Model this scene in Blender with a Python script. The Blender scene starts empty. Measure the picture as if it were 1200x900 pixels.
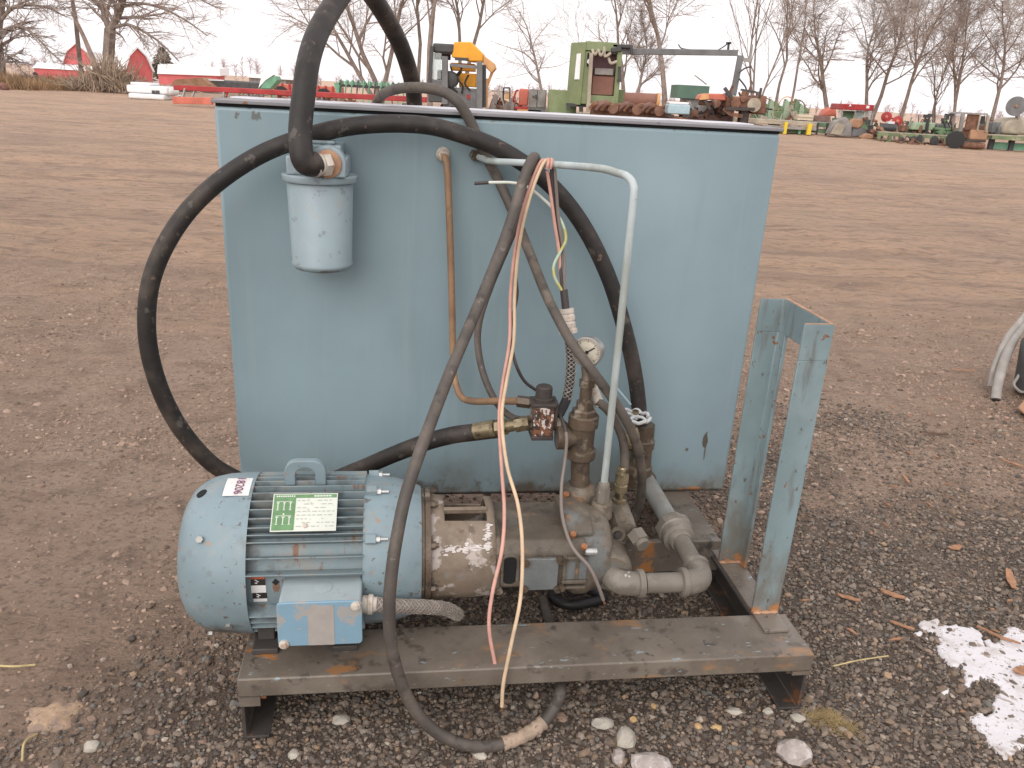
import bpy, math, random
import numpy as np
from mathutils import Vector, Matrix, Quaternion
from mathutils import noise as mnoise
sc = bpy.context.scene
col = sc.collection
R = math.radians
PI = math.pi
rng = random.Random(7)

# ---------------------------------------------------------------- camera, sky, sun, exposure
cam_d = bpy.data.cameras.new('camera')
cam = bpy.data.objects.new('camera', cam_d); col.objects.link(cam)
cam_d.sensor_fit = 'HORIZONTAL'; cam_d.sensor_width = 36.0; cam_d.lens = 36.0 * 940 / 1200
cam_d.clip_start = 0.05; cam_d.clip_end = 5000
cam.matrix_world = Matrix.Translation((0, 0, 1.5)) @ (Matrix.Rotation(R(90 - 20.2), 4, 'X') @ Matrix.Rotation(R(3.2), 4, 'Z'))
sc.camera = cam
SUN_EL, SUN_AZ = 34, 200          # degrees; the azimuth is clockwise from +Y, so the sun is behind the camera
w = bpy.data.worlds.new('World'); sc.world = w; w.use_nodes = True
nt = w.node_tree; nt.nodes.clear()
sky = nt.nodes.new('ShaderNodeTexSky'); sky.sky_type = 'NISHITA'; sky.sun_disc = False
sky.sun_elevation = R(SUN_EL); sky.sun_rotation = R(SUN_AZ); sky.air_density = 1.5; sky.dust_density = 4
hs = nt.nodes.new('ShaderNodeHueSaturation'); hs.inputs['Saturation'].default_value = 0.15
mx = nt.nodes.new('ShaderNodeMixRGB'); mx.inputs[0].default_value = 0.8
mx.inputs[2].default_value = (9.6, 9.2, 9.3, 1)   # the closed cloud cover
bg = nt.nodes.new('ShaderNodeBackground'); bg.inputs['Strength'].default_value = 0.125
ow = nt.nodes.new('ShaderNodeOutputWorld')
nt.links.new(sky.outputs[0], hs.inputs['Color']); nt.links.new(hs.outputs[0], mx.inputs[1])
nt.links.new(mx.outputs[0], bg.inputs['Color']); nt.links.new(bg.outputs[0], ow.inputs['Surface'])
sd = bpy.data.lights.new('sun', 'SUN'); sd.energy = 1.1; sd.angle = R(50); sd.color = (1.0, 0.97, 0.93)
sun = bpy.data.objects.new('sun', sd); col.objects.link(sun)
_sdir = Vector((math.sin(R(SUN_AZ)) * math.cos(R(SUN_EL)), math.cos(R(SUN_AZ)) * math.cos(R(SUN_EL)), math.sin(R(SUN_EL))))
sun.rotation_euler = _sdir.to_track_quat('Z', 'Y').to_euler()
sc.view_settings.view_transform = 'Standard'; sc.view_settings.look = 'None'
sc.view_settings.exposure = 0.25; sc.view_settings.gamma = 1.0
sc.render.engine = 'CYCLES'

# ---------------------------------------------------------------- materials
MATS = {}
def mat(name, base, rough=0.6, metal=0.0, var=0.0, var_scale=6.0, layers=(), bump=0.0, bump_scale=60.0, spec=0.4, attr=None, streak=None):
    """base colour with slow variation, then wear layers (colour, noise scale, threshold, softness, amount, stretch xyz, (zlo, zhi) height band or None)"""
    m = bpy.data.materials.new(name); m.use_nodes = True; MATS[name] = m
    t = m.node_tree; N = t.nodes; L = t.links
    b = N['Principled BSDF']; b.inputs['Roughness'].default_value = rough; b.inputs['Metallic'].default_value = metal
    b.inputs['Specular IOR Level'].default_value = spec
    tc = N.new('ShaderNodeTexCoord')
    def noise(scale, stretch=(1, 1, 1), detail=6, rough_=0.6):
        mp = N.new('ShaderNodeMapping'); mp.inputs['Scale'].default_value = stretch
        mp.inputs['Location'].default_value = (scale * .37 % 3, scale * .71 % 5, scale * .13 % 7)
        L.new(tc.outputs['Object'], mp.inputs[0])
        n = N.new('ShaderNodeTexNoise'); n.inputs['Scale'].default_value = scale; n.inputs['Detail'].default_value = detail
        n.inputs['Roughness'].default_value = rough_
        L.new(mp.outputs[0], n.inputs['Vector']); return n.outputs['Fac']
    def mathn(op, a, c=None):
        n = N.new('ShaderNodeMath'); n.operation = op
        for i, v in enumerate((a, c)):
            if v is None: continue
            if isinstance(v, (int, float)): n.inputs[i].default_value = v
            else: L.new(v, n.inputs[i])
        return n.outputs[0]
    def mix(f, a, c):
        n = N.new('ShaderNodeMixRGB')
        if isinstance(f, (int, float)): n.inputs[0].default_value = f
        else: L.new(f, n.inputs[0])
        for i, v in ((1, a), (2, c)):
            if isinstance(v, tuple): n.inputs[i].default_value = (*v[:3], 1)
            else: L.new(v, n.inputs[i])
        return n.outputs[0]
    def smooth(v, lo, hi, amt=1.0):
        n = N.new('ShaderNodeMapRange'); n.interpolation_type = 'SMOOTHSTEP'
        n.inputs['From Min'].default_value = lo; n.inputs['From Max'].default_value = hi; n.inputs['To Max'].default_value = amt
        L.new(v, n.inputs['Value']); return n.outputs[0]
    if attr:
        a = N.new('ShaderNodeAttribute'); a.attribute_name = attr; c = a.outputs['Color']
    else:
        c = tuple(base)
    if var:
        f = smooth(noise(var_scale), 0.3, 0.7)
        d = tuple(max(0, x * (1 - var)) for x in base); u = tuple(min(1, x * (1 + var)) for x in base)
        if attr: c = mix(0.5, c, mix(f, d, u))
        else: c = mix(f, d, u)
    rsock = None
    for ly in layers:
        colr, scl, thr, soft, amt = ly[:5]
        st = ly[5] if len(ly) > 5 and ly[5] else (1, 1, 1)
        fac = noise(scl, st)
        if len(ly) > 6 and ly[6]:
            sp = N.new('ShaderNodeSeparateXYZ'); L.new(tc.outputs['Object'], sp.inputs[0])
            if ly[6][0] == 'spot':                                    # a stain of its own: (plane axes, centre, radii)
                (i0, i1), (c0, c1), (r0_, r1_) = ly[6][1:]
                q0 = mathn('DIVIDE', mathn('SUBTRACT', sp.outputs[i0], c0), r0_); q1 = mathn('DIVIDE', mathn('SUBTRACT', sp.outputs[i1], c1), r1_)
                d2 = mathn('SQRT', mathn('ADD', mathn('MULTIPLY', q0, q0), mathn('MULTIPLY', q1, q1))); g = smooth(d2, 1.0, 0.0)
            else:
                axis, lo, hi = ly[6]; g = smooth(sp.outputs[axis], hi, lo)
            fac = mathn('ADD', fac, mathn('MULTIPLY', mathn('SUBTRACT', g, 1.0), 0.5))
        f = smooth(fac, thr, thr + soft, amt)
        c = mix(f, c, colr)
    if isinstance(c, tuple): b.inputs['Base Color'].default_value = (*c[:3], 1)
    else: L.new(c, b.inputs['Base Color'])
    if rough < 0.95:
        rr = N.new('ShaderNodeMapRange'); rr.inputs['To Min'].default_value = max(0.05, rough - .12); rr.inputs['To Max'].default_value = min(1, rough + .14)
        L.new(noise(25), rr.inputs['Value']); L.new(rr.outputs[0], b.inputs['Roughness'])
    if bump:
        bn = N.new('ShaderNodeBump'); bn.inputs['Strength'].default_value = min(1, bump); bn.inputs['Distance'].default_value = 0.004
        L.new(noise(bump_scale, detail=4), bn.inputs['Height']); L.new(bn.outputs[0], b.inputs['Normal'])
    return m

RUST = (0.22, 0.085, 0.03); RUSTB = (0.42, 0.17, 0.05); GRIME = (0.105, 0.085, 0.065); DUST = (0.30, 0.25, 0.20)
BLUE = (0.232, 0.312, 0.342)
M = MATS
mat('tank_paint', BLUE, 0.40, var=0.09, var_scale=1.3, bump=0.10, bump_scale=3.5, layers=(
    ((0.285, 0.375, 0.41), 1.4, 0.42, 0.3, 0.6, (1, 1, .5)),
    ((0.30, 0.385, 0.415), 4, 0.30, 0.35, 0.6, (1, 1, .6), ('spot', (0, 2), (1.15, 1.22), (.42, .30))),
    ((0.205, 0.275, 0.30), 5, 0.54, 0.2, 0.4, (2.5, 1, .18)), ((0.27, 0.335, 0.345), 9, 0.56, 0.12, 0.4, (3, 1, .12)),
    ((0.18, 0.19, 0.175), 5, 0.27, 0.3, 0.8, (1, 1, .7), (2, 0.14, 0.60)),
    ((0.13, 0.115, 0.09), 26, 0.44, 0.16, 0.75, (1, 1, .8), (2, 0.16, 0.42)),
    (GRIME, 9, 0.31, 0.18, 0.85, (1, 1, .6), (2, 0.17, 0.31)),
    (RUST, 13, 0.38, 0.12, 0.9, (1, 1, 2), (2, 0.175, 0.235)), (RUSTB, 22, 0.36, 0.14, 0.85, None, ('spot', (0, 2), (1.40, .185), (.17, .05))),
    ((0.13, 0.13, 0.11), 34, 0.44, 0.06, 0.85, (1, 1, .7), ('spot', (0, 2), (-.06, 1.39), (.13, .045))), ((0.16, 0.16, 0.14), 40, 0.52, 0.05, 0.7, None, (2, 1.42, 1.375)),
    ((0.085, 0.065, 0.045), 30, 0.24, 0.08, 0.92, (1, 1, .5), ('spot', (0, 2), (1.430, .385), (.022, .055))), ((0.10, 0.085, 0.06), 30, 0.22, 0.08, 0.8, None, ('spot', (0, 2), (1.434, .345), (.006, .09))),
    ((0.12, 0.10, 0.07), 30, 0.26, 0.08, 0.85, None, ('spot', (0, 2), (1.366, .345), (.018, .020))), ))
mat('motor_paint', (0.205, 0.272, 0.298), 0.42, var=0.08, var_scale=8, bump=0.08, bump_scale=40, layers=(
    ((0.25, 0.318, 0.345), 5, 0.45, 0.25, 0.5),
    ((0.30, 0.30, 0.28), 12, 0.54, 0.14, 0.45), ((0.15, 0.165, 0.165), 22, 0.55, 0.14, 0.5), (GRIME, 14, 0.26, 0.25, 0.9, None, (2, 0.14, 0.36)),  # last layer turns the lower half darker towards the bottom
    ((0.36, 0.20, 0.12), 30, 0.63, 0.05, 0.8), (GRIME, 55, 0.635, 0.03, 0.8)))
mat('fin_paint', (0.212, 0.272, 0.292), 0.5, var=0.1, var_scale=10, layers=(
    (DUST, 10, 0.46, 0.2, 0.6), ((0.12, 0.125, 0.12), 16, 0.52, 0.12, 0.6), (RUST, 18, 0.58, 0.08, 0.8, (2, 1, 1)), (GRIME, 12, 0.28, 0.25, 0.9, None, (2, 0.15, 0.36))))  # fins likewise darker towards the bottom
mat('filter_paint', (0.275, 0.345, 0.370), 0.4, var=0.05, var_scale=9, layers=(
    ((0.32, 0.375, 0.42), 7, 0.46, 0.2, 0.65, (1, 1, .5)), ((0.33, 0.32, 0.30), 22, 0.60, 0.06, 0.5), ((0.15, 0.16, 0.155), 30, 0.60, 0.05, 0.5), ((0.16, 0.13, 0.10), 14, 0.34, 0.10, 0.85, None, (2, .975, 1.02))))
mat('stand_paint', (0.205, 0.270, 0.285), 0.45, var=0.1, var_scale=6, bump=0.1, bump_scale=50, layers=(
    ((0.27, 0.325, 0.325), 8, 0.48, 0.2, 0.6, (1, 1, .4)), ((0.15, 0.15, 0.135), 15, 0.54, 0.16, 0.7, (2, 2, .3)),
    ((0.150, 0.132, 0.108), 9, 0.22, 0.30, 0.92, (1, 1, .5), (2, 0.1, 0.85)),
    (GRIME, 36, 0.62, 0.05, 0.85, (1.6, 1.6, .7)), (RUST, 30, 0.65, 0.05, 0.9), (RUSTB, 26, 0.31, 0.14, 0.9, None, (2, 0.17, 0.28))))
mat('bare_edge', (0.40, 0.225, 0.135), 0.6, var=0.2, var_scale=30)
mat('beam_steel', (0.150, 0.124, 0.100), 0.36, var=0.15, var_scale=7, bump=0.25, bump_scale=70, layers=(
    ((0.225, 0.190, 0.155), 5, 0.44, 0.22, 0.7), ((0.075, 0.062, 0.052), 15, 0.56, 0.10, 0.75),
    ((0.34, 0.18, 0.08), 8, 0.57, 0.16, 0.75, (1, 2, 2)), ((0.05, 0.045, 0.04), 30, 0.62, 0.06, 0.7), ((0.27, 0.34, 0.37), 21, 0.64, 0.03, 0.8, (1, 3, 3)),
    (RUSTB, 24, 0.33, 0.16, 0.85, None, ('spot', (0, 1), (.05, .10), (.10, .08))), ((0.34, 0.16, 0.06), 24, 0.36, 0.14, 0.8, None, ('spot', (0, 1), (.236, .02), (.11, .05))), ((0.33, 0.18, 0.08), 20, 0.36, 0.18, 0.7, None, ('spot', (0, 1), (.985, .16), (.10, .07))), (RUSTB, 30, 0.34, 0.12, 0.8, None, ('spot', (0, 1), (1.15, .55), (.07, .03)))))
mat('rust_metal', (0.27, 0.115, 0.05), 0.7, var=0.3, var_scale=60, bump=0.4, bump_scale=200)
mat('dried_paint', (0.60, 0.55, 0.52), 0.7, var=0.15, var_scale=60)
mat('dark_steel', (0.055, 0.047, 0.042), 0.6, var=0.2, var_scale=9, bump=0.2, layers=((RUST, 14, 0.58, 0.1, 0.7),))
mat('cast_iron', (0.115, 0.094, 0.073), 0.5, var=0.16, var_scale=10, bump=0.35, bump_scale=110, layers=(
    ((0.20, 0.163, 0.122), 9, 0.47, 0.16, 0.75), ((0.065, 0.052, 0.042), 14, 0.56, 0.10, 0.7), ((0.165, 0.185, 0.185), 6, 0.56, 0.12, 0.75), ((0.27, 0.15, 0.075), 18, 0.60, 0.08, 0.7), (GRIME, 22, 0.54, 0.1, 0.75),  # darker patches paint in the pump's shadows as well as grime
    ((0.30, 0.17, 0.09), 34, 0.66, 0.06, 0.7)))
mat('bell_iron', (0.225, 0.175, 0.13), 0.5, var=0.16, var_scale=9, bump=0.35, bump_scale=90, layers=(
    ((0.16, 0.12, 0.085), 16, 0.52, 0.12, 0.6), ((0.24, 0.26, 0.26), 7, 0.56, 0.12, 0.6),
    ((0.52, 0.46, 0.42), 13, 0.545, 0.05, 0.8), ((0.11, 0.085, 0.065), 22, 0.58, 0.06, 0.7), (RUST, 26, 0.64, 0.06, 0.6)))
mat('cover_plate', (0.155, 0.165, 0.165), 0.5, var=0.15, var_scale=16, bump=0.4, bump_scale=160, layers=((GRIME, 16, 0.55, 0.12, 0.7),))
mat('pipe_iron', (0.180, 0.157, 0.130), 0.48, var=0.12, var_scale=11, bump=0.25, bump_scale=120, layers=(  # base darkened to put the pump's shadows into the colour
    ((0.29, 0.26, 0.22), 13, 0.52, 0.16, 0.6), ((0.55, 0.53, 0.5), 33, 0.68, 0.03, 0.8), (GRIME, 15, 0.55, 0.15, 0.6)))
mat('galvanised', (0.33, 0.32, 0.30), 0.42, 0.35, var=0.15, var_scale=12, layers=((DUST, 11, 0.5, 0.2, 0.6),))
mat('grimy_fitting', (0.125, 0.092, 0.065), 0.34, 0.25, var=0.2, var_scale=20, bump=0.4, bump_scale=120, layers=(
    ((0.34, 0.29, 0.22), 26, 0.56, 0.1, 0.7), ((0.055, 0.045, 0.04), 22, 0.52, 0.1, 0.7)))
mat('oily_fitting', (0.30, 0.24, 0.15), 0.25, 0.6, var=0.2, var_scale=25, layers=(((0.08, 0.06, 0.045), 30, 0.5, 0.1, 0.8),))
mat('burnt_block', (0.075, 0.05, 0.04), 0.3, 0.1, var=0.2, var_scale=20, bump=0.6, bump_scale=90, layers=(
    ((0.26, 0.115, 0.06), 60, 0.48, 0.08, 0.8), ((0.66, 0.60, 0.57), 75, 0.545, 0.03, 0.9, (1.4, 1, .7)), ((0.05, 0.035, 0.03), 50, 0.58, 0.04, 0.9)))
mat('dark_plastic', (0.055, 0.045, 0.04), 0.5, var=0.2, var_scale=30, bump=0.2)
mat('pale_pipe', (0.44, 0.49, 0.49), 0.42, var=0.08, var_scale=14, layers=(
    ((0.29, 0.31, 0.275), 15, 0.44, 0.16, 0.75, (1, 1, .25)), ((0.34, 0.20, 0.13), 45, 0.70, 0.03, 0.9)))
mat('copper_pipe', (0.245, 0.145, 0.085), 0.5, 0.0, var=0.2, var_scale=12, layers=(
    ((0.345, 0.205, 0.11), 16, 0.47, 0.2, 0.8, (1, 1, .4)), ((0.17, 0.115, 0.08), 26, 0.58, 0.08, 0.8), ((0.45, 0.42, 0.40), 40, 0.66, 0.04, 0.7, None, (2, 1.32, 1.24))))
mat('hose_rubber', (0.024, 0.020, 0.018), 0.55, var=0.2, var_scale=18, bump=0.3, bump_scale=260, layers=(((0.10, 0.075, 0.058), 8, 0.46, 0.25, 0.65), ((0.20, 0.13, 0.09), 45, 0.645, 0.04, 0.6), ((0.15, 0.13, 0.11), 22, 0.62, 0.04, 0.45)))
mat('hose_grey', (0.095, 0.079, 0.066), 0.6, var=0.15, var_scale=12, bump=0.25, bump_scale=240, layers=(((0.18, 0.145, 0.115), 9, 0.46, 0.2, 0.7), ((0.04, 0.034, 0.03), 20, 0.56, 0.1, 0.6), ((0.25, 0.21, 0.17), 50, 0.64, 0.04, 0.5)))
mat('hose_pale', (0.30, 0.275, 0.25), 0.6, var=0.12, var_scale=12, bump=0.2, bump_scale=200, layers=(((0.42, 0.39, 0.36), 14, 0.5, 0.2, 0.6),))
mat('cable_rubber', (0.082, 0.068, 0.059), 0.5, var=0.15, var_scale=14, bump=0.3, bump_scale=200, layers=(((0.155, 0.125, 0.103), 8, 0.45, 0.22, 0.75), ((0.24, 0.20, 0.17), 40, 0.62, 0.05, 0.5), ((0.035, 0.03, 0.027), 24, 0.60, 0.06, 0.6)))
mat('black_rubber', (0.022, 0.02, 0.02), 0.45, bump=0.15, bump_scale=150)
mat('tape', (0.36, 0.27, 0.20), 0.75, var=0.2, var_scale=30, bump=0.7, bump_scale=120, layers=((GRIME, 30, 0.58, 0.08, 0.7),))
mat('wire_pink', (0.58, 0.315, 0.255), 0.5, var=0.12, var_scale=20, layers=(((0.40, 0.26, 0.22), 14, 0.58, 0.1, 0.5),))
mat('wire_cream', (0.60, 0.44, 0.29), 0.5, var=0.12, var_scale=20, layers=(((0.40, 0.30, 0.20), 14, 0.6, 0.1, 0.5),))
mat('wire_dark', (0.06, 0.05, 0.048), 0.5, var=0.1)
mat('wire_grey', (0.20, 0.165, 0.145), 0.5, var=0.1)
mat('wire_yellow', (0.50, 0.46, 0.16), 0.5, var=0.2, var_scale=14, layers=(((0.42, 0.55, 0.45), 12, 0.5, 0.05, 0.8),))
mat('wire_white', (0.62, 0.64, 0.56), 0.5, var=0.1)
mat('copper_strand', (0.35, 0.17, 0.09), 0.4, 0.5)
mat('braid', (0.36, 0.32, 0.28), 0.45, 0.3, var=0.15, var_scale=20)
mat('gauge_case', (0.42, 0.40, 0.38), 0.3, 0.7, var=0.1)
mat('gauge_face', (0.52, 0.47, 0.38), 0.4, var=0.12, var_scale=50, layers=(((0.30, 0.24, 0.17), 60, 0.60, 0.1, 0.6),))
mat('white_plastic', (0.52, 0.53, 0.53), 0.45, layers=(((0.40, 0.38, 0.36), 40, 0.58, 0.1, 0.7),))
mat('ivory_fitting', (0.55, 0.49, 0.42), 0.5, var=0.12, var_scale=40, layers=(((0.35, 0.18, 0.10), 34, 0.55, 0.1, 0.7),))
mat('bright_steel', (0.50, 0.50, 0.49), 0.35, 0.6, var=0.15, var_scale=40)
mat('black_void', (0.012, 0.012, 0.012), 0.9)  # flat black stands in for the shade inside holes and gaps
mat('label_white', (0.74, 0.72, 0.70), 0.5, layers=(((0.55, 0.5, 0.45), 40, 0.6, 0.1, 0.5),))
mat('plate_white', (0.60, 0.62, 0.55), 0.35, 0.1, var=0.06, layers=(((0.45, 0.38, 0.30), 60, 0.62, 0.08, 0.6),))
mat('plate_green', (0.13, 0.25, 0.115), 0.4, var=0.15, var_scale=50)
mat('print_black', (0.03, 0.025, 0.025), 0.5)
mat('print_grey', (0.42, 0.42, 0.38), 0.5)
mat('print_purple', (0.20, 0.06, 0.12), 0.6, layers=(((0.5, 0.4, 0.45), 70, 0.6, 0.05, 0.5),))
mat('print_red', (0.45, 0.12, 0.06), 0.5)
mat('box_paint', (0.34, 0.395, 0.41), 0.4, var=0.06, var_scale=14, layers=((DUST, 17, 0.58, 0.1, 0.6), ((0.55, 0.36, 0.27), 30, 0.66, 0.05, 0.7)))
mat('box_cover_paint', (0.22, 0.35, 0.44), 0.4, var=0.06, layers=(((0.36, 0.34, 0.32), 15, 0.57, 0.02, 0.95), ((0.50, 0.36, 0.28), 40, 0.68, 0.03, 0.7)))
mat('tape_residue', (0.37, 0.335, 0.305), 0.6, var=0.06, var_scale=30)
mat('frost', (0.58, 0.57, 0.60), 0.7, var=0.04, bump=0.5, bump_scale=60)
mat('lid_steel', (0.235, 0.225, 0.235), 0.6, var=0.1, var_scale=5, layers=((GRIME, 24, 0.6, 0.08, 0.7), (RUST, 20, 0.66, 0.05, 0.8)))
mat('snow', (0.66, 0.63, 0.645), 0.8, bump=0.8, bump_scale=90, layers=(((0.50, 0.45, 0.43), 11, 0.50, 0.12, 0.7), ((0.30, 0.23, 0.19), 26, 0.57, 0.06, 0.8), ((0.22, 0.17, 0.14), 70, 0.62, 0.04, 0.8)))
mat('stone_mix', (0.2, 0.18, 0.16), 0.8, attr='tint', bump=0.4, bump_scale=180)
mat('pale_stone', (0.42, 0.38, 0.32), 0.8, var=0.15, var_scale=30, bump=0.6, bump_scale=100, layers=(((0.28, 0.24, 0.20), 25, 0.55, 0.1, 0.6),))
mat('icy_stone', (0.38, 0.33, 0.30), 0.55, var=0.2, var_scale=40, bump=0.9, bump_scale=90, layers=(((0.62, 0.55, 0.52), 45, 0.55, 0.08, 0.7),))
mat('amber_stone', (0.50, 0.33, 0.16), 0.6, var=0.15, var_scale=60, bump=0.3)
mat('wood_chip', (0.35, 0.18, 0.10), 0.8, var=0.25, var_scale=40, bump=0.4)
mat('dark_wood', (0.10, 0.055, 0.035), 0.8, var=0.2)
mat('moss', (0.30, 0.215, 0.10), 0.9, var=0.25, var_scale=30)
mat('straw', (0.46, 0.36, 0.18), 0.8, var=0.2, var_scale=20)
mat('clay', (0.40, 0.275, 0.185), 0.95, var=0.2, var_scale=30, bump=0.9, bump_scale=80, layers=(((0.24, 0.175, 0.14), 22, 0.5, 0.1, 0.8), ((0.17, 0.125, 0.10), 60, 0.58, 0.05, 0.7)))
# yard and background
mat('bark', (0.235, 0.185, 0.158), 0.9, var=0.25, var_scale=4, bump=0.5, bump_scale=20, layers=(((0.29, 0.235, 0.19), 3, 0.5, 0.2, 0.6, (3, 3, .6)),))
mat('bark_pale', (0.42, 0.33, 0.28), 0.9, var=0.2, var_scale=3, bump=0.4, bump_scale=20)
mat('twigs', (0.37, 0.305, 0.268), 0.9, var=0.2, var_scale=1)  # lightened so the colour carries the pale haze over the trees
mat('twigs_far', (0.42, 0.35, 0.35), 0.9, var=0.15, var_scale=.1)  # paler than the near twigs, distance haze put into the colour
mat('evergreen', (0.11, 0.105, 0.07), 0.9, var=0.3, var_scale=1)  # less dark than real needles, haze put into the colour
mat('dry_grass', (0.36, 0.235, 0.135), 0.9, var=0.3, var_scale=.6)
mat('brush', (0.36, 0.28, 0.21), 0.9, var=0.3, var_scale=2)
mat('barn_red', (0.54, 0.13, 0.13), 0.7, var=0.1, var_scale=.5)
mat('snow_roof', (0.82, 0.82, 0.84), 0.8)
mat('white_trim', (0.75, 0.73, 0.72), 0.6)
mat('machine_red', (0.36, 0.035, 0.035), 0.45, var=0.2, var_scale=2, layers=((RUST, 3, 0.6, 0.1, 0.7),))
mat('orange_red', (0.55, 0.155, 0.105), 0.5, var=0.15, var_scale=2)
mat('machine_green', (0.15, 0.33, 0.215), 0.5, var=0.2, var_scale=3)
mat('dull_green', (0.13, 0.20, 0.11), 0.6, var=0.25, var_scale=2, layers=((RUST, 3, 0.6, 0.1, 0.5),))
mat('pale_green', (0.22, 0.262, 0.132), 0.5, var=0.14, var_scale=1.2, layers=(((0.29, 0.33, 0.20), 2, 0.52, 0.2, 0.6), (RUST, 5, 0.68, 0.05, 0.8)))
mat('mint_green', (0.31, 0.38, 0.26), 0.6, var=0.1, var_scale=2)
mat('deck_green', (0.18, 0.215, 0.115), 0.7, var=0.25, var_scale=1.5, layers=(((0.45, 0.38, 0.28), 3, 0.55, 0.1, 0.6),))
mat('container_green', (0.085, 0.155, 0.115), 0.6, var=0.1, var_scale=1)
mat('yellow_paint', (0.75, 0.34, 0.025), 0.4, var=0.1, var_scale=2, layers=(((0.5, 0.2, 0.03), 5, 0.6, 0.1, 0.5),))
mat('pale_orange', (0.62, 0.34, 0.15), 0.5, var=0.1)
mat('post_yellow', (0.72, 0.52, 0.04), 0.5)
mat('cab_dark', (0.06, 0.06, 0.06), 0.5, var=0.2, var_scale=3)
mat('cab_grey', (0.16, 0.16, 0.16), 0.5, var=0.2, var_scale=2)
mat('old_grey', (0.27, 0.25, 0.235), 0.6, var=0.25, var_scale=2, layers=((RUST, 3, 0.62, 0.1, 0.5),))
mat('rusty_iron', (0.17, 0.085, 0.055), 0.7, var=0.35, var_scale=4, bump=0.4, bump_scale=20, layers=(((0.28, 0.13, 0.07), 3, 0.5, 0.15, 0.7),))
mat('rust_panel', (0.24, 0.115, 0.085), 0.7, var=0.15, var_scale=2)
mat('rust_orange', (0.36, 0.205, 0.125), 0.7, var=0.2, var_scale=2)
mat('tan_steel', (0.36, 0.31, 0.24), 0.6, var=0.25, var_scale=2)
mat('cream_wood', (0.60, 0.50, 0.38), 0.7, var=0.1)
mat('brown_steel', (0.20, 0.115, 0.095), 0.7, var=0.2)
mat('light_blue', (0.36, 0.48, 0.53), 0.4, var=0.1)
mat('white_paint', (0.78, 0.77, 0.77), 0.4, var=0.04)
mat('tarp', (0.10, 0.10, 0.10), 0.6, var=0.2)
mat('tyre', (0.03, 0.03, 0.03), 0.8)
mat('dark_maroon', (0.12, 0.055, 0.06), 0.5, var=0.2, var_scale=3)  # dark maroon for the bay back, scrap pieces and cultivator
def glass_mat():
    m = bpy.data.materials.new('cab_glass'); m.use_nodes = True; MATS['cab_glass'] = m
    b = m.node_tree.nodes['Principled BSDF']; b.inputs['Base Color'].default_value = (0.75, 0.8, 0.78, 1)
    b.inputs['Roughness'].default_value = 0.15; b.inputs['Transmission Weight'].default_value = 0.75; b.inputs['IOR'].default_value = 1.1
glass_mat()

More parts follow.
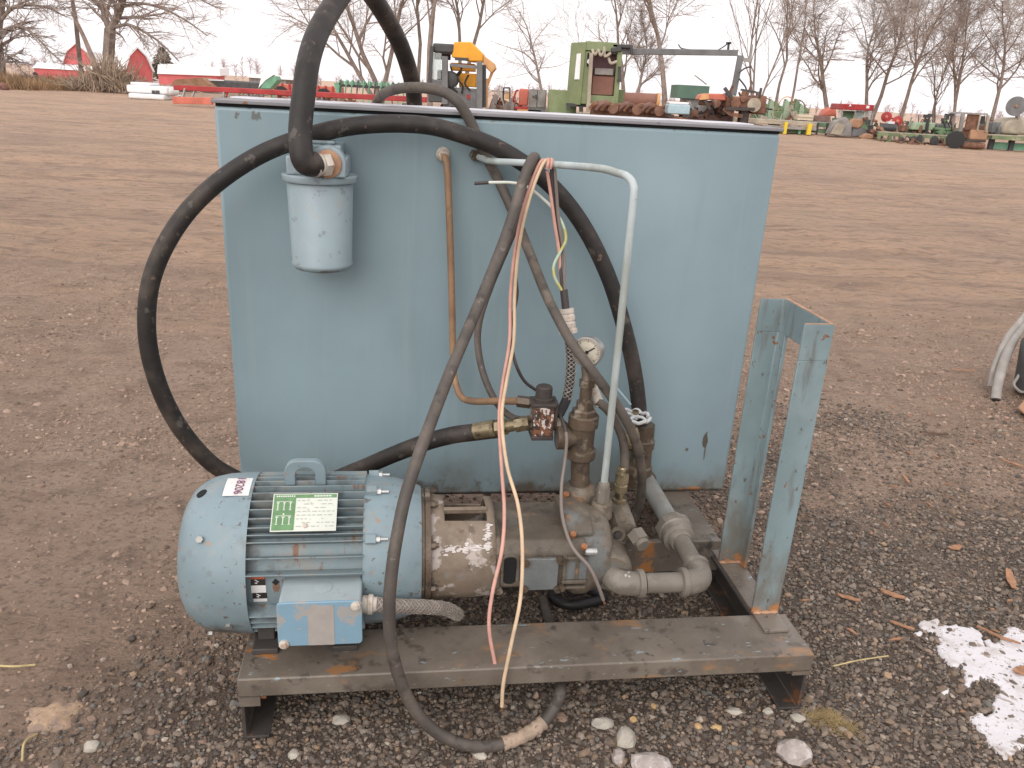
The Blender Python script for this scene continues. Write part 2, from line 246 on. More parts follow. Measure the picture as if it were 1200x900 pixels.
# ---------------------------------------------------------------- mesh helpers
def sm(pts, n=8):
    """Catmull-Rom through the points"""
    P = [Vector(p) for p in pts]
    if len(P) < 3: return P
    P = [P[0] * 2 - P[1]] + P + [P[-1] * 2 - P[-2]]
    out = []
    for i in range(1, len(P) - 2):
        p0, p1, p2, p3 = P[i - 1:i + 3]
        for k in range(n):
            t = k / n
            out.append(0.5 * ((2 * p1) + (p2 - p0) * t + (2 * p0 - 5 * p1 + 4 * p2 - p3) * t * t + (3 * p1 - p0 - 3 * p2 + p3) * t ** 3))
    out.append(P[-2]); return out
class MB:
    def __init__(s): s.v = []; s.f = []
    def add(s, vs, fs):
        o = len(s.v); s.v += [tuple(a) for a in vs]; s.f += [tuple(i + o for i in f) for f in fs]; return s
    def box(s, x0, x1, y0, y1, z0, z1, mtx=None):
        if x1 < x0: x0, x1 = x1, x0
        if z1 < z0: z0, z1 = z1, z0
        vs = [Vector(p) for p in ((x0, y0, z0), (x1, y0, z0), (x1, y1, z0), (x0, y1, z0), (x0, y0, z1), (x1, y0, z1), (x1, y1, z1), (x0, y1, z1))]
        if mtx: vs = [mtx @ p for p in vs]
        return s.add(vs, [(3, 2, 1, 0), (4, 5, 6, 7), (0, 1, 5, 4), (1, 2, 6, 5), (2, 3, 7, 6), (3, 0, 4, 7)])
    def obox(s, c, size, mtx=None):
        x, y, z = c; a, b, d = (q / 2 for q in size)
        if mtx is None: return s.box(x - a, x + a, y - b, y + b, z - d, z + d)
        return s.box(-a, a, -b, b, -d, d, Matrix.Translation(c) @ mtx.to_4x4())
    def beam(s, p, q, wd, th=None):
        p = Vector(p); q = Vector(q); d = q - p
        rot = d.to_track_quat('Z', 'Y').to_matrix().to_4x4()
        th = th or wd
        return s.box(-wd / 2, wd / 2, -th / 2, th / 2, 0, d.length, Matrix.Translation(p) @ rot)
    def tube(s, pts, r, n=12, caps=True, r2=None):
        P = [Vector(p) for p in pts]
        P = [p for i, p in enumerate(P) if i == 0 or (p - P[i - 1]).length > 1e-6]
        m = len(P); T = []
        for i in range(m):
            a = P[max(0, i - 1)]; b = P[min(m - 1, i + 1)]; T.append((b - a).normalized())
        up = Vector((0, 0, 1)) if abs(T[0].z) < 0.9 else Vector((1, 0, 0))
        nx = T[0].cross(up).normalized(); vs = []
        for i in range(m):
            if i:
                q = T[i - 1].rotation_difference(T[i]); nx = (q @ nx)
                nx = (nx - T[i] * nx.dot(T[i])).normalized()
            ny = T[i].cross(nx)
            rr = r[i] if isinstance(r, (list, tuple)) else (r if r2 is None else r + (r2 - r) * i / (m - 1))
            for k in range(n):
                a = 2 * PI * k / n; vs.append(P[i] + nx * (rr * math.cos(a)) + ny * (rr * math.sin(a)))
        fs = []
        for i in range(m - 1):
            for k in range(n):
                k2 = (k + 1) % n; fs.append((i * n + k, i * n + k2, (i + 1) * n + k2, (i + 1) * n + k))
        if caps: fs += [tuple(range(n - 1, -1, -1)), tuple((m - 1) * n + k for k in range(n))]
        return s.add(vs, fs)
    def lathe(s, prof, org, axis, n=32):
        """prof: list of (distance along axis, radius)"""
        ax = Vector(axis).normalized(); o = Vector(org)
        e1 = ax.cross(Vector((0, 0, 1)) if abs(ax.z) < .9 else Vector((1, 0, 0))).normalized(); e2 = ax.cross(e1)
        vs = []; fs = []
        for h, r in prof:
            for k in range(n):
                a = 2 * PI * k / n; vs.append(o + ax * h + (e1 * math.cos(a) + e2 * math.sin(a)) * max(r, 1e-5))
        for i in range(len(prof) - 1):
            for k in range(n):
                k2 = (k + 1) % n; fs.append((i * n + k, i * n + k2, (i + 1) * n + k2, (i + 1) * n + k))
        fs += [tuple(range(n - 1, -1, -1)), tuple((len(prof) - 1) * n + k for k in range(n))]
        return s.add(vs, fs)
    def cyl(s, p, q, r, n=20):
        d = Vector(q) - Vector(p); return s.lathe([(0, r), (d.length, r)], p, d, n)
    def hexn(s, p, q, r): return s.cyl(p, q, r, 6)
    def prism(s, poly, ext, mtx=None):
        """poly: 3D points of one planar face (either winding), ext: extrusion vector"""
        a = [Vector(p) for p in poly]; e = Vector(ext)
        nrm = Vector((0, 0, 0))
        for i in range(len(a)): nrm += a[i].cross(a[(i + 1) % len(a)])
        if nrm.dot(e) > 0: a.reverse()
        b = [p + e for p in a]; n = len(a); vs = a + b
        if mtx: vs = [mtx @ p for p in vs]
        fs = [tuple(range(n)), tuple(range(2 * n - 1, n - 1, -1))] + [(i, i + n, (i + 1) % n + n, (i + 1) % n) for i in range(n)]
        return s.add(vs, fs)
    def ico(s, c, r, jit=0.0, sq=(1, 1, 1), rg=rng, sub=0):
        vs, fs = ICO[sub]; out = []
        for p in vs:
            k = r * (1 + rg.uniform(-jit, jit)); out.append((c[0] + p[0] * k * sq[0], c[1] + p[1] * k * sq[1], c[2] + p[2] * k * sq[2]))
        return s.add(out, fs)
    def build(s, name, m, parent=None, smooth=True, bevel=0.0, ang=38, seg=2, origin=None):
        o0 = Vector(origin) if origin is not None else (Vector(parent['o0']) if parent is not None and 'o0' in parent else Vector((0, 0, 0)))
        me = bpy.data.meshes.new(name)
        me.from_pydata([(x - o0.x, y - o0.y, z - o0.z) for x, y, z in s.v], [], s.f)
        me.materials.append(MATS[m] if isinstance(m, str) else m)
        if smooth:
            me.shade_smooth(); me.set_sharp_from_angle(angle=R(ang))
        me.update()
        o = bpy.data.objects.new(name, me); col.objects.link(o)
        o['o0'] = tuple(o0)
        if parent is not None: o.parent = parent
        else: o.location = o0
        if bevel:
            md = o.modifiers.new('bevel', 'BEVEL'); md.width = bevel; md.segments = seg; md.limit_method = 'ANGLE'; md.angle_limit = R(40)
        return o
def _ico():
    t = (1 + 5 ** .5) / 2
    v = [(-1, t, 0), (1, t, 0), (-1, -t, 0), (1, -t, 0), (0, -1, t), (0, 1, t), (0, -1, -t), (0, 1, -t), (t, 0, -1), (t, 0, 1), (-t, 0, -1), (-t, 0, 1)]
    v = [tuple(Vector(p).normalized()) for p in v]
    f = [(0, 11, 5), (0, 5, 1), (0, 1, 7), (0, 7, 10), (0, 10, 11), (1, 5, 9), (5, 11, 4), (11, 10, 2), (10, 7, 6), (7, 1, 8), (3, 9, 4), (3, 4, 2), (3, 2, 6), (3, 6, 8), (3, 8, 9), (4, 9, 5), (2, 4, 11), (6, 2, 10), (8, 6, 7), (9, 8, 1)]
    out = [(v, f)]
    for _ in range(2):
        vs = list(out[-1][0]); fs = []; mid = {}
        def m(a, b):
            k = (min(a, b), max(a, b))
            if k not in mid: mid[k] = len(vs); vs.append(tuple(((Vector(vs[a]) + Vector(vs[b])) / 2).normalized()))
            return mid[k]
        for a, b, c in out[-1][1]:
            x, y, z = m(a, b), m(b, c), m(c, a); fs += [(a, x, z), (b, y, x), (c, z, y), (x, y, z)]
        out.append((vs, fs))
    return out
ICO = _ico()
def tag(o, label=None, cat=None, group=None, kind=None):
    if label: o['label'] = label
    if cat: o['category'] = cat
    if group: o['group'] = group
    if kind: o['kind'] = kind
    return o
def thing(name, label, cat, loc=(0, 0, 0), rz=0.0, group=None):
    """an Empty at the thing's base; world-built parts are stored relative to it"""
    o = bpy.data.objects.new(name, None); col.objects.link(o); o.empty_display_size = .1
    o.location = loc; o.rotation_euler = (0, 0, rz); o['o0'] = tuple(loc) if not rz else (0, 0, 0)
    return tag(o, label, cat, group)
def part(name, m, parent, fn, **k):
    b = MB(); fn(b); return b.build(name, m, parent, **k)
def twin(o, offset=(0, 0, 0), parent=None, rot=None, name=None):
    c = o.copy(); col.objects.link(c); c.location = Vector(o.location) + Vector(offset)
    if parent is not None: c.parent = parent
    if rot: c.rotation_euler = rot
    return c
def text_mesh(body, size, m, name, parent, mtx, ext=0.0004, font_bold=False):
    cu = bpy.data.curves.new('txt', 'FONT'); cu.body = body; cu.size = size; cu.extrude = ext; cu.align_x = 'CENTER'; cu.align_y = 'CENTER'
    cu.resolution_u = 3
    if font_bold: cu.offset = size * 0.018
    t = bpy.data.objects.new('txt', cu); col.objects.link(t)
    dg = bpy.context.evaluated_depsgraph_get(); me = bpy.data.meshes.new_from_object(t.evaluated_get(dg))
    bpy.data.objects.remove(t); bpy.data.curves.remove(cu)
    me.transform(mtx); me.materials.clear(); me.materials.append(MATS[m])
    o = bpy.data.objects.new(name, me); col.objects.link(o); o.parent = parent; o['o0'] = (0, 0, 0); return o

# numpy value noise
_prm = np.random.RandomState(3).rand(256, 256)
def vnoise(x, y):
    xi = np.floor(x).astype(int); yi = np.floor(y).astype(int); xf = x - xi; yf = y - yi
    u = xf * xf * (3 - 2 * xf); v = yf * yf * (3 - 2 * yf)
    g = lambda i, j: _prm[i & 255, j & 255]
    return (g(xi, yi) * (1 - u) + g(xi + 1, yi) * u) * (1 - v) + (g(xi, yi + 1) * (1 - u) + g(xi + 1, yi + 1) * u) * v
def fbm(x, y, o=4):
    s = 0; a = .5
    for k in range(o): s = s + a * vnoise(x * 2 ** k + 17 * k, y * 2 ** k + 31 * k); a *= .5
    return s
def smoothstep(a, b, x):
    t = np.clip((x - a) / (b - a), 0, 1); return t * t * (3 - 2 * t)
def gravel_mask(x, y):
    """1 where the yard is loose gravel, 0 where it is packed mud"""
    n = fbm(x * 1.3 + 5, y * 1.3 + 9, 4) - .47
    m = fbm(x * 3.1 + 2, y * 3.1 + 4, 3) - .45
    core = 1 - smoothstep(2.0, 2.9, y + n * 1.4 - np.clip(x, 0, 1) * .35)
    left = smoothstep(-1.30, -.45, x + n * 1.0 + m * .5 - (y - 1.4) * .42)
    right = (1 - smoothstep(2.7, 4.0, y + n * 2.6 + m)) * smoothstep(.7, 1.3, x) * (.62 + m * 1.6)
    return np.clip(np.maximum(core * left, right), 0, 1)
def ground_z(x, y):
    far = -2.6 * smoothstep(62, 190, y)
    near = (fbm(x * 2.2, y * 2.2, 4) - .47) * .030 + (fbm(x * 9, y * 9, 3) - .44) * .014
    ruts = ((fbm(x * .25 + 3, y * 1.6 + 8, 4) - .47) * .13 + (fbm(x * 1.3 + 7, y * 2.6, 4) - .47) * .08 + (fbm(x * 4.3 + 7, y * 6.1, 3) - .44) * .045) * smoothstep(3.2, 6.5, y)
    flat = 1 - .75 * np.exp(-(((x - .2) / 1.3) ** 2 + ((y - 2.2) / 1.0) ** 2) ** 2)
    dip = -.5 * smoothstep(70, 120, np.abs(x))
    return far + near * flat * (1 - smoothstep(12, 40, y)) + ruts * (1 - smoothstep(40, 70, y) * .8) + dip - .004

# ---------------------------------------------------------------- ground, one sheet out to the horizon
def axis_steps(lo, mid0, mid1, hi, fine, gr=1.06):
    a = list(np.arange(mid0, mid1, fine)); s = fine; x = mid1
    while x < hi: a.append(x); s = min(s * gr, 25); x += s
    a.append(hi); s = fine; x = mid0 - fine
    while x > lo: a.insert(0, x); s = min(s * gr, 25); x -= s
    a.insert(0, lo); return np.array(a)
gx = axis_steps(-900, -2.5, 2.5, 900, .026, 1.05); gy = np.concatenate([axis_steps(-60, .9, 1.0, 1.0, .024, 1.3)[:-1], axis_steps(1.0, 1.0, 5.0, 1500, .026, 1.026)])
gy = np.unique(np.round(gy, 4))
X, Y = np.meshgrid(gx, gy)
Zg = ground_z(X, Y)
nx_, ny_ = len(gx), len(gy)
co = np.stack([X, Y, Zg], -1).reshape(-1, 3).astype(np.float32)
ii = np.arange((ny_ - 1) * (nx_ - 1)); r_ = ii // (nx_ - 1); c_ = ii % (nx_ - 1); a_ = r_ * nx_ + c_
quads = np.stack([a_, a_ + 1, a_ + nx_ + 1, a_ + nx_], 1).astype(np.int32)
def np_mesh(name, co, faces, mats, smooth=True):
    k = faces.shape[1]; me = bpy.data.meshes.new(name)
    me.vertices.add(len(co)); me.vertices.foreach_set('co', co.astype(np.float32).ravel())
    me.loops.add(faces.size); me.loops.foreach_set('vertex_index', faces.astype(np.int32).ravel())
    me.polygons.add(len(faces)); me.polygons.foreach_set('loop_start', np.arange(0, faces.size, k, dtype=np.int32))
    me.polygons.foreach_set('loop_total', np.full(len(faces), k, dtype=np.int32))
    me.polygons.foreach_set('use_smooth', np.full(len(faces), smooth, dtype=bool))
    for m in mats: me.materials.append(MATS[m])
    me.update(calc_edges=True); o = bpy.data.objects.new(name, me); col.objects.link(o); return o
def ground_mat():
    m = bpy.data.materials.new('yard_mud'); m.use_nodes = True; MATS['yard_mud'] = m
    t = m.node_tree; N = t.nodes; L = t.links; b = N['Principled BSDF']
    tc = N.new('ShaderNodeTexCoord')
    def noise(scale, st=(1, 1, 1), det=6, ro=.6):
        mp = N.new('ShaderNodeMapping'); mp.inputs['Scale'].default_value = st; L.new(tc.outputs['Object'], mp.inputs[0])
        n = N.new('ShaderNodeTexNoise'); n.inputs['Scale'].default_value = scale; n.inputs['Detail'].default_value = det; n.inputs['Roughness'].default_value = ro
        L.new(mp.outputs[0], n.inputs['Vector']); return n.outputs['Fac']
    def ss(v, lo, hi, amt=1.0):
        n = N.new('ShaderNodeMapRange'); n.interpolation_type = 'SMOOTHSTEP'
        n.inputs['From Min'].default_value = lo; n.inputs['From Max'].default_value = hi; n.inputs['To Max'].default_value = amt
        L.new(v, n.inputs['Value']); return n.outputs[0]
    def mix(f, a, c):
        n = N.new('ShaderNodeMixRGB'); L.new(f, n.inputs[0])
        for i, v in ((1, a), (2, c)):
            if isinstance(v, tuple): n.inputs[i].default_value = (*v, 1)
            else: L.new(v, n.inputs[i])
        return n.outputs[0]
    sp = N.new('ShaderNodeSeparateXYZ'); L.new(tc.outputs['Object'], sp.inputs[0])
    yn = N.new('ShaderNodeMath'); yn.operation = 'MULTIPLY_ADD'; L.new(noise(.8, (.5, 1, 1)), yn.inputs[0]); yn.inputs[1].default_value = 9.0; L.new(sp.outputs[1], yn.inputs[2])
    farf = ss(yn.outputs[0], 7.0, 12.5)                               # the wheel-packed outer yard
    cn = mix(ss(noise(.9), .38, .62), (0.440, 0.303, 0.220), (0.520, 0.370, 0.275))
    cn = mix(ss(noise(5.5), .46, .68, .65), cn, (0.27, 0.18, 0.13))
    cn = mix(ss(noise(45, det=3), .50, .66, .6), cn, (0.175, 0.126, 0.098))  # dark specks put the shade of the mud's pits into the colour
    cn = mix(ss(noise(75, det=3), .58, .70, .4), cn, (0.42, 0.335, 0.27))
    cf = mix(ss(noise(.45, (.5, 1.6, 1)), .38, .62), (0.58, 0.390, 0.278), (0.66, 0.435, 0.292))
    cf = mix(ss(noise(1.1, (.5, 2.0, 1)), .50, .66, .5), cf, (0.355, 0.240, 0.168))
    cf = mix(ss(noise(5, (.5, 1.6, 1)), .53, .64, .6), cf, (0.29, 0.20, 0.145))
    cf = mix(ss(noise(14, (.6, 1.4, 1)), .53, .63, .55), cf, (0.28, 0.198, 0.146))
    cf = mix(ss(noise(9, (.6, 1.5, 1)), .56, .66, .45), cf, (0.58, 0.45, 0.36))
    cf = mix(ss(noise(.16, (.5, 1.5, 1)), .50, .66, .5), cf, (0.50, 0.36, 0.255))
    cf = mix(ss(noise(.60, (.30, 1.8, 1), det=9, ro=.72), .52, .66, .50), cf, (0.35, 0.24, 0.178))
    cf = mix(ss(noise(1.9, (.4, 1.6, 1), det=8, ro=.7), .55, .63, .5), cf, (0.29, 0.197, 0.145))
    cf = mix(ss(noise(.21, (.6, 1.5, 1), det=5), .50, .64, .40), cf, (0.36, 0.25, 0.185))
    c = mix(farf, cn, cf)
    c = mix(ss(noise(.6, (.6, 1.3, 1), det=7), .52, .68, .40), c, (0.29, 0.205, 0.155))
    a = N.new('ShaderNodeAttribute'); a.attribute_name = 'gravel'
    g = mix(ss(noise(90), .40, .62), (0.10, 0.078, 0.062), (0.205, 0.16, 0.128))
    c = mix(ss(a.outputs['Fac'], .15, .85, .85), c, g)
    L.new(c, b.inputs['Base Color'])
    rr = N.new('ShaderNodeMapRange'); rr.inputs['To Min'].default_value = .48; rr.inputs['To Max'].default_value = .95
    L.new(noise(1.1, (.6, 1.4, 1)), rr.inputs['Value']); L.new(rr.outputs[0], b.inputs['Roughness']); b.inputs['Specular IOR Level'].default_value = .35
    bn = N.new('ShaderNodeBump'); bn.inputs['Strength'].default_value = 1; bn.inputs['Distance'].default_value = .045
    L.new(noise(38, det=10, ro=.75), bn.inputs['Height'])
    b2 = N.new('ShaderNodeBump'); b2.inputs['Strength'].default_value = .9; b2.inputs['Distance'].default_value = .20
    L.new(noise(3.2, (.7, 1.3, 1), det=9, ro=.7), b2.inputs['Height']); L.new(bn.outputs[0], b2.inputs['Normal']); L.new(b2.outputs[0], b.inputs['Normal'])
ground_mat()
g = np_mesh('ground', co, quads, ['yard_mud']); g['kind'] = 'structure'
at = g.data.attributes.new('gravel', 'FLOAT', 'POINT'); at.data.foreach_set('value', gravel_mask(X, Y).ravel().astype(np.float32))

# loose gravel: real little stones, and the crumbs of the packed mud
def scatter_stones(name, label, seed, n, cap, base, pal, prob, r_med, r_sig, r_max, keep_fn, sink, xr, yr):
    rs = np.random.RandomState(seed); bv = np.array(base[0], float); bf = np.array(base[1]); nv = len(bv)
    x = rs.uniform(xr[0], xr[1], n); y = yr[0] + (rs.rand(n) ** 1.45) * (yr[1] - yr[0])
    k = (rs.rand(n) < keep_fn(x, y)) & (np.abs(x - .05) < .72 * (y + .35) + .1)
    x = x[k][:cap]; y = y[k][:cap]; n = len(x)
    r = np.clip(np.exp(rs.normal(math.log(r_med), r_sig, n)), r_med * .45, r_max) * (1 + .10 * np.clip(y - 2, 0, 4))
    z = ground_z(x, y)
    v = np.repeat(bv[None], n, 0) * (1 + rs.uniform(-.28, .28, (n, nv, 1)))
    v = v * np.stack([rs.uniform(.75, 1.4, n), rs.uniform(.75, 1.2, n), rs.uniform(.5, .9, n)], 1)[:, None, :]
    an = rs.uniform(0, 6.28, n); ca, sa = np.cos(an), np.sin(an)
    tl = rs.uniform(-.6, .6, n); ct, st = np.cos(tl), np.sin(tl)
    vy = v[..., 1] * ct[:, None] - v[..., 2] * st[:, None]; vz = v[..., 1] * st[:, None] + v[..., 2] * ct[:, None]
    vx = v[..., 0] * ca[:, None] - vy * sa[:, None]; vy2 = v[..., 0] * sa[:, None] + vy * ca[:, None]
    v = np.stack([vx, vy2, vz], -1) * r[:, None, None] + np.stack([x, y, z + r * sink], 1)[:, None, :]
    f = (bf[None] + (np.arange(n) * nv)[:, None, None]).reshape(-1, 3)
    o = np_mesh(name, v.reshape(-1, 3), f, ['stone_mix'], smooth=False)
    pal = np.array(pal); t = pal[rs.choice(len(pal), n, p=prob)] * rs.uniform(.78, 1.22, (n, 1)); rgba = np.concatenate([t, np.ones((n, 1))], 1)
    at_ = o.data.color_attributes.new('tint', 'FLOAT_COLOR', 'POINT'); at_.data.foreach_set('color', np.repeat(rgba, nv, 0).astype(np.float32).ravel())
    tag(o, label, kind='stuff')
OCTA = ([(1, 0, 0), (-1, 0, 0), (0, 1, 0), (0, -1, 0), (0, 0, 1), (0, 0, -1)], [(0, 2, 4), (2, 1, 4), (1, 3, 4), (3, 0, 4), (2, 0, 5), (1, 2, 5), (3, 1, 5), (0, 3, 5)])
GP = [(.150, .116, .092), (.100, .080, .067), (.20, .156, .122), (.27, .215, .172), (.185, .130, .092), (.35, .295, .24), (.30, .205, .13), (.16, .148, .132), (.44, .39, .33)]
scatter_stones('gravel', 'loose dark grey and tan gravel scattered around the power unit', 11, 170000, 60000, ICO[0], GP, [.29, .22, .21, .09, .12, .01, .015, .045, .0], .0046, .38, .0130, lambda x, y: np.clip(gravel_mask(x, y) * 1.05, 0, 1), .34, (-2.3, 2.9), (1.2, 4.8))
MP = [(.30, .208, .155), (.25, .172, .127), (.345, .246, .186), (.165, .113, .083), (.40, .31, .245)]
scatter_stones('mud_crumbs', 'crumbs of packed brown mud across the near yard', 12, 170000, 23000, ICO[0], MP, [.38, .29, .16, .165, .005], .0050, .45, .017, lambda x, y: (1 - .75 * gravel_mask(x, y)) * np.clip(fbm(x * 2.2 + 1, y * 2.2, 3) * 2.2 - .45, .12, 1) * (1 - smoothstep(3.5, 7.4, y)), -.15, (-5.4, 5.6), (1.2, 7.5))

# ================================================================ THE HYDRAULIC POWER UNIT
# local frame: u along the front beam, v away from the camera, w up; origin at the front left foot
ORG = (-0.600, 1.498, 0.0); YAW = R(8.4)
unit = thing('hydraulic_power_unit', 'blue hydraulic power unit: electric motor, pump and big flat oil tank on a steel frame', 'power unit', ORG, YAW)

# --- frame
def channel_down(b, u0, u1, v0, v1, top, lip, th=.009):
    b.prism([(u0, v0, top), (u0, v1, top), (u0, v1, top - lip), (u0, v1 - th, top - lip), (u0, v1 - th, top - th), (u0, v0 + th, top - th), (u0, v0 + th, top - lip), (u0, v0, top - lip)], (u1 - u0, 0, 0))
beam = part('front_beam', 'beam_steel', unit, lambda b: channel_down(b, 0, 1.43, 0, .172, .18, .052), bevel=.004)
for u0, s in ((0.004, 1), (1.424, -1)):
    def cc(b):
        b.prism([(u0, .004, 0), (u0 + s * .06, .004, 0), (u0 + s * .06, .004, .008), (u0 + s * .008, .004, .008), (u0 + s * .008, .004, .118), (u0 + s * .06, .004, .118), (u0 + s * .06, .004, .1265), (u0, .004, .1265)], (0, 1.42, 0))
    part('cross_runner', 'dark_steel', unit, cc, bevel=.002)
part('weld_tab', 'beam_steel', beam, lambda b: b.box(.002, .05, -.002, .002, .103, .128)); part('weld_tab', 'beam_steel', beam, lambda b: b.box(1.378, 1.426, -.002, .002, .118, .128))
for u0, u1 in ((.0, .098), (1.296, 1.392)):
    part('side_rail', 'beam_steel', unit, lambda b: b.prism([(u0, .575, .178), (u1, .575, .178), (u1, .575, .13), (u1 - .008, .575, .13), (u1 - .008, .575, .17), (u0, .575, .17)], (0, .84, 0)), bevel=.002)
part('cross_member', 'beam_steel', unit, lambda b: b.prism([(.0, .55, .181), (.0, .572, .181), (.0, .572, .08), (.0, .62, .08), (.0, .62, .07), (.0, .55, .07)], (1.392, 0, 0)), bevel=.003)
# --- upright stand: a short channel on end with its web cut out
def stand_low(b):
    for v, s in ((.165, 1), (.42, -1)):
        b.prism([(1.327, v, .19), (1.404, v, .19), (1.404, v + s * .040, .19), (1.394, v + s * .040, .19), (1.393, v + s * .016, .19), (1.388, v + s * .0095, .19), (1.380, v + s * .0085, .19), (1.327, v + s * .007, .19)], (0, 0, .728))
def stand_top(b):
    pf = [(1.327, .165), (1.404, .165), (1.404, .42), (1.327, .42), (1.327, .413), (1.380, .4115), (1.388, .4105), (1.393, .404), (1.394, .380), (1.394, .205), (1.393, .181), (1.388, .1745), (1.380, .1735), (1.327, .172)]
    b.prism([(u, v, .918) for u, v in pf], (0, 0, .092))
st = part('upright_stand', 'stand_paint', unit, stand_low, bevel=.0015)
part('web_plate', 'stand_paint', st, stand_top, bevel=.0015)
def rim(b):
    b.box(1.3275, 1.4035, .1655, .1715, 1.0102, 1.0115); b.box(1.3275, 1.4035, .4135, .4195, 1.0102, 1.0115); b.box(1.3945, 1.4035, .1716, .4134, 1.0102, 1.0115)
part('cut_edge', 'bare_edge', st, rim, smooth=False)
part('base_plate', 'beam_steel', st, lambda b: b.box(1.332, 1.402, .088, .485, .1815, .1905), bevel=.002)
for wv in (.409, .162):
    part('weld_bead', 'bare_edge', st, lambda b: b.tube([(1.33 + .07 * i / 9, wv + .001 * (i % 2), .193) for i in range(10)], [.0035 + .0015 * (i % 3) for i in range(10)], 6))

# --- oil tank
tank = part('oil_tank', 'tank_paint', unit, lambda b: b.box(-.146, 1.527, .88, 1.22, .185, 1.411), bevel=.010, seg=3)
part('lid_gap', 'black_void', tank, lambda b: b.box(-.142, 1.523, .884, 1.216, 1.4108, 1.4195))  # black strip stands in for the shade in the gap under the lid
part('tank_lid', 'lid_steel', tank, lambda b: b.box(-.152, 1.533, .874, 1.226, 1.4193, 1.4285), bevel=.0015)
def frosty(b):
    n = 60; us = [-.148 + 1.677 * i / n for i in range(n + 1)]
    vs = []; fs = []
    for i, u in enumerate(us):
        e = 1.10 + .10 * mnoise.noise(Vector((u * 9, 0, 0))); t = 1.4300 + .0014 * mnoise.noise(Vector((u * 14, 3, 0)))
        vs += [(u, e, 1.4287), (u, e + .003, t + .0016), (u, 1.222, t + .0016), (u, 1.223, 1.4287)]
    for i in range(n):
        for k in range(3): fs.append((4 * i + k, 4 * i + 4 + k, 4 * i + 5 + k, 4 * i + 1 + k))
    b.add(vs, fs)
part('frost_layer', 'frost', tank, frosty)
def bottom_skirt(b): b.box(-.13, 1.51, .889, 1.21, .1795, .1849)
part('tank_skirt', 'dark_steel', tank, bottom_skirt)

# --- electric motor, axis along u
MV, MW = .27, .357
motor = part('electric_motor', 'fin_paint', unit, lambda b: b.lathe([(.0, .10), (.0, .168), (.285, .168), (.285, .10)], (0, MV, MW), (1, 0, 0), 48))
cover = part('fan_cover', 'motor_paint', motor, lambda b: b.lathe([(-.157, .0), (-.157, .07), (-.155, .105), (-.148, .135), (-.134, .160), (-.114, .178), (-.088, .191), (-.055, .198), (-.02, .2005), (.020, .2015), (.020, .1965), (-.05, .193), (-.05, .1)], (0, MV, MW), (1, 0, 0), 72), ang=60)
def pol(phi, r, u): return Vector((u, MV - r * math.sin(phi), MW + r * math.cos(phi)))
def fin(phi, r0=.164, r1=.201, t=.0032, u0=-.01, u1=.287):
    d = Vector((0, -math.sin(phi), math.cos(phi))); tt = Vector((0, math.cos(phi), math.sin(phi))) * t
    a = pol(phi, r0, u0); e = pol(phi, r1, u0)
    b = MB(); b.prism([a - tt * .7, a + tt * .7, e + tt * .45, e - tt * .45], (u1 - u0, 0, 0)); return b
for dg in (-70, -60, -50, -40, -31, -22, -14, -6, 1, 8, 15, 22.5, 29.5, 36.5, 43, 48, 53, 63.5, 75, 109, 116, 124, 134, 146, 158, 172, 190):
    fin(R(dg)).build('cooling_fin', 'fin_paint', motor, bevel=.001, seg=1)
# end bell with its split flange
part('end_bell', 'motor_paint', motor, lambda b: b.lathe([(.286, .12), (.286, .186), (.292, .189), (.36, .184), (.405, .170), (.427, .160), (.427, .05)], (0, MV, MW), (1, 0, 0), 64), ang=50)
part('flange_ring', 'grimy_fitting', motor, lambda b: b.lathe([(.4275, .1), (.4275, .1545), (.434, .1545), (.434, .150), (.4375, .150), (.4375, .156), (.450, .156), (.450, .08)], (0, MV, MW), (1, 0, 0), 64))
for dg in (12, 52, 100, -30):
    p = pol(R(dg), .190, 0)
    Rm = Matrix.Rotation(R(dg), 3, 'X')
    def lug(b): b.obox((.305, p.y, p.z), (.026, .022, .024), Rm)
    lg = part('bolt_lug', 'motor_paint', motor, lug, bevel=.002)
    part('through_bolt', 'bright_steel', motor, lambda b: (b.cyl((.318, p.y, p.z), (.346, p.y, p.z), .0045, 10), b.hexn((.318, p.y, p.z), (.327, p.y, p.z), .0095)))
for dg in range(0, 360, 45):
    p = pol(R(dg + 12), .146, 0)
    part('flange_bolt', 'grimy_fitting', motor, lambda b: (b.hexn((.4505, p.y, p.z), (.462, p.y, p.z), .010), b.cyl((.462, p.y, p.z), (.470, p.y, p.z), .006, 10)))
# lifting eye
def eye(b):
    pts = []; n = 14; c = .141
    outer = [(c - .050, .548), (c - .050, .585)] + [(c - .018 - .032 * math.cos(a), .585 + .030 * math.sin(a)) for a in np.linspace(.2, PI / 2, 6)] + [(c + .018 + .032 * math.sin(a), .585 + .030 * math.cos(a)) for a in np.linspace(0, PI / 2 - .2, 6)] + [(c + .050, .585), (c + .050, .548)]
    inner = [(c + .024, .548), (c + .024, .575)] + [(c + .024 * math.cos(a), .575 + .022 * math.sin(a)) for a in np.linspace(.2, PI - .2, 9)] + [(c - .024, .575), (c - .024, .548)]
    b.prism([(u, MV - .012, w_) for u, w_ in outer + inner], (0, .020, 0))
part('lifting_eye', 'motor_paint', motor, eye, bevel=.002)
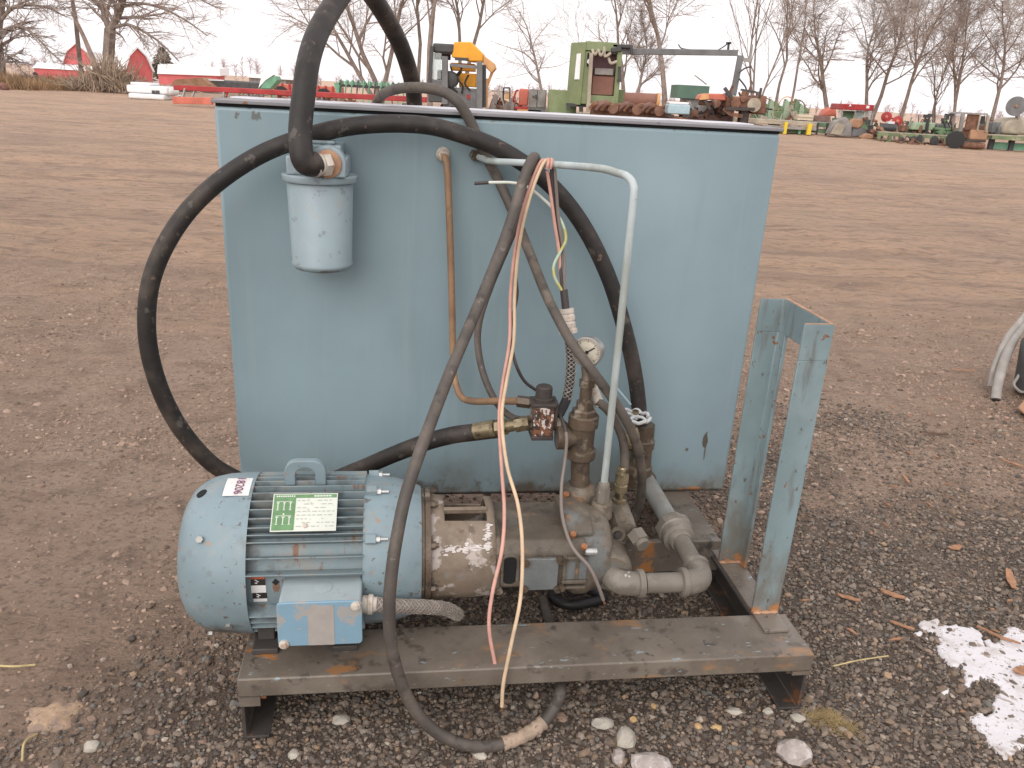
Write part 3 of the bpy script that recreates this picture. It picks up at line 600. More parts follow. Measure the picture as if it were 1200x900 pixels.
# hole, screws, sticker and number on the fan cover
def on_cover(u, phi, r=None):
    return pol(R(phi), r, u)
def ring_hole(b):
    c = pol(R(9), .1845, -.103); n = Vector((-.42, -math.sin(R(9)), math.cos(R(9)))).normalized()
    b.lathe([(-.02, .0135), (.0003, .0135)], c + n * .0006, n, 20)
part('vent_hole', 'black_void', motor, ring_hole)
for (u, dg, r) in ((-.085, 50, .1945), (-.03, 118, .199), (-.085, 140, .1945)):
    c = pol(R(dg), r, u); d = Vector((0, -math.sin(R(dg)), math.cos(R(dg))))
    part('cover_screw', 'galvanised', motor, lambda b: b.hexn(c, c + d * .008, .0085))
def patch_on(b, u0, u1, p0, p1, r, n=8):
    vs = []; fs = []
    for i in range(n + 1):
        a = R(p0 + (p1 - p0) * i / n); vs += [pol(a, r, u0), pol(a, r, u1)]
    for i in range(n): fs.append((2 * i, 2 * i + 2, 2 * i + 3, 2 * i + 1))
    b.add(vs, fs)
part('number_sticker', 'label_white', motor, lambda b: patch_on(b, -.048, .013, -3, 18, .2025))
# digits run down the cover, tops towards the motor
dirn = Vector((0, -math.cos(R(7.5)), -math.sin(R(7.5)))); nrm = Vector((0, -math.sin(R(7.5)), math.cos(R(7.5))))
mt = Matrix.Translation(pol(R(7.5), .2036, -.014)) @ Matrix((dirn, dirn.cross(nrm) * -1, nrm)).transposed().to_4x4()
text_mesh('18206', .029, 'print_purple', 'sticker_number', motor, mt, ext=.0003)
# nameplate
PH = R(33); pc = pol(PH, .2065, .149)
eu = Vector((1, 0, 0)); ed = Vector((0, -math.cos(PH), -math.sin(PH))); en = Vector((0, -math.sin(PH), math.cos(PH)))
MPL = Matrix.Translation(pc) @ Matrix((eu, -ed, en)).transposed().to_4x4()    # x right, y up the plate, z out
def pbox(b, x0, x1, y0, y1, z0, z1): b.box(x0, x1, y0, y1, z0, z1, MPL)
part('nameplate', 'plate_white', motor, lambda b: pbox(b, -.0755, .0755, -.050, .050, -.0015, 0), smooth=False)
part('nameplate_green', 'plate_green', motor, lambda b: (pbox(b, -.073, -.022, -.047, .0375, .0002, .0006), pbox(b, -.073, .073, .038, .0475, .0002, .0006)), smooth=False)
def diagram(b):
    for row in (.014, -.024):
        for k in range(3):
            x = -.064 + k * .0145
            pbox(b, x, x + .0022, row - .006, row + .010, .0008, .0011); pbox(b, x - .002, x + .0045, row + .010, row + .0125, .0008, .0011)
            pbox(b, x - .0015, x + .004, row - .0085, row - .0068, .0008, .0011)
        pbox(b, -.066, -.030, row + .0140, row + .0152, .0008, .0011)
    pbox(b, -.05, -.046, -.007, -.003, .0008, .0011)
    for k in range(9): pbox(b, -.068 + k * .005, -.0645 + k * .005, .0405, .0445, .0008, .0011)
    for k in range(6): pbox(b, .02 + k * .007, .0255 + k * .007, .0405, .0445, .0008, .0011)
part('wiring_diagram', 'plate_white', motor, diagram, smooth=False)['kind'] = 'stuff'
def rows(b):
    r = random.Random(4)
    for i in range(8):
        y = .030 - i * .0098; x = -.018
        while x < .066:
            wd = r.uniform(.004, .013)
            if r.random() < .75: pbox(b, x, min(x + wd, .07), y, y + .0022, .0003, .0007)
            x += wd + .004
part('plate_print', 'print_grey', motor, rows, smooth=False)['kind'] = 'stuff'
c = MPL @ Vector((.004, -.036, 0)); part('plate_rivet', 'ivory_fitting', motor, lambda b: b.lathe([(0, .0065), (.002, .006), (.0038, .003), (.004, 0)], c, en, 14))
# warning label under the last wide fin
def wl(b, p0, p1, u0=.022, u1=.058): patch_on(b, u0, u1, p0, p1, .1692, 3)
part('warning_label', 'print_red', motor, lambda b: wl(b, 78.5, 81.0), smooth=False)
part('label_black', 'print_black', motor, lambda b: wl(b, 81.0, 86.5, .026, .059), smooth=False)
part('label_black', 'print_black', motor, lambda b: wl(b, 93.5, 99.5, .028, .061), smooth=False)
part('label_paper', 'label_white', motor, lambda b: wl(b, 86.5, 93.5, .026, .060), smooth=False)
part('label_paper', 'label_white', motor, lambda b: wl(b, 99.5, 103, .029, .061), smooth=False)
def sym(b):
    for p0, u in ((82, .041), (95, .043)):
        for k in range(3):
            a = R(p0 + k * 1.2); q = pol(a, .1698, u - .003 + .0035 * (k % 2))
            b.obox(q, (.006, .0004, .0022), Matrix.Rotation(R(-20 if k % 2 else 25), 3, 'Y'))
part('label_symbol', 'label_white', motor, sym, smooth=False)['kind'] = 'stuff'
def diam(b):
    q = pol(R(84), .1695, .083); b.obox(q, (.013, .0006, .013), Matrix.Rotation(R(40), 3, 'Y'))
part('bolt_diamond', 'print_black', motor, diam, smooth=False)
# motor feet
for u in (.02, .21):
    def foot(b):
        b.box(u, u + .062, .085, .165, .1805, .196); b.box(u + .01, u + .05, .12, .20, .196, .235)
    part('motor_foot', 'dark_steel', motor, foot, bevel=.003)
part('rear_foot', 'dark_steel', motor, lambda b: (b.box(.02, .272, .36, .46, .180, .22), b.box(.02, .272, .30, .47, .13, .1795)), bevel=.003)
# junction box
jb = part('junction_box', 'box_paint', motor, lambda b: b.box(.102, .286, .004, .115, .275, .386), bevel=.006, seg=3)
def rrect(b, x0, x1, z0, z1, y0, y1, r, n=5):
    pts = []
    for cx, cz, a0 in ((x1 - r, z1 - r, 0), (x0 + r, z1 - r, 90), (x0 + r, z0 + r, 180), (x1 - r, z0 + r, 270)):
        for i in range(n): a = R(a0 + 90 * i / (n - 1)); pts.append((cx + r * math.cos(a), y0, cz + r * math.sin(a)))
    b.prism(pts, (0, y1 - y0, 0))
part('box_cover', 'box_cover_paint', motor, lambda b: rrect(b, .099, .289, .272, .389, -.004, .0035, .010), bevel=.0015)
part('tape_mark', 'tape_residue', motor, lambda b: b.box(.167, .226, -.0048, -.0041, .273, .380), smooth=False)
part('knockout', 'box_paint', motor, lambda b: b.lathe([(0, .0215), (.0012, .0215), (.0016, .019)], (.197, .058, .3862), (0, 0, 1), 24))
for (x, z) in ((.275, .377), (.112, .279)):
    part('box_screw', 'ivory_fitting', motor, lambda b: (b.lathe([(0, .0115), (.004, .0115), (.0055, .009)], (x, -.0042, z), (0, -1, 0), 16), b.hexn((x, -.0095, z), (x, -.013, z), .0065)))

# --- flexible conduit from the junction box
def braided(path, r, name, m_core, parent, strands=8, pitch=.05, wr=.0011):
    pts = sm(path, 14); b = MB(); b.tube(pts, r, 14); core = b.build(name, m_core, parent)
    L_ = [0]
    for i in range(1, len(pts)): L_.append(L_[-1] + (pts[i] - pts[i - 1]).length)
    b = MB(); up = Vector((.2, -1, .3))
    def frame(s):
        i = 0
        while i < len(pts) - 2 and L_[i + 1] < s: i += 1
        t = (s - L_[i]) / max(1e-6, L_[i + 1] - L_[i]); p = pts[i].lerp(pts[i + 1], min(1, t)); d = (pts[i + 1] - pts[i]).normalized()
        e1 = d.cross(up).normalized(); return p, e1, d.cross(e1)
    n = int(L_[-1] / .008)
    for sgn in (1, -1):
        for k in range(strands):
            q = []
            for j in range(n + 1):
                s = L_[-1] * j / n; p, e1, e2 = frame(s); a = sgn * 2 * PI * s / pitch + 2 * PI * k / strands
                rr = r + wr * (.6 + .5 * (sgn > 0)); q.append(p + (e1 * math.cos(a) + e2 * math.sin(a)) * rr)
            b.tube(q, wr, 4, False)
    br = b.build('wire_braid', 'braid', core if parent is unit else parent); return core
part('conduit_fitting', 'ivory_fitting', motor, lambda b: (b.lathe([(0, .021), (.012, .021), (.014, .024), (.024, .024), (.026, .018), (.034, .017)], (.287, .055, .338), (1, -.05, -.02), 20)))
braided([(.318, .053, .338), (.37, .06, .325), (.43, .09, .30), (.49, .14, .255), (.525, .19, .20)], .0165, 'flexible_conduit', 'wire_grey', unit, 7, .075, .0012)

# --- bell housing between motor and pump
BV, BW = MV, .357
def bell(b):
    n = 24; prof = []
    ang = [2 * PI * k / n for k in range(n)]
    us = [.4505, .470, .485, .593, .612]; rs_ = [.142, .137, .134, .130, .130]
    for u, r in zip(us, rs_):
        for a in ang: b.v.append(tuple(pol(a, r, u)))
    for i in range(4):
        for k in range(n):
            deg = (k + .5) * 360 / n
            if i == 2 and (deg < 37 or deg > 300): continue
            k2 = (k + 1) % n; b.f.append((i * n + k, i * n + k2, (i + 1) * n + k2, (i + 1) * n + k))
bh = part('bell_housing', 'bell_iron', unit, bell, ang=30)
sd_ = bh.modifiers.new('wall', 'SOLIDIFY'); sd_.thickness = .009; sd_.offset = -1
part('window_rail', 'bell_iron', bh, lambda b: b.prism([pol(R(11), .122, .484), pol(R(11), .1345, .484), pol(R(16), .1345, .484), pol(R(16), .122, .484)], (.11, 0, 0)))
part('drive_coupling', 'dark_steel', bh, lambda b: b.lathe([(.0, .03), (.0, .05), (.05, .05), (.052, .06), (.075, .06), (.077, .05), (.12, .05), (.12, .03)], (.48, BV, BW), (1, 0, 0), 24))
def smear(b):
    r = random.Random(2)
    for k in range(130):
        t = r.random(); u = .478 + .118 * t; dg = 62 + r.gauss(0, 2.2) - 1.5 * t
        if k > 85: u = .592 + r.gauss(0, .004); dg = r.uniform(33, 58)
        p = pol(R(dg), .1300 + .004 * (.612 - u) / .127, u); s = r.uniform(.0015, .0065)
        d = Vector((0, -math.sin(R(dg)), math.cos(R(dg)))); tt = Vector((0, math.cos(R(dg)), math.sin(R(dg))))
        pts = [p + Vector((1, 0, 0)) * (s * 1.5 * math.cos(a) * r.uniform(.5, 1)) + tt * (s * .6 * math.sin(a) * r.uniform(.5, 1)) + d * .0012 for a in np.linspace(0, 2 * PI, 8)[:-1]]
        b.add(pts + [p + d * .0022], [(i, (i + 1) % 7, 7) for i in range(7)])
part('white_smear', 'dried_paint', bh, smear)['kind'] = 'stuff'

# --- pump
pump = part('pump', 'cast_iron', unit, lambda b: b.prism([(.612, .160, .302), (.612, .160, .398), (.612, .182, .424), (.612, .375, .430), (.612, .40, .40), (.612, .40, .30), (.612, .38, .285), (.612, .18, .285)], (.235, 0, 0)), bevel=.006, seg=3)
part('pump_flange', 'cast_iron', pump, lambda b: b.prism([(.606, .150, .288), (.606, .150, .405), (.606, .176, .437), (.606, .38, .440), (.606, .41, .41), (.606, .41, .29), (.606, .39, .275), (.606, .17, .275)], (.020, 0, 0)), bevel=.004)
part('flange_slot', 'black_void', pump, lambda b: rrect(b, .634, .668, .312, .388, .1575, .162, .014))
part('slot_rim', 'cast_iron', pump, lambda b: (b.tube(sm([(.631, .158, .318), (.631, .158, .38), (.640, .158, .394), (.660, .158, .394), (.671, .158, .38), (.671, .158, .32)], 5), .0045, 8)))
part('front_cover', 'cover_plate', pump, lambda b: rrect(b, .684, .775, .296, .388, .149, .1598, .010), bevel=.002)
def frame2(b):
    b.box(.786, .850, .1475, .1598, .312, .322); b.box(.786, .850, .1475, .1598, .296, .304); b.box(.786, .796, .148, .1598, .3222, .392); b.box(.820, .828, .150, .1598, .3222, .378); b.box(.7962, .850, .149, .1598, .379, .390)
part('side_frame', 'cast_iron', pump, frame2, bevel=.002)
part('side_plate', 'cover_plate', pump, lambda b: b.box(.797, .850, .1545, .1599, .323, .378), smooth=False)
for (u, z) in ((.690, .380), (.690, .304), (.786, .384), (.786, .304), (.775, .387), (.775, .300), (.625, .300)):
    part('cover_bolt', 'grimy_fitting', pump, lambda b: b.hexn((u, .150, z), (u, .139, z), .0095))
# round end cover with ribs
def endc(b):
    pf = [(-.0, .05), (0, .118), (.012, .125), (.04, .125), (.052, .118), (.075, .112), (.095, .098), (.108, .075), (.112, .03)]
    b.lathe(pf, (.826, .285, .338), (1, 0, 0), 40)
ec = part('end_cover', 'cast_iron', pump, endc, ang=35)
part('top_lug', 'cast_iron', pump, lambda b: b.prism([(.795, .20, .41), (.795, .36, .41), (.795, .355, .462), (.795, .23, .462), (.795, .19, .435)], (.075, 0, 0)), bevel=.006)
for (u, v, z) in ((.810, .180, .436), (.822, .345, .462), (.835, .155, .415)):
    part('rust_bolt', 'rust_metal', pump, lambda b: b.hexn((u, v, z), (u + .002, v - .005, z + .009), .009))
part('shiny_pin', 'bright_steel', pump, lambda b: b.cyl((.842, .158, .402), (.872, .157, .402), .0095, 14))
# suction mouth, elbows and pipe
mouth = part('suction_mouth', 'cast_iron', pump, lambda b: b.lathe([(0, .058), (.05, .062), (.068, .060), (.078, .052), (.078, .03)], (.930, .272, .315), (-.05, -1, -.08), 28))
sp = part('suction_pipe', 'pipe_iron', unit, lambda b: b.tube([(1.012, .160, .300), (1.125, .160, .300)], .0265, 20))
elb1 = sm([(.930, .206, .302), (.936, .182, .300), (.955, .165, .300), (.985, .160, .300), (.996, .160, .300)], 6)
part('pipe_elbow', 'pipe_iron', sp, lambda b: (b.tube(elb1, .032, 20), b.lathe([(0, .034), (.002, .0375), (.016, .0375), (.018, .034)], (.990, .160, .300), (1, 0, 0), 24), b.lathe([(0, .037), (.014, .0375), (.016, .034)], (.929, .214, .303), (.03, -1, 0), 24)))
elb2 = sm([(1.120, .160, .300), (1.140, .161, .300), (1.163, .172, .300), (1.173, .195, .301), (1.174, .222, .302)], 6)
part('pipe_elbow', 'pipe_iron', sp, lambda b: (b.tube(elb2, .033, 20), b.lathe([(0, .034), (.002, .0385), (.016, .0385), (.018, .034)], (1.108, .160, .300), (1, 0, 0), 24), b.lathe([(0, .036), (.014, .038), (.016, .034)], (1.174, .212, .302), (0, 1, 0), 24)))
part('pipe_nipple', 'pipe_iron', sp, lambda b: b.cyl((1.174, .22, .302), (1.177, .40, .304), .0265, 20))
part('pipe_union', 'pipe_iron', sp, lambda b: (b.lathe([(0, .031), (.012, .035), (.022, .035), (.026, .046), (.050, .048), (.054, .052)], (1.175, .345, .303), (.01, 1, .01), 24), b.lathe([(0, .054), (.034, .054), (.038, .044), (.058, .038), (.062, .031)], (1.1757, .399, .3035), (.01, 1, .01), 8)))
part('galvanised_pipe', 'galvanised', sp, lambda b: b.cyl((1.177, .452, .305), (1.186, .76, .300), .0285, 20))
part('tank_elbow', 'grimy_fitting', sp, lambda b: (b.tube(sm([(1.186, .74, .300), (1.184, .785, .302), (1.172, .81, .325), (1.165, .81, .36)], 6), .034, 18), b.lathe([(0, .037), (.014, .039), (.02, .034)], (1.166, .81, .345), (0, 0, 1), 20)))
# small relief block with plugs, lying towards the camera
part('relief_block', 'cast_iron', pump, lambda b: b.lathe([(0, .030), (.008, .036), (.13, .036), (.145, .034), (.15, .02)], (.985, .435, .405), (.02, -1, -.22), 8), ang=30)
part('plug', 'pipe_iron', pump, lambda b: (b.hexn((1.012, .285, .375), (1.022, .255, .365), .026), b.cyl((1.022, .255, .365), (1.026, .243, .361), .019, 16)))
part('relief_port', 'cast_iron', pump, lambda b: (b.lathe([(0, .022), (.008, .022), (.008, .013), (.004, .012)], (.964, .292, .372), (-.1, -1, .1), 16)))
part('port_screw', 'dark_steel', pump, lambda b: b.hexn((.963, .288, .3725), (.9622, .280, .3732), .010))
# --- pale pressure pipe up from the pump and over to the tank
PU, PVV = .918, .315
pipe_pts = [(0.5888, 0.878, 1.309), (0.6082, 0.84, 1.304), (0.6331, 0.79, 1.302), (0.7571, 0.62, 1.315), (0.8599, 0.46, 1.324), (0.8921, 0.395, 1.321), (0.9084, 0.35, 1.317), (0.918, 0.325, 1.3), (0.919, 0.315, 1.266)]
pipe_pts = [Vector(p) for p in pipe_pts]
PTOP = pipe_pts[-1]
pipe_bot = Vector((0.919, 0.315, 0.4921))
PUX = (PTOP.x + pipe_bot.x) / 2
pale = part('pressure_pipe', 'pale_pipe', unit, lambda b: b.tube(sm(pipe_pts + [Vector((PTOP.x, .315, 1.1)), Vector(((PTOP.x + pipe_bot.x) / 2, .315, .8)), Vector((pipe_bot.x, .315, pipe_bot.z))], 10), .0095, 14))
part('tank_port', 'grimy_fitting', unit, lambda b: b.hexn(Vector(pipe_pts[0]) + Vector((-.004, .0015, .002)), Vector(pipe_pts[0]) + Vector((.002, -.022, 0)), .016))
bx_, bz_ = pipe_bot.x, pipe_bot.z
part('compression_nut', 'pipe_iron', pale, lambda b: (b.hexn((bx_, .315, bz_ - .028), (bx_, .315, bz_ + .012), .0185), b.lathe([(0, .0155), (.010, .0155), (.016, .0115)], (bx_, .315, bz_ + .012), (0, 0, 1), 16), b.cyl((bx_, .315, bz_ - .050), (bx_, .315, bz_ - .028), .0165, 16)))
part('pump_port', 'cast_iron', pump, lambda b: (b.lathe([(0, .030), (.040, .030), (.046, .026)], (bx_, .315, .415), (0, 0, 1), 20), b.hexn((bx_, .315, .460), (bx_, .315, bz_ - .05), .024)))

# --- copper drain tube
cop = [(0.4933, 0.878, 1.31), (0.4974, 0.855, 1.302), (0.5047, 0.84, 1.275), (0.5121, 0.835, 1.169), (0.5247, 0.82, 0.9415), (0.5352, 0.8, 0.7027), (0.541, 0.78, 0.6394), (0.5581, 0.74, 0.6007), (0.5884, 0.69, 0.6036), (0.645, 0.58, 0.6474), (0.6961, 0.46, 0.6951)]
ct = part('copper_tube', 'copper_pipe', unit, lambda b: b.tube(sm(cop, 8), .0105, 12))
part('tube_port', 'ivory_fitting', ct, lambda b: b.lathe([(0, .021), (.008, .021), (.010, .017), (.022, .0165), (.026, .012)], Vector(cop[0]) + Vector((0, .001, 0)), (.05, -1, -.25), 14))
part('tube_nut', 'grimy_fitting', ct, lambda b: (b.hexn(Vector(cop[-1]) - Vector((.004, 0, 0)), Vector(cop[-1]) + Vector((.030, -.012, 0)), .0165), b.cyl(Vector(cop[-1]) + Vector((.030, -.012, 0)), Vector(cop[-1]) + Vector((.05, -.02, .0)), .013, 12)))

# --- solenoid valve block, tee and gauge column
TV = .38
vb = Vector((0.7523, 0.4, 0.6694))
blk = part('valve_block', 'burnt_block', unit, lambda b: b.obox(vb, (.058, .056, .085)), bevel=.004)
part('valve_bracket', 'dark_plastic', blk, lambda b: (b.obox(vb + Vector((0, 0, .047)), (.066, .064, .010)), b.obox(vb + Vector((0, 0, -.048)), (.060, .058, .012)), b.obox(vb + Vector((.034, 0, .02)), (.008, .05, .07))), bevel=.002)
part('valve_cap', 'dark_plastic', blk, lambda b: b.lathe([(0, .026), (.008, .026), (.010, .023), (.038, .022), (.042, .018), (.043, .01)], vb + Vector((.001, 0, .052)), (0, 0, 1), 22))
hp = Vector((0.5864, 0.46, 0.6059)); hq = vb + Vector((-.029, .0, -.012))
d_ = (hq - hp)
part('hose_ferrule', 'oily_fitting', blk, lambda b: (b.lathe([(0, .024), (.06, .0245), (.062, .020)], hp - d_ * .05, d_, 18), b.hexn(hp + d_ * .36, hp + d_ * .56, .023), b.cyl(hp + d_ * .3, hp + d_ * .92, .017, 14), b.hexn(hp + d_ * .72, hp + d_ * .98, .021)))
tee = Vector((0.8627, 0.38, 0.6224))
part('right_nipple', 'grimy_fitting', blk, lambda b: (b.hexn(vb + Vector((.030, 0, -.012)), vb + Vector((.052, -.004, -.014)), .022), b.cyl(vb + Vector((.05, -.004, -.014)), tee + Vector((-.02, 0, -.0)), .015, 14)))
tc_ = part('tee_fitting', 'grimy_fitting', unit, lambda b: (b.lathe([(-.062, .037), (-.058, .041), (-.035, .041), (-.032, .034), (.030, .034), (.034, .041), (.064, .041), (.068, .036)], tee, (0, 0, 1), 24), b.lathe([(0, .028), (.035, .028), (.045, .034), (.070, .034), (.072, .028)], tee, (-1, 0, 0), 20)))
part('hex_bushing', 'grimy_fitting', tc_, lambda b: (b.lathe([(0, .034), (.012, .034), (.016, .029)], tee + Vector((0, 0, .068)), (0, 0, 1), 6), b.hexn(tee + Vector((0, 0, .084)), tee + Vector((0, 0, .104)), .024)))
fl = Vector((0.871, 0.38, 0.4663))
part('riser_pipe', 'grimy_fitting', tc_, lambda b: b.cyl((fl.x, TV, fl.z - .01), (tee.x, TV, tee.z - .058), .0265, 20))
part('riser_flange', 'cast_iron', tc_, lambda b: b.lathe([(-.035, .050), (-.008, .050), (.006, .044), (.016, .034)], (fl.x, TV, fl.z), (0, 0, 1), 24))
ge = tee + Vector((0, 0, .10)); gc = Vector((0.8631, 0.4, 0.8598))
part('gauge_elbow', 'grimy_fitting', tc_, lambda b: (b.tube(sm([ge, ge + Vector((0, 0, .03)), ge + Vector((0, .0, .055)), ge + Vector((.004, .012, .075)), ge + Vector((.004, .03, .092))], 5), .0165, 14), b.hexn(ge + Vector((0, 0, .045)), ge + Vector((0, .002, .065)), .021)))
gd = Vector((-.62, -1, .05)).normalized()
gauge = part('pressure_gauge', 'gauge_case', unit, lambda b: (b.lathe([(-.030, .030), (-.028, .037), (.002, .037), (.004, .0415), (.012, .0415), (.0125, .037), (.006, .0365)], gc, gd, 32), b.cyl(gc - gd * .03, gc - gd * .045 + Vector((0, .0, -.03)), .012, 10)), ang=30)
part('gauge_face', 'gauge_face', gauge, lambda b: b.lathe([(.0, .0368), (.0068, .0368)], gc, gd, 32))
gq = gd.to_track_quat('Z', 'Y').to_matrix().to_4x4(); MG = Matrix.Translation(gc + gd * .0072) @ gq
def ticks(b):
    for k in range(31):
        a = R(-45 + 270 * k / 30); r0 = .029 if k % 5 else .0265
        Mk = MG @ Matrix.Rotation(a, 4, 'Z'); b.box(r0, .0325, -.0004 if k % 5 else -.0008, .0004 if k % 5 else .0008, 0, .0004, Mk)
part('gauge_scale', 'print_black', gauge, ticks, smooth=False)
part('gauge_needle', 'print_black', gauge, lambda b: (b.box(-.008, .025, -.0016, .0016, .0008, .0016, MG @ Matrix.Rotation(R(38), 4, 'Z')), b.lathe([(0, .0045), (.002, .0045)], gc + gd * .0078, gd, 12)), smooth=False)

# --- branch fitting with the short hose, and the return fitting beside the pump
fa = Vector((0.8773, 0.42, 0.7734)); fb = Vector((0.9095, 0.4, 0.7069))
part('branch_elbow', 'ivory_fitting', unit, lambda b: (b.tube(sm([ge + Vector((.012, 0, .05)), fa, fb], 6), .0145, 14)))
sh = [(0.9013, 0.4, 0.7194), (0.9293, 0.39, 0.6985), (0.9553, 0.385, 0.663), (0.9784, 0.38, 0.6117), (0.9897, 0.38, 0.5494), (0.9905, 0.38, 0.5179)]
part('short_hose', 'hose_grey', unit, lambda b: b.tube(sm(sh, 8), .0125, 14))
sb = Vector((0.987, 0.38, 0.5285))
part('brass_fitting', 'oily_fitting', pump, lambda b: (b.lathe([(-.125, .019), (-.095, .021), (-.092, .014), (-.075, .014), (-.072, .019), (-.052, .019), (-.050, .016), (0, .0155), (.004, .013)], (sb.x, .38, sb.z), (0, 0, 1), 14), b.hexn((sb.x, .38, sb.z - .045), (sb.x, .38, sb.z - .018), .0195)))

# --- gate valve with hand wheel where the big hose comes down
gv = Vector((1.156, 0.74, 0.4198))
gate = part('gate_valve', 'grimy_fitting', unit, lambda b: (b.lathe([(-.14, .036), (-.10, .036), (-.096, .042), (-.065, .042), (-.06, .036), (.0, .035), (.004, .040), (.03, .040), (.034, .036), (.085, .034)], gv, (0, 0, 1), 20)))
wc = Vector((1.095, 0.66, 0.5653)); wn = Vector((.02, -.05, 1)).normalized()
wq = wn.to_track_quat('Z', 'Y').to_matrix().to_4x4(); MW_ = Matrix.Translation(wc) @ wq
def wheel(b):
    pts = [MW_ @ Vector((math.cos(a) * .045 * (1 + .05 * math.cos(8 * a)), math.sin(a) * .045 * (1 + .05 * math.cos(8 * a)), .0035 * math.cos(8 * a))) for a in np.linspace(0, 2 * PI, 65)]
    b.tube(pts, .0058, 8, False)
    for k in range(4):
        a = k * PI / 2 + .4; b.tube([MW_ @ Vector((.008 * math.cos(a), .008 * math.sin(a), .002)), MW_ @ Vector((.024 * math.cos(a + .15), .024 * math.sin(a + .15), .004)), MW_ @ Vector((.040 * math.cos(a), .040 * math.sin(a), 0))], .005, 8)
    b.lathe([(-.006, .012), (.006, .012), (.009, .008)], wc, wn, 14)
part('hand_wheel', 'white_plastic', gate, wheel)
part('valve_stem', 'oily_fitting', gate, lambda b: (b.cyl(wc - wn * .09, wc + wn * .020, .006, 10), b.hexn(wc + wn * .009, wc + wn * .020, .0105), b.lathe([(0, .028), (.03, .024), (.05, .015), (.055, .012)], wc - wn * .09 + Vector((0, .0, 0)), wn, 16), b.cyl(wc - wn * .085, gv + Vector((0, 0, -.02)), .026, 14)))
part('lever', 'light_blue', gate, lambda b: b.beam((1.031, 0.68, 0.6537), (1.083, 0.68, 0.5972), .012, .007), bevel=.002)

# --- hoses
ha = [(0.6459, 0.48, 0.6021), (0.5886, 0.48, 0.5945), (0.5186, 0.5, 0.5754), (0.4486, 0.54, 0.5364), (0.3511, 0.6, 0.4682), (0.248, 0.66, 0.3919), (0.113, 0.72, 0.3103), (-0.0457, 0.74, 0.2901), (-0.1501, 0.74, 0.3388), (-0.2156, 0.72, 0.4128), (-0.2805, 0.7, 0.5387), (-0.3158, 0.68, 0.6838), (-0.3219, 0.67, 0.8253), (-0.2973, 0.68, 0.9675), (-0.2311, 0.7, 1.098), (-0.1415, 0.73, 1.201), (-0.0189, 0.76, 1.289), (0.1168, 0.78, 1.347), (0.2548, 0.79, 1.382), (0.4186, 0.79, 1.392), (0.5381, 0.79, 1.372), (0.6611, 0.79, 1.331), (0.7901, 0.79, 1.253), (0.8986, 0.78, 1.142), (0.9944, 0.77, 0.9851), (1.067, 0.76, 0.8055), (1.109, 0.75, 0.6681), (1.132, 0.74, 0.5554), (1.143, 0.74, 0.4807)]
part('return_hose', 'hose_rubber', unit, lambda b: b.tube(sm(ha, 9), .0245, 20))
hb = [(0.1526, 0.652, 1.29), (0.1386, 0.638, 1.286), (0.1248, 0.628, 1.293), (0.1167, 0.632, 1.318), (0.1129, 0.665, 1.375), (0.1206, 0.7, 1.458), (0.1302, 0.76, 1.543), (0.1495, 0.86, 1.622), (0.1889, 1, 1.71), (0.2311, 1.12, 1.774), (0.268, 1.26, 1.762), (0.3183, 1.4, 1.701), (0.3693, 1.52, 1.617), (0.4038, 1.62, 1.526), (0.4181, 1.7, 1.455), (0.4234, 1.76, 1.334)]
part('suction_hose', 'hose_rubber', unit, lambda b: b.tube(sm(hb, 9), .0305, 20))
hc = [(0.284, 1.36, 1.425), (0.3081, 1.2, 1.456), (0.3392, 1.1, 1.474), (0.3833, 1, 1.485), (0.4394, 0.92, 1.488), (0.492, 0.88, 1.48), (0.5274, 0.85, 1.459), (0.5552, 0.85, 1.426), (0.5818, 0.855, 1.38), (0.6141, 0.855, 1.317), (0.6616, 0.84, 1.235), (0.7029, 0.77, 1.147), (0.734, 0.64, 1.062), (0.7629, 0.52, 0.9821), (0.7998, 0.45, 0.912), (0.8227, 0.4, 0.8758), (0.8539, 0.35, 0.8389), (0.9186, 0.342, 0.7593), (0.9739, 0.345, 0.68), (1.025, 0.39, 0.5835), (1.069, 0.45, 0.46), (1.088, 0.5, 0.3423), (1.079, 0.51, 0.284), (1.081, 0.52, 0.1877)]
part('drain_hose', 'hose_grey', unit, lambda b: b.tube(sm(hc, 9), [.0155 - .0022 * smoothstep(.35, .6, np.array([i / (9 * (len(hc) - 1))]))[0] for i in range(9 * (len(hc) - 1) + 1)], 16))
hu = [(0.8796, 0.5879, 0.05), (0.8495, 0.5152, 0.018), (0.8868, 0.4689, 0.018), (0.9553, 0.474, 0.018), (1.004, 0.4952, 0.02), (0.9582, 0.4998, 0.05), (0.8884, 0.4567, 0.07)]
part('loose_hose', 'black_rubber', unit, lambda b: b.tube(sm(hu, 8), .017, 14))

# --- oil filter
fc = Vector((0.143, 0.78, 0.9926)); FU = .148; FV = .775
filt = part('oil_filter', 'filter_paint', unit, lambda b: b.lathe([(.976, .0), (.979, .05), (.986, .076), (.996, .0855), (1.002, .0865), (1.006, .0845), (1.225, .091), (1.228, .088), (1.232, .088)], (FU, FV, 0), (0, 0, 1), 48), ang=50)
part('filter_rim', 'filter_paint', filt, lambda b: b.lathe([(1.231, .08), (1.231, .101), (1.235, .1035), (1.246, .1035), (1.250, .100), (1.2505, .07)], (FU, FV, 0), (0, 0, 1), 48))
def head(b):
    b.box(FU - .082, FU + .080, FV - .065, FV + .075, 1.2504, 1.300); b.box(FU - .05, FU + .062, FV - .05, FV + .11, 1.3002, 1.330); b.box(FU - .02, FU + .045, FV - .03, FV + .03, 1.3302, 1.340)
part('filter_head', 'filter_paint', filt, head, bevel=.010, seg=3)
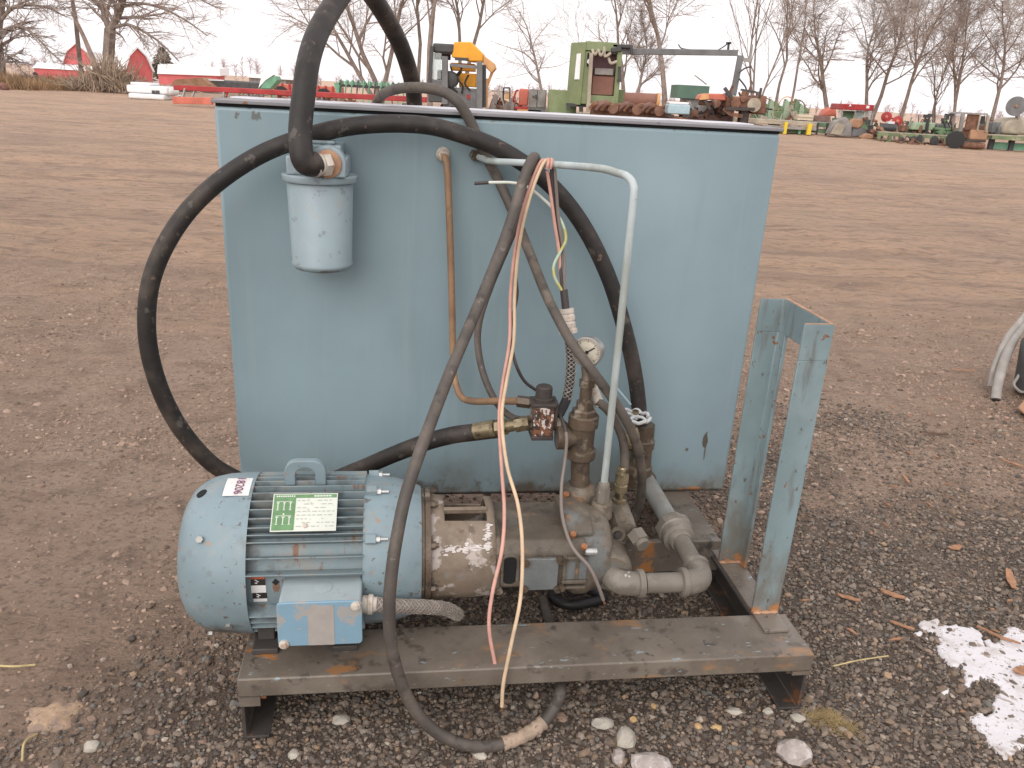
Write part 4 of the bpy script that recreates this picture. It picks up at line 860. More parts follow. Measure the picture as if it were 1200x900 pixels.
def port(b):
    pts = [(FU - .018, FV - .096, 1.2506), (FU + .078, FV - .096, 1.2506), (FU + .078, FV - .096, 1.285)] + [(FU + .030 + .048 * math.cos(a), FV - .096, 1.285 + .047 * math.sin(a)) for a in np.linspace(0.1, PI - .1, 12)] + [(FU - .018, FV - .096, 1.285)]
    b.prism(pts, (0, .06, 0))
part('filter_port', 'filter_paint', filt, port, bevel=.004)
pp = Vector((FU + .031, FV - .0965, 1.286))
part('rusty_collar', 'bare_edge', filt, lambda b: b.lathe([(0, .037), (.006, .036), (.008, .030)], pp, (0, -1, 0), 24))
part('hose_fitting', 'ivory_fitting', filt, lambda b: (b.hexn(pp + Vector((0, -.006, 0)), pp + Vector((-.016, -.020, -.001)), .031), b.tube([pp + Vector((-.014, -.018, -.001)), pp + Vector((-.034, -.030, -.003)), Vector(hb[0])], .0275, 18), b.lathe([(0, .03), (.004, .031), (.008, .03)], pp + Vector((-.026, -.026, -.002)), (-1, -.6, -.1), 18)))

# ================================================================ loose power cable hung over the pale pipe
cable = thing('power_cable', 'thick grey power cable looped over the pale pipe, its frayed pink and cream wires dangling', 'cable', ORG, YAW)
c1 = [(0.8161, 0.5076, 0.012), (0.8171, 0.3884, 0.012), (0.8153, 0.2511, 0.014), (0.776, 0.02, 0.0947), (0.7576, -0.01, 0.0639), (0.723, -0.035, 0.036), (0.6682, -0.055, 0.0163), (0.5998, -0.07, 0.0093), (0.5309, -0.075, 0.0219), (0.4631, -0.07, 0.0607), (0.4123, -0.065, 0.1229), (0.3783, -0.06, 0.2021), (0.3568, -0.055, 0.2948), (0.3509, -0.045, 0.3802), (0.3545, -0.03, 0.4597), (0.3672, 0, 0.5503), (0.3894, 0.05, 0.6406), (0.4339, 0.13, 0.7452), (0.4958, 0.24, 0.8696), (0.5758, 0.37, 1.016), (0.6455, 0.49, 1.156), (0.6867, 0.56, 1.268), (0.7106, 0.59, 1.321), (0.726, 0.62, 1.332), (0.7364, 0.66, 1.302), (0.7219, 0.69, 1.224), (0.683, 0.71, 1.096), (0.6325, 0.71, 0.9571), (0.603, 0.7, 0.8563), (0.5999, 0.69, 0.7805), (0.6182, 0.66, 0.6973), (0.6554, 0.62, 0.6261), (0.6962, 0.57, 0.6006), (0.7335, 0.52, 0.6136)]
cs = sm(c1, 9)
nn = len(cs)
part('sheath', 'cable_rubber', cable, lambda b: b.tube(cs, [.0145 if i < nn * .66 else .0145 - .004 * min(1, (i / nn - .66) / .1) for i in range(nn)], 16))
tp = [(i, p) for i, p in enumerate(cs)]
i0 = min(range(nn // 2), key=lambda i: (cs[i] - Vector((0.7291, -0.035, 0.0409))).length); i1 = min(range(nn // 2), key=lambda i: (cs[i] - Vector((0.6212, -0.065, 0.0082))).length)
seg_ = cs[min(i0, i1):max(i0, i1) + 1]
part('tape_wrap', 'tape', cable, lambda b: b.tube([p + Vector((0, 0, .001)) for p in seg_], [.0175 + .0018 * math.sin(i * 2.1) for i in range(len(seg_))], 12))
wp = [(0.7765, 0.66, 1.304), (0.7565, 0.62, 1.324), (0.7353, 0.6, 1.316), (0.708, 0.575, 1.252), (0.6858, 0.56, 1.164), (0.6736, 0.55, 1.067), (0.6671, 0.53, 0.9658), (0.664, 0.48, 0.8604), (0.6406, 0.4, 0.7673), (0.6269, 0.33, 0.6991), (0.6295, 0.25, 0.5918), (0.6318, 0.18, 0.5083), (0.622, 0.12, 0.4353), (0.5974, 0.07, 0.3474), (0.5893, 0.04, 0.2708), (0.606, 0.02, 0.1772)]
part('wire', 'wire_pink', cable, lambda b: b.tube(sm(wp, 8), .0048, 10))['label'] = 'pink wire'
wcrm = [(0.7843, 0.65, 1.302), (0.7665, 0.61, 1.323), (0.7449, 0.59, 1.32), (0.7163, 0.57, 1.253), (0.6942, 0.555, 1.165), (0.6822, 0.545, 1.068), (0.678, 0.525, 0.9673), (0.6749, 0.475, 0.8621), (0.6483, 0.39, 0.7711), (0.6322, 0.32, 0.7033), (0.6405, 0.24, 0.6086), (0.6636, 0.17, 0.5325), (0.6705, 0.11, 0.4523), (0.6639, 0.05, 0.3467), (0.6397, 0, 0.2496), (0.6235, -0.02, 0.1537), (0.6213, -0.03, 0.0906)]
part('wire', 'wire_cream', cable, lambda b: b.tube(sm(wcrm, 8), .0047, 10))['label'] = 'cream wire'
wdk = [(0.7259, 0.6, 1.32), (0.7059, 0.58, 1.222), (0.6825, 0.565, 1.11), (0.6809, 0.555, 1.031), (0.6873, 0.545, 0.9743), (0.6749, 0.53, 0.906), (0.6685, 0.5, 0.8663), (0.679, 0.45, 0.81), (0.7093, 0.46, 0.7527), (0.7544, 0.475, 0.7147), (0.7889, 0.44, 0.6831), (0.8024, 0.37, 0.6771), (0.8099, 0.335, 0.6429), (0.8072, 0.32, 0.5802), (0.7969, 0.29, 0.5199), (0.7897, 0.22, 0.4701), (0.8017, 0.14, 0.4303), (0.8426, 0.11, 0.3887), (0.8662, 0.1, 0.3445), (0.8862, 0.1, 0.2955)]
wk = sm(wdk, 8); kk = int(len(wk) * .62)
part('wire', 'wire_dark', cable, lambda b: b.tube(wk[:kk + 1], .0046, 10))['label'] = 'black wire'
part('wire', 'wire_grey', cable, lambda b: b.tube(wk[kk:], .0046, 10))['label'] = 'dusty grey end of the black wire'
for w_, r_w in ((wp, .0035), (wcrm, .003), (wdk, .0045)):
    a = Vector(w_[-1]); d = (a - Vector(w_[-2])).normalized()
    part('bare_strand', 'copper_strand', cable, lambda b: [b.tube([a, a + d * .012 + Vector((.002 * math.cos(k * 2), 0, .002 * math.sin(k * 2)))], .0012, 5) for k in range(4)])
# wires that rise from the braided conduit to the pipe
cond = [(0.8244, 0.56, 0.9564), (0.8308, 0.55, 0.9102), (0.8404, 0.54, 0.8563), (0.848, 0.53, 0.7968), (0.8472, 0.515, 0.7383), (0.8386, 0.5, 0.6847), (0.8156, 0.47, 0.6554), (0.7914, 0.44, 0.6474)]
cnd = braided(cond[2:6], .0125, 'braided_conduit', 'black_rubber', unit, 5, .060, .0012)
part('conduit_boot', 'black_rubber', cnd, lambda b: b.tube(sm(cond[5:], 6), .0135, 14))
cf = Vector(cond[1]); cdn = (Vector(cond[2]) - Vector(cond[0])).normalized()
part('conduit_connector', 'ivory_fitting', cnd, lambda b: b.lathe([(-.025, .014), (-.024, .023), (-.012, .023), (-.010, .021), (-.004, .0235), (.008, .0235), (.010, .021), (.016, .0235), (.030, .0225), (.034, .026), (.044, .026), (.046, .015)], cf, cdn, 20), ang=25)
part('cable_stub', 'wire_dark', cnd, lambda b: b.tube([Vector(cond[0]) - cdn * .03, Vector(cond[0]), cf], .011, 12))
for m_, lb, pts in (('wire_pink', 'salmon wire', [(0.7571, 0.6, 1.3), (0.7702, 0.6, 1.244), (0.786, 0.59, 1.162), (0.8015, 0.58, 1.088), (0.8095, 0.57, 1.019), (0.8183, 0.56, 0.9732)]),
               ('wire_dark', 'dark wire', [(0.768, 0.6, 1.309), (0.7782, 0.605, 1.244), (0.7927, 0.6, 1.161), (0.805, 0.59, 1.097), (0.8086, 0.57, 1.031), (0.8183, 0.56, 0.9732)]),
               ('wire_grey', 'dusty wire', [(0.7776, 0.6, 1.305), (0.7865, 0.6, 1.245), (0.7988, 0.595, 1.162), (0.8177, 0.585, 1.075), (0.8191, 0.57, 1.019), (0.8231, 0.56, 0.9733)])):
    part('lead_wire', m_, unit, lambda b: b.tube(sm(pts, 7), .0046, 9))['label'] = lb
yw = [(0.6115, 0.7, 1.252), (0.6756, 0.68, 1.256), (0.7161, 0.66, 1.249), (0.7549, 0.64, 1.223), (0.7842, 0.62, 1.197), (0.8092, 0.6, 1.161), (0.8199, 0.59, 1.121), (0.803, 0.575, 1.086), (0.7871, 0.565, 1.053), (0.7908, 0.56, 1.021), (0.8126, 0.56, 0.9852)]
ywp = sm(yw, 8)
part('lead_wire', 'wire_white', unit, lambda b: b.tube(ywp[:34], .0042, 9))['label'] = 'pale end of the yellow wire'
part('lead_wire', 'wire_yellow', unit, lambda b: b.tube(ywp[33:], .0042, 9))['label'] = 'yellow green wire'
part('lead_wire', 'wire_dark', unit, lambda b: b.tube([(0.5736, 0.7, 1.248), (0.6139, 0.7, 1.252)], .0047, 9))['label'] = 'dark wire tip'
part('wire_coil', 'wire_pink', unit, lambda b: [b.tube([Vector((0.7561, 0.6, 1.315)) + Vector((.003 * k + .002 * math.cos(a), -.0145 * math.cos(a) * .0 - .0 + .0145 * math.sin(a), .0145 * math.cos(a))) for a in np.linspace(-2.2, 2.2, 12)], .0045, 8) for k in (0, 3)])

# ================================================================ THE YARD AND WHAT STANDS ROUND IT
# --- bare trees
def tree(name, label, base, height, r0, seed, stems=((0, 0, 1.0),), spread=.55, first=.25, droop=0.0, dens=1.0, limbs=(), crown_m='twigs', bark='bark', group='bare trees along the yard', lvl=3, kink=.10):
    """stems: (sideways lean, lean away, relative height) for each trunk from the root"""
    r = random.Random(seed); root = thing(name, label, 'tree', base, 0, group)
    tk = MB(); cr = MB(); B0 = Vector(base)
    def grow(p, d, ln, rad, level):
        n = 7 if level == 0 else (5 if level == 1 else (1 if level == lvl + 1 else (2 if level >= 3 else 3)))
        pts = [p.copy()]; rads = [rad]; dd = d.copy(); q = p.copy()
        end = rad * (.22 if level < 2 else .4)
        for i in range(n):
            wob = Vector((r.gauss(0, 1), r.gauss(0, 1), r.gauss(0, .6))) * (kink if level < 1 else .17)
            trop = Vector((0, 0, .09 if level else .02)) - Vector((0, 0, droop * (.12 * level) * (i / n)))
            dd = (dd + wob + trop).normalized(); q = q + dd * (ln / n); pts.append(q.copy()); rads.append(rad + (end - rad) * (i + 1) / n)
        (tk if level < 2 else cr).tube(pts, rads, (8, 6, 4, 3)[min(level, 3)] if level < 4 else 3, False)
        if level >= lvl + 1: return
        if level == 0: cnt = int(round((9 + r.randint(0, 3)) * dens)); f0 = first
        elif level == 1: cnt = int(round((7 + r.randint(0, 3)) * dens)); f0 = .18
        elif level == 2: cnt = int(round((6 + r.randint(0, 2)) * dens)); f0 = .12
        else: cnt = int(round((4 + r.randint(0, 3)) * dens)); f0 = .15
        for k in range(cnt):
            t = f0 + (1 - f0) * (k + r.random() * .9) / cnt; t = min(.985, t)
            x = t * n; i = min(n - 1, int(x)); pp = pts[i].lerp(pts[i + 1], x - i); ax = (pts[i + 1] - pts[i]).normalized()
            side = Vector((r.gauss(0, 1), r.gauss(0, 1), 0)); side = (side - ax * side.dot(ax)).normalized()
            an = spread * r.uniform(.7, 1.35) * (1.25 if level else 1.0) * (1.15 - .35 * t)
            nd = (ax * math.cos(an) + side * math.sin(an)).normalized()
            rr = (rads[i] + (rads[i + 1] - rads[i]) * (x - i)) * r.uniform(.45, .72)
            ll = ln * (r.uniform(.42, .66) if level == 0 else r.uniform(.38, .62)) * (1.15 - .55 * t)
            grow(pp, nd, ll, max(rr, .0065), level + 1)
    for lx, ly, h in stems:
        d = Vector((lx, ly, 1)).normalized()
        grow(B0 + Vector((lx * .25, 0, -.1)), d, height * h, r0 * (.75 + .25 * h if len(stems) > 1 else 1), 0)
    for pts, ra, rb, cnt, ll in limbs:
        q = sm(pts, 6); tk.tube(q, ra, 7, False, r2=rb)
        for k in range(cnt):
            t = .12 + .88 * (k + r.random() * .8) / cnt; i = min(len(q) - 2, int(t * (len(q) - 1))); ax = (q[i + 1] - q[i]).normalized()
            side = Vector((r.gauss(0, 1), r.gauss(0, 1), r.gauss(0, .8))); side = (side - ax * side.dot(ax)).normalized(); an = r.uniform(.5, 1.1)
            grow(q[i], (ax * math.cos(an) + side * math.sin(an)).normalized(), ll * r.uniform(.7, 1.2) * (1.1 - .4 * t), (ra + (rb - ra) * t) * .5, 2)
    tk.build('trunk', bark, root); cr.build('crown', crown_m, root, smooth=False)
    return root
def P2(x, y, Y): return None
TREES = [
 ('slender dark tree leaning left in front of the low red barn', (-28.23, 54, 0.0538), 15, .26, 2, ((-.24, 0, 1),), .6, .3, .8, .9, 4),
 ('bare tree fanning out behind the arched suction hose', (-10.06, 58, 0.572), 12.5, .30, 5, ((-.08, 0, 1), (.16, 0, .9), (-.62, 0, .85)), .7, .18, .3, 1.0, 4),
 ('straight bare tree just right of the descending hose', (-7.808, 60, 0.6764), 15, .24, 6, ((.0, 0, 1),), .5, .35, .3, .9, 3),
 ('twin-trunk bare tree behind the dark cab of the yellow machine', (-6.444, 56, 0.7757), 14, .30, 7, ((.03, 0, 1), (.10, 0, .95)), .5, .35, .2, 1.0, 4),
 ('bare tree rising behind the yellow hood', (-4.618, 60, 0.8443), 14, .27, 8, ((.03, 0, 1), (.16, 0, .8)), .6, .4, .2, 1.0, 4),
 ('crooked small tree leaning left beside the pale green cabinet', (1.473, 50, 0.9501), 6.4, .17, 9, ((-.40, 0, 1),), .9, .3, .5, 1.0, 3),
 ('thin sapling poking up over the green cabinet roof', (3.403, 52, 1.027), 6.0, .07, 10, ((.02, 0, 1),), .6, .5, 0, .7, 3),
 ('pale-trunked bare tree right behind the green cabinet', (6.347, 54, 1.055), 8.2, .24, 11, ((-.05, 0, 1), (.16, 0, .7)), .6, .3, .2, 1.0, 4),
 ('tall bare tree with a wide crown by the dark green container', (8.559, 52, 1.102), 12, .29, 12, ((.0, 0, 1),), .75, .38, .1, 1.46, 4),
 ('slim bare sapling left of the dark green container', (8.895, 56, 0.9481), 5, .06, 13, ((.05, 0, 1),), .5, .4, 0, .6, 2),
 ('clump of slender upright stems behind the boom post', (13.78, 52, 1.082), 10, .13, 14, ((-.14, 0, 1), (-.06, 0, .95), (.02, 0, .8)), .35, .25, 0, .8, 3),
 ('slim tree leaning right behind the row of green machines', (15.47, 54, 1.23), 10, .17, 15, ((.09, 0, 1),), .45, .35, .1, .9, 3),
 ('second slim leaning tree nearer the broad oak', (17.29, 56, 1.179), 9.5, .16, 16, ((.05, 0, 1),), .5, .35, .1, .9, 3),
 ('broad round-crowned oak behind the orange dome', (20.82, 58, 1.102), 8.6, .30, 17, ((-.14, 0, .9),), .95, .32, .25, 1.18, 4),
 ('bare tree with spreading limbs behind the red canopy', (22.56, 56, 0.9262), 9.0, .25, 18, ((.10, 0, 1), (-.16, 0, .85)), .7, .35, .2, 1.16, 4),
 ('dark-trunked tree leaning right beside the red wheels', (23.62, 54, 0.8398), 8.6, .23, 19, ((.03, 0, 1),), .65, .35, .2, 1.31, 4),
 ('small bare tree over the mint green hood', (27.78, 58, 0.9193), 6.2, .13, 20, ((-.22, 0, 1), (-.02, 0, .9)), .6, .3, .1, .9, 3),
 ('several-stemmed tree leaning right behind the rusty cab', (27.6, 55, 1.016), 8.4, .18, 21, ((-.06, 0, 1), (.05, 0, .95)), .5, .3, .1, 1.05, 4),
 ('bare tree with long low limbs left of the grey disc', (29.45, 54, 0.9436), 8.4, .23, 22, ((-.10, 0, 1),), .8, .32, .2, 1.31, 4),
 ('bare tree at the right edge behind the tan drum', (33.37, 56, 0.8594), 8.0, .22, 23, ((-.14, 0, 1),), .75, .3, .2, 1.16, 4),
]
for lb, (bx0, by0, bz0), h, r0, sd0, stems, spd, fst, dr, dn, lv in TREES:
    tree('bare_tree', lb, (bx0, by0, -.1), h, r0 * .62, sd0, stems, spd, fst, dr, dn, lvl=lv - 1)
# the two big trees at the left, with the limbs one can follow in the picture
tree('bare_tree', 'big low-forked tree between the two red barns, drooping limbs to the right', (-25.78, 52, -0.0163), 13, .30, 3, (), .7, .2, 1.1, 1.0, limbs=(
    ([(-25.8, 52, -0.1157), (-25.65, 52, 1.118), (-25.47, 52, 2.331), (-25.24, 52, 3.574)], .36, .33, 0, 1), ([(-25.26, 52, 3.48), (-25.5, 52, 4.448), (-25.56, 52, 5.594), (-25.66, 52, 7.165), (-25.8, 52, 9.134)], .21, .09, 18, 3.0),
    ([(-25.26, 52, 3.48), (-24.69, 52, 4.349), (-24.15, 52, 5.482), (-23.68, 52, 7.042), (-23.03, 52, 9.27)], .24, .10, 18, 3.0), ([(-24.98, 52, 3.682), (-23.9, 51.5, 3.842), (-22.71, 51, 3.455), (-21.59, 50.6, 2.845), (-20.59, 50.4, 1.961)], .11, .03, 22, 1.9),
    ([(-24.43, 52, 4.825), (-23.02, 51.5, 5.036), (-21.57, 51, 4.792), (-20.07, 50.6, 4.203), (-18.74, 50.2, 3.428)], .10, .03, 24, 2.0), ([(-24.21, 52, 5.479), (-22.15, 51.5, 6.163), (-20.36, 51, 6.019), (-18.89, 50.6, 5.252), (-17.77, 50.4, 4.845)], .09, .03, 21, 2.2), ([(-24.91, 52, 3.404), (-24.38, 51.6, 3.172), (-24.12, 51.4, 2.847)], .08, .02, 7, 1.0),
    ([(-25.57, 52, 4.675), (-26.37, 52.5, 5.142), (-27.37, 53, 5.791), (-28.21, 53, 6.027)], .09, .03, 15, 2.0)), lvl=3)
tree('bare_tree', 'bare tree at the left edge, long limbs arching over the dry grass', (-32.34, 52, 0.034), 13, .30, 1, (), .75, .2, 1.2, 1.0, limbs=(
    ([(-32.27, 52, -0.1594), (-32.2, 52, 1.503), (-32.06, 52, 2.942), (-31.62, 52, 4.368), (-31.11, 52, 6.221), (-30.84, 52, 8.451)], .28, .10, 15, 2.6), ([(-32.23, 52, 2.554), (-31.25, 51.6, 3.24), (-30.17, 51.2, 3.409), (-29.11, 50.8, 2.884), (-28.25, 50.5, 2.126), (-27.51, 50.3, 1.598)], .12, .03, 22, 1.7),
    ([(-31.78, 52, 3.708), (-30.71, 51.6, 4.38), (-29.43, 51.2, 4.592), (-28.08, 50.8, 4.444), (-27.04, 50.6, 4.029)], .11, .03, 22, 2.0), ([(-31.49, 52, 4.836), (-30.24, 51.5, 5.396), (-28.93, 51, 5.499), (-27.83, 50.7, 5.077), (-27.11, 50.5, 4.558)], .10, .03, 21, 2.0), ([(-32.23, 52, 1.982), (-31.49, 51.6, 1.813), (-30.72, 51.2, 1.269), (-30.18, 51, 0.7198)], .07, .02, 15, 1.2)), lvl=3)
# leaning dead trunk and brush heap
t = thing('dead_trunk', 'pale dead trunk leaning between the two left trees', 'tree', (-26.59, 53, 0.0388), 0)
part('trunk', 'bark_pale', t, lambda b: b.tube(sm([(-26.54, 53, 0.0417), (-26.9, 53, 1.417), (-27.38, 53, 3.001), (-27.96, 53, 4.451)], 5), .20, 8, r2=.10))
t2 = tag(MB().build('brush_heap', 'brush', origin=(-25.39, 51, 0.0074)), 'tangled heap of grey brush and sticks round the left tree trunks', 'brush heap') if False else None
def brush(b):
    r = random.Random(5); c = Vector((-25, 50.5, -0.0664)); c.z = 0
    for k in range(760):
        x = r.gauss(0, 1.5); p = c + Vector((x, r.uniform(-1, 1.2), r.uniform(0, .5))); h = max(.3, 1.9 * math.exp(-x * x / 2.2)) * r.uniform(.4, 1.1)
        q = p + Vector((r.gauss(0, .6), r.gauss(0, .4), h)); b.tube([p, (p + q) / 2 + Vector((r.gauss(0, .15), 0, .1)), q], r.uniform(.008, .03), 3, False)
bb = MB(); brush(bb); tag(bb.build('brush_heap', 'brush', smooth=False, origin=((-25, 50.5, -0.0664)[0], 50.5, 0)), 'tangled heap of grey brush and sticks round the left tree trunks', None, None, 'stuff')
# dry grass strip behind the yard edge on the left
def grass():
    rs = np.random.RandomState(5); n = 15000
    x = rs.uniform(-46, -27.2, n); y = 46 + rs.rand(n) * 8 + (x + 30) * .1
    h = rs.uniform(.3, .95, n) * (.75 + .5 * vnoise(x * .8, y * .3)); a = rs.uniform(0, 6.28, n); wdt = rs.uniform(.02, .05, n)
    z = ground_z(x, y) - .02
    p0 = np.stack([x - np.cos(a) * wdt, y - np.sin(a) * wdt, z], 1); p1 = np.stack([x + np.cos(a) * wdt, y + np.sin(a) * wdt, z], 1)
    p2 = np.stack([x + rs.normal(0, .18, n), y + rs.normal(0, .18, n), z + h], 1)
    v = np.stack([p0, p1, p2], 1).reshape(-1, 3); f = np.arange(n * 3).reshape(-1, 3)
    tag(np_mesh('dry_grass', v, f, ['dry_grass'], False), kind='stuff')['label'] = 'tall tawny dry grass along the left edge of the yard'
grass()
# far woods: hundreds of thin far trees, one mass
def woods():
    r = random.Random(8); b = MB()
    def clump(x, Y, h, m=26):
        p = Vector((x, Y, -3.2))
        b.tube([p, p + Vector((r.gauss(0, .5), 0, h * .9))], .22, 3, False, r2=.05)
        for k in range(m):
            s = p + Vector((0, 0, h * r.uniform(.2, .85))); e = s + Vector((r.gauss(0, h * .16), r.gauss(0, h * .16), h * r.uniform(.05, .3)))
            b.tube([s, e], .09, 3, False, r2=.03)
    for k in range(260):
        Y = r.uniform(330, 430); x = r.uniform(-.62, .72) * Y
        px = 600 + 940 * x / Y
        h = r.uniform(5, 8.5)
        if 240 < px < 345: h *= 1.55
        clump(x, Y, h)
    tag(b.build('far_woods', 'twigs_far', smooth=False), kind='stuff')['label'] = 'pale leafless woods on the horizon'
woods()
# evergreen behind the second barn
def evergreen():
    c = Vector((-96.21, 225, 0.8249)); c.z = -3
    t = thing('evergreen_tree', 'dark evergreen tree standing behind the red gambrel barn', 'tree', c)
    part('trunk', 'bark', t, lambda b: b.tube([c, c + Vector((0, 0, 8))], .3, 6, r2=.1))
    def lf(b):
        r = random.Random(3)
        for k in range(1500):
            h = r.random() ** .8; rad = (1 - h) ** .7 * 3.6 * r.uniform(.45, 1.1) + .2; a = r.uniform(0, 6.28)
            p = c + Vector((math.cos(a) * rad, math.sin(a) * rad, 1.2 + h * 8.4)); s = r.uniform(.25, .6)
            d1 = Vector((r.gauss(0, 1), r.gauss(0, 1), r.gauss(0, .5))).normalized() * s; d2 = Vector((r.gauss(0, 1), r.gauss(0, 1), r.gauss(0, 1))).normalized() * s
            b.add([p - d1, p + d2, p + d1 * 1.3 - d2 * .2], [(0, 1, 2)])
    part('crown', 'evergreen', t, lf, smooth=False)
evergreen()

# --- red barns with snow on the roofs
def W3(b, x0, x1, Y0, Y1, z0, z1): b.box(x0, x1, Y0, Y1, z0, z1)
def gambrel_barn(label, xc, Y, wd, depth, base, wall_h, top_h, turn):
    t = thing('red_barn', label, 'barn', (xc, Y, base), 0)
    Mx = Matrix.Translation((xc, Y, base)) @ Matrix.Rotation(turn, 4, 'Z')
    h = wd / 2
    prof = [(-h, 0), (h, 0), (h, wall_h), (h * .62, wall_h + (top_h - wall_h) * .62), (0, top_h), (-h * .62, wall_h + (top_h - wall_h) * .62), (-h, wall_h)]
    part('barn_wall', 'barn_red', t, lambda b: b.prism([(x, 0, z) for x, z in prof], (0, depth, 0), Mx))
    def roof(b):
        e = [(-h * 1.08, wall_h - .15), (-h * .64, wall_h + (top_h - wall_h) * .63), (0, top_h + .15), (h * .64, wall_h + (top_h - wall_h) * .63), (h * 1.08, wall_h - .15)]
        for i in range(4):
            (x0, z0), (x1, z1) = e[i], e[i + 1]
            n = Vector((-(z1 - z0), 0, (x1 - x0))).normalized() * .25
            b.prism([(x0, -.4, z0), (x1, -.4, z1), (x1 + n.x, -.4, z1 + n.z), (x0 + n.x, -.4, z0 + n.z)], (0, depth + .8, 0), Mx)
    part('barn_roof', 'snow_roof', t, roof, smooth=False)
    part('gable_trim', 'white_trim', t, lambda b: [b.beam(Mx @ Vector((prof[i][0], -.45, prof[i][1])), Mx @ Vector((prof[i + 1][0], -.45, prof[i + 1][1])), .22, .12) for i in range(2, 6)], smooth=False)
    return t, Mx
bx0 = (-91.48, 200, -0.533)[0]
tb, Mb = gambrel_barn('red gambrel-roofed barn with a snowy roof, right of the forked tree', bx0, 200, 7.0, 9.5, -2.6, 3.4, 8.4, R(58))
part('barn_door', 'barn_red', tb, lambda b: b.box(-.9, .9, -.12, -.02, 0, 2.6, Mb), smooth=False)
part('lean_to', 'barn_red', tb, lambda b: b.prism([(-8.5, 1, 0), (-2.6, 1, 0), (-2.6, 1, 3.0), (-8.5, 1, .9)], (0, 5, 0), Mb))
part('lean_to_roof', 'snow_roof', tb, lambda b: b.prism([(-8.8, .7, .9), (-2.5, .7, 3.15), (-2.5, .7, 3.4), (-8.8, .7, 1.15)], (0, 5.6, 0), Mb))
part('side_porch', 'snow_roof', tb, lambda b: b.prism([(2.6, 1, 2.1), (6.2, 1, 1.3), (6.2, 1, 1.55), (2.6, 1, 2.4)], (0, 4, 0), Mb))
part('porch_wall', 'white_trim', tb, lambda b: b.box(2.6, 5.9, 1.2, 4.8, 0, 1.3, Mb))
bx1 = (-108, 205, -0.943)[0]
tb2, Mb2 = gambrel_barn('farther red barn with a rounded gable above a long low wing', bx1, 205, 7.4, 10, -2.6, 3.6, 8.7, R(12))
part('long_wing', 'barn_red', tb2, lambda b: b.box(-9, 7, -3.2, 1, 0, 2.7, Mb2))
part('wing_roof', 'snow_roof', tb2, lambda b: b.prism([(-9.3, -3.6, 2.72), (-9.3, 1.2, 2.72), (-9.3, .2, 4.0)], (16.6, 0, 0), Mb2))
bxs = (-75.6, 190, 0.1587)
t = thing('red_shed', 'long low red shed under a thick snowy roof, right of the barn', 'shed', (bxs[0], 190, -2.6))
part('shed_wall', 'barn_red', t, lambda b: b.box(*(-82.56, -69.53, 190, 195, -1.834, 0.8525) ))
def shroof(b):
    b.prism([(-82.6, 189.5, 0.4073), (-82.21, 189.5, 2.368), (-68.6, 189.5, 2.196), (-68.52, 189.5, 0.6986)], (0, 6, .3))
part('shed_roof', 'snow_roof', t, shroof, smooth=False)
t = thing('grey_shed', 'grey shed with a snowy roof behind the red wagon', 'shed', ((-37.19, 120, 0.0786)[0], 120, -1.5))
part('shed_wall', 'old_grey', t, lambda b: b.box(*(-39.36, -34.17, 120, 126, -0.58, 1.004)))
part('shed_roof', 'snow_roof', t, lambda b: b.box(*(-39.38, -31.94, 119.5, 126.5, 0.9971, 1.501)))
# white body lying at the yard edge
c0 = (-19.08, 42.6, 0)
t = thing('white_truck_body', 'low white painted body with a small dark window, lying at the yard edge', 'scrap body', c0)
def hull(b, x0, x1, yt, yb, Y, d):
    bx = [x0, x1]
part('lower_hull', 'white_paint', t, lambda b: (b.box(*(-20.24, -18.42, 42.8, 44.4, 0.0044, 0.2708))), bevel=.08)
part('upper_hull', 'white_paint', t, lambda b: (b.box(*(-20.39, -18.29, 43, 44.5, 0.2879, 0.6563)), b.box(*(-20.28, -19.23, 43.2, 44.4, 0.6382, 0.7979))), bevel=.09)
part('nose', 'white_paint', t, lambda b: b.box(*(-18.65, -18.17, 43.1, 44.3, 0.2339, 0.6036)), bevel=.15)
part('window', 'cab_dark', t, lambda b: (b.box(*(-19.08, -18.92, 42.96, 43.01, 0.2452, 0.4502)), b.box(*(-18.88, -18.7, 42.96, 43.01, 0.2972, 0.461))), smooth=False)
part('stand_block', 'old_grey', t, lambda b: (b.box(*(-20.14, -19.7, 43, 44, -0.1106, -0.0073)), b.box(*(-18.91, -18.51, 43, 44, -0.0471, 0.1385))))
# rusty sheet pile and dark tarp
t = thing('rusty_wagon', 'rust brown sheet-sided wagon left of the dark tarp', 'wagon', ((-24.75, 62, 0.1832)[0], 62, 0))
part('side_panel', 'rust_orange', t, lambda b: b.prism([(-26.37, 62, 0.1565), (-25.69, 62, 0.8349), (-23.8, 62, 1.05), (-22.86, 62, 0.3408)], (0, 2, 0)))
part('wagon_floor', 'old_grey', t, lambda b: b.box(*(-26.39, -22.35, 62.3, 63.9, -0.0931, 0.3216)))
t = thing('dark_tarp', 'dark tarp sagging over a heap beside the rusty wagon', 'tarp', ((-22.1, 63, 0.143)[0], 63, 0))
part('cover', 'tarp', t, lambda b: b.prism([(-24.45, 63, 0.9105), (-22.55, 63, 0.9507), (-19.9, 63, 0.912), (-19.81, 63, 0.1438), (-23.38, 63, -0.0439)], (0, 3, 0)), bevel=.1)
part('snow_patch', 'snow_roof', t, lambda b: b.prism([(-23.9, 62.9, 0.9617), (-22.51, 62.9, 0.9753), (-22.52, 62.9, 0.8923), (-23.72, 62.9, 0.8649)], (0, 1.5, 0)))
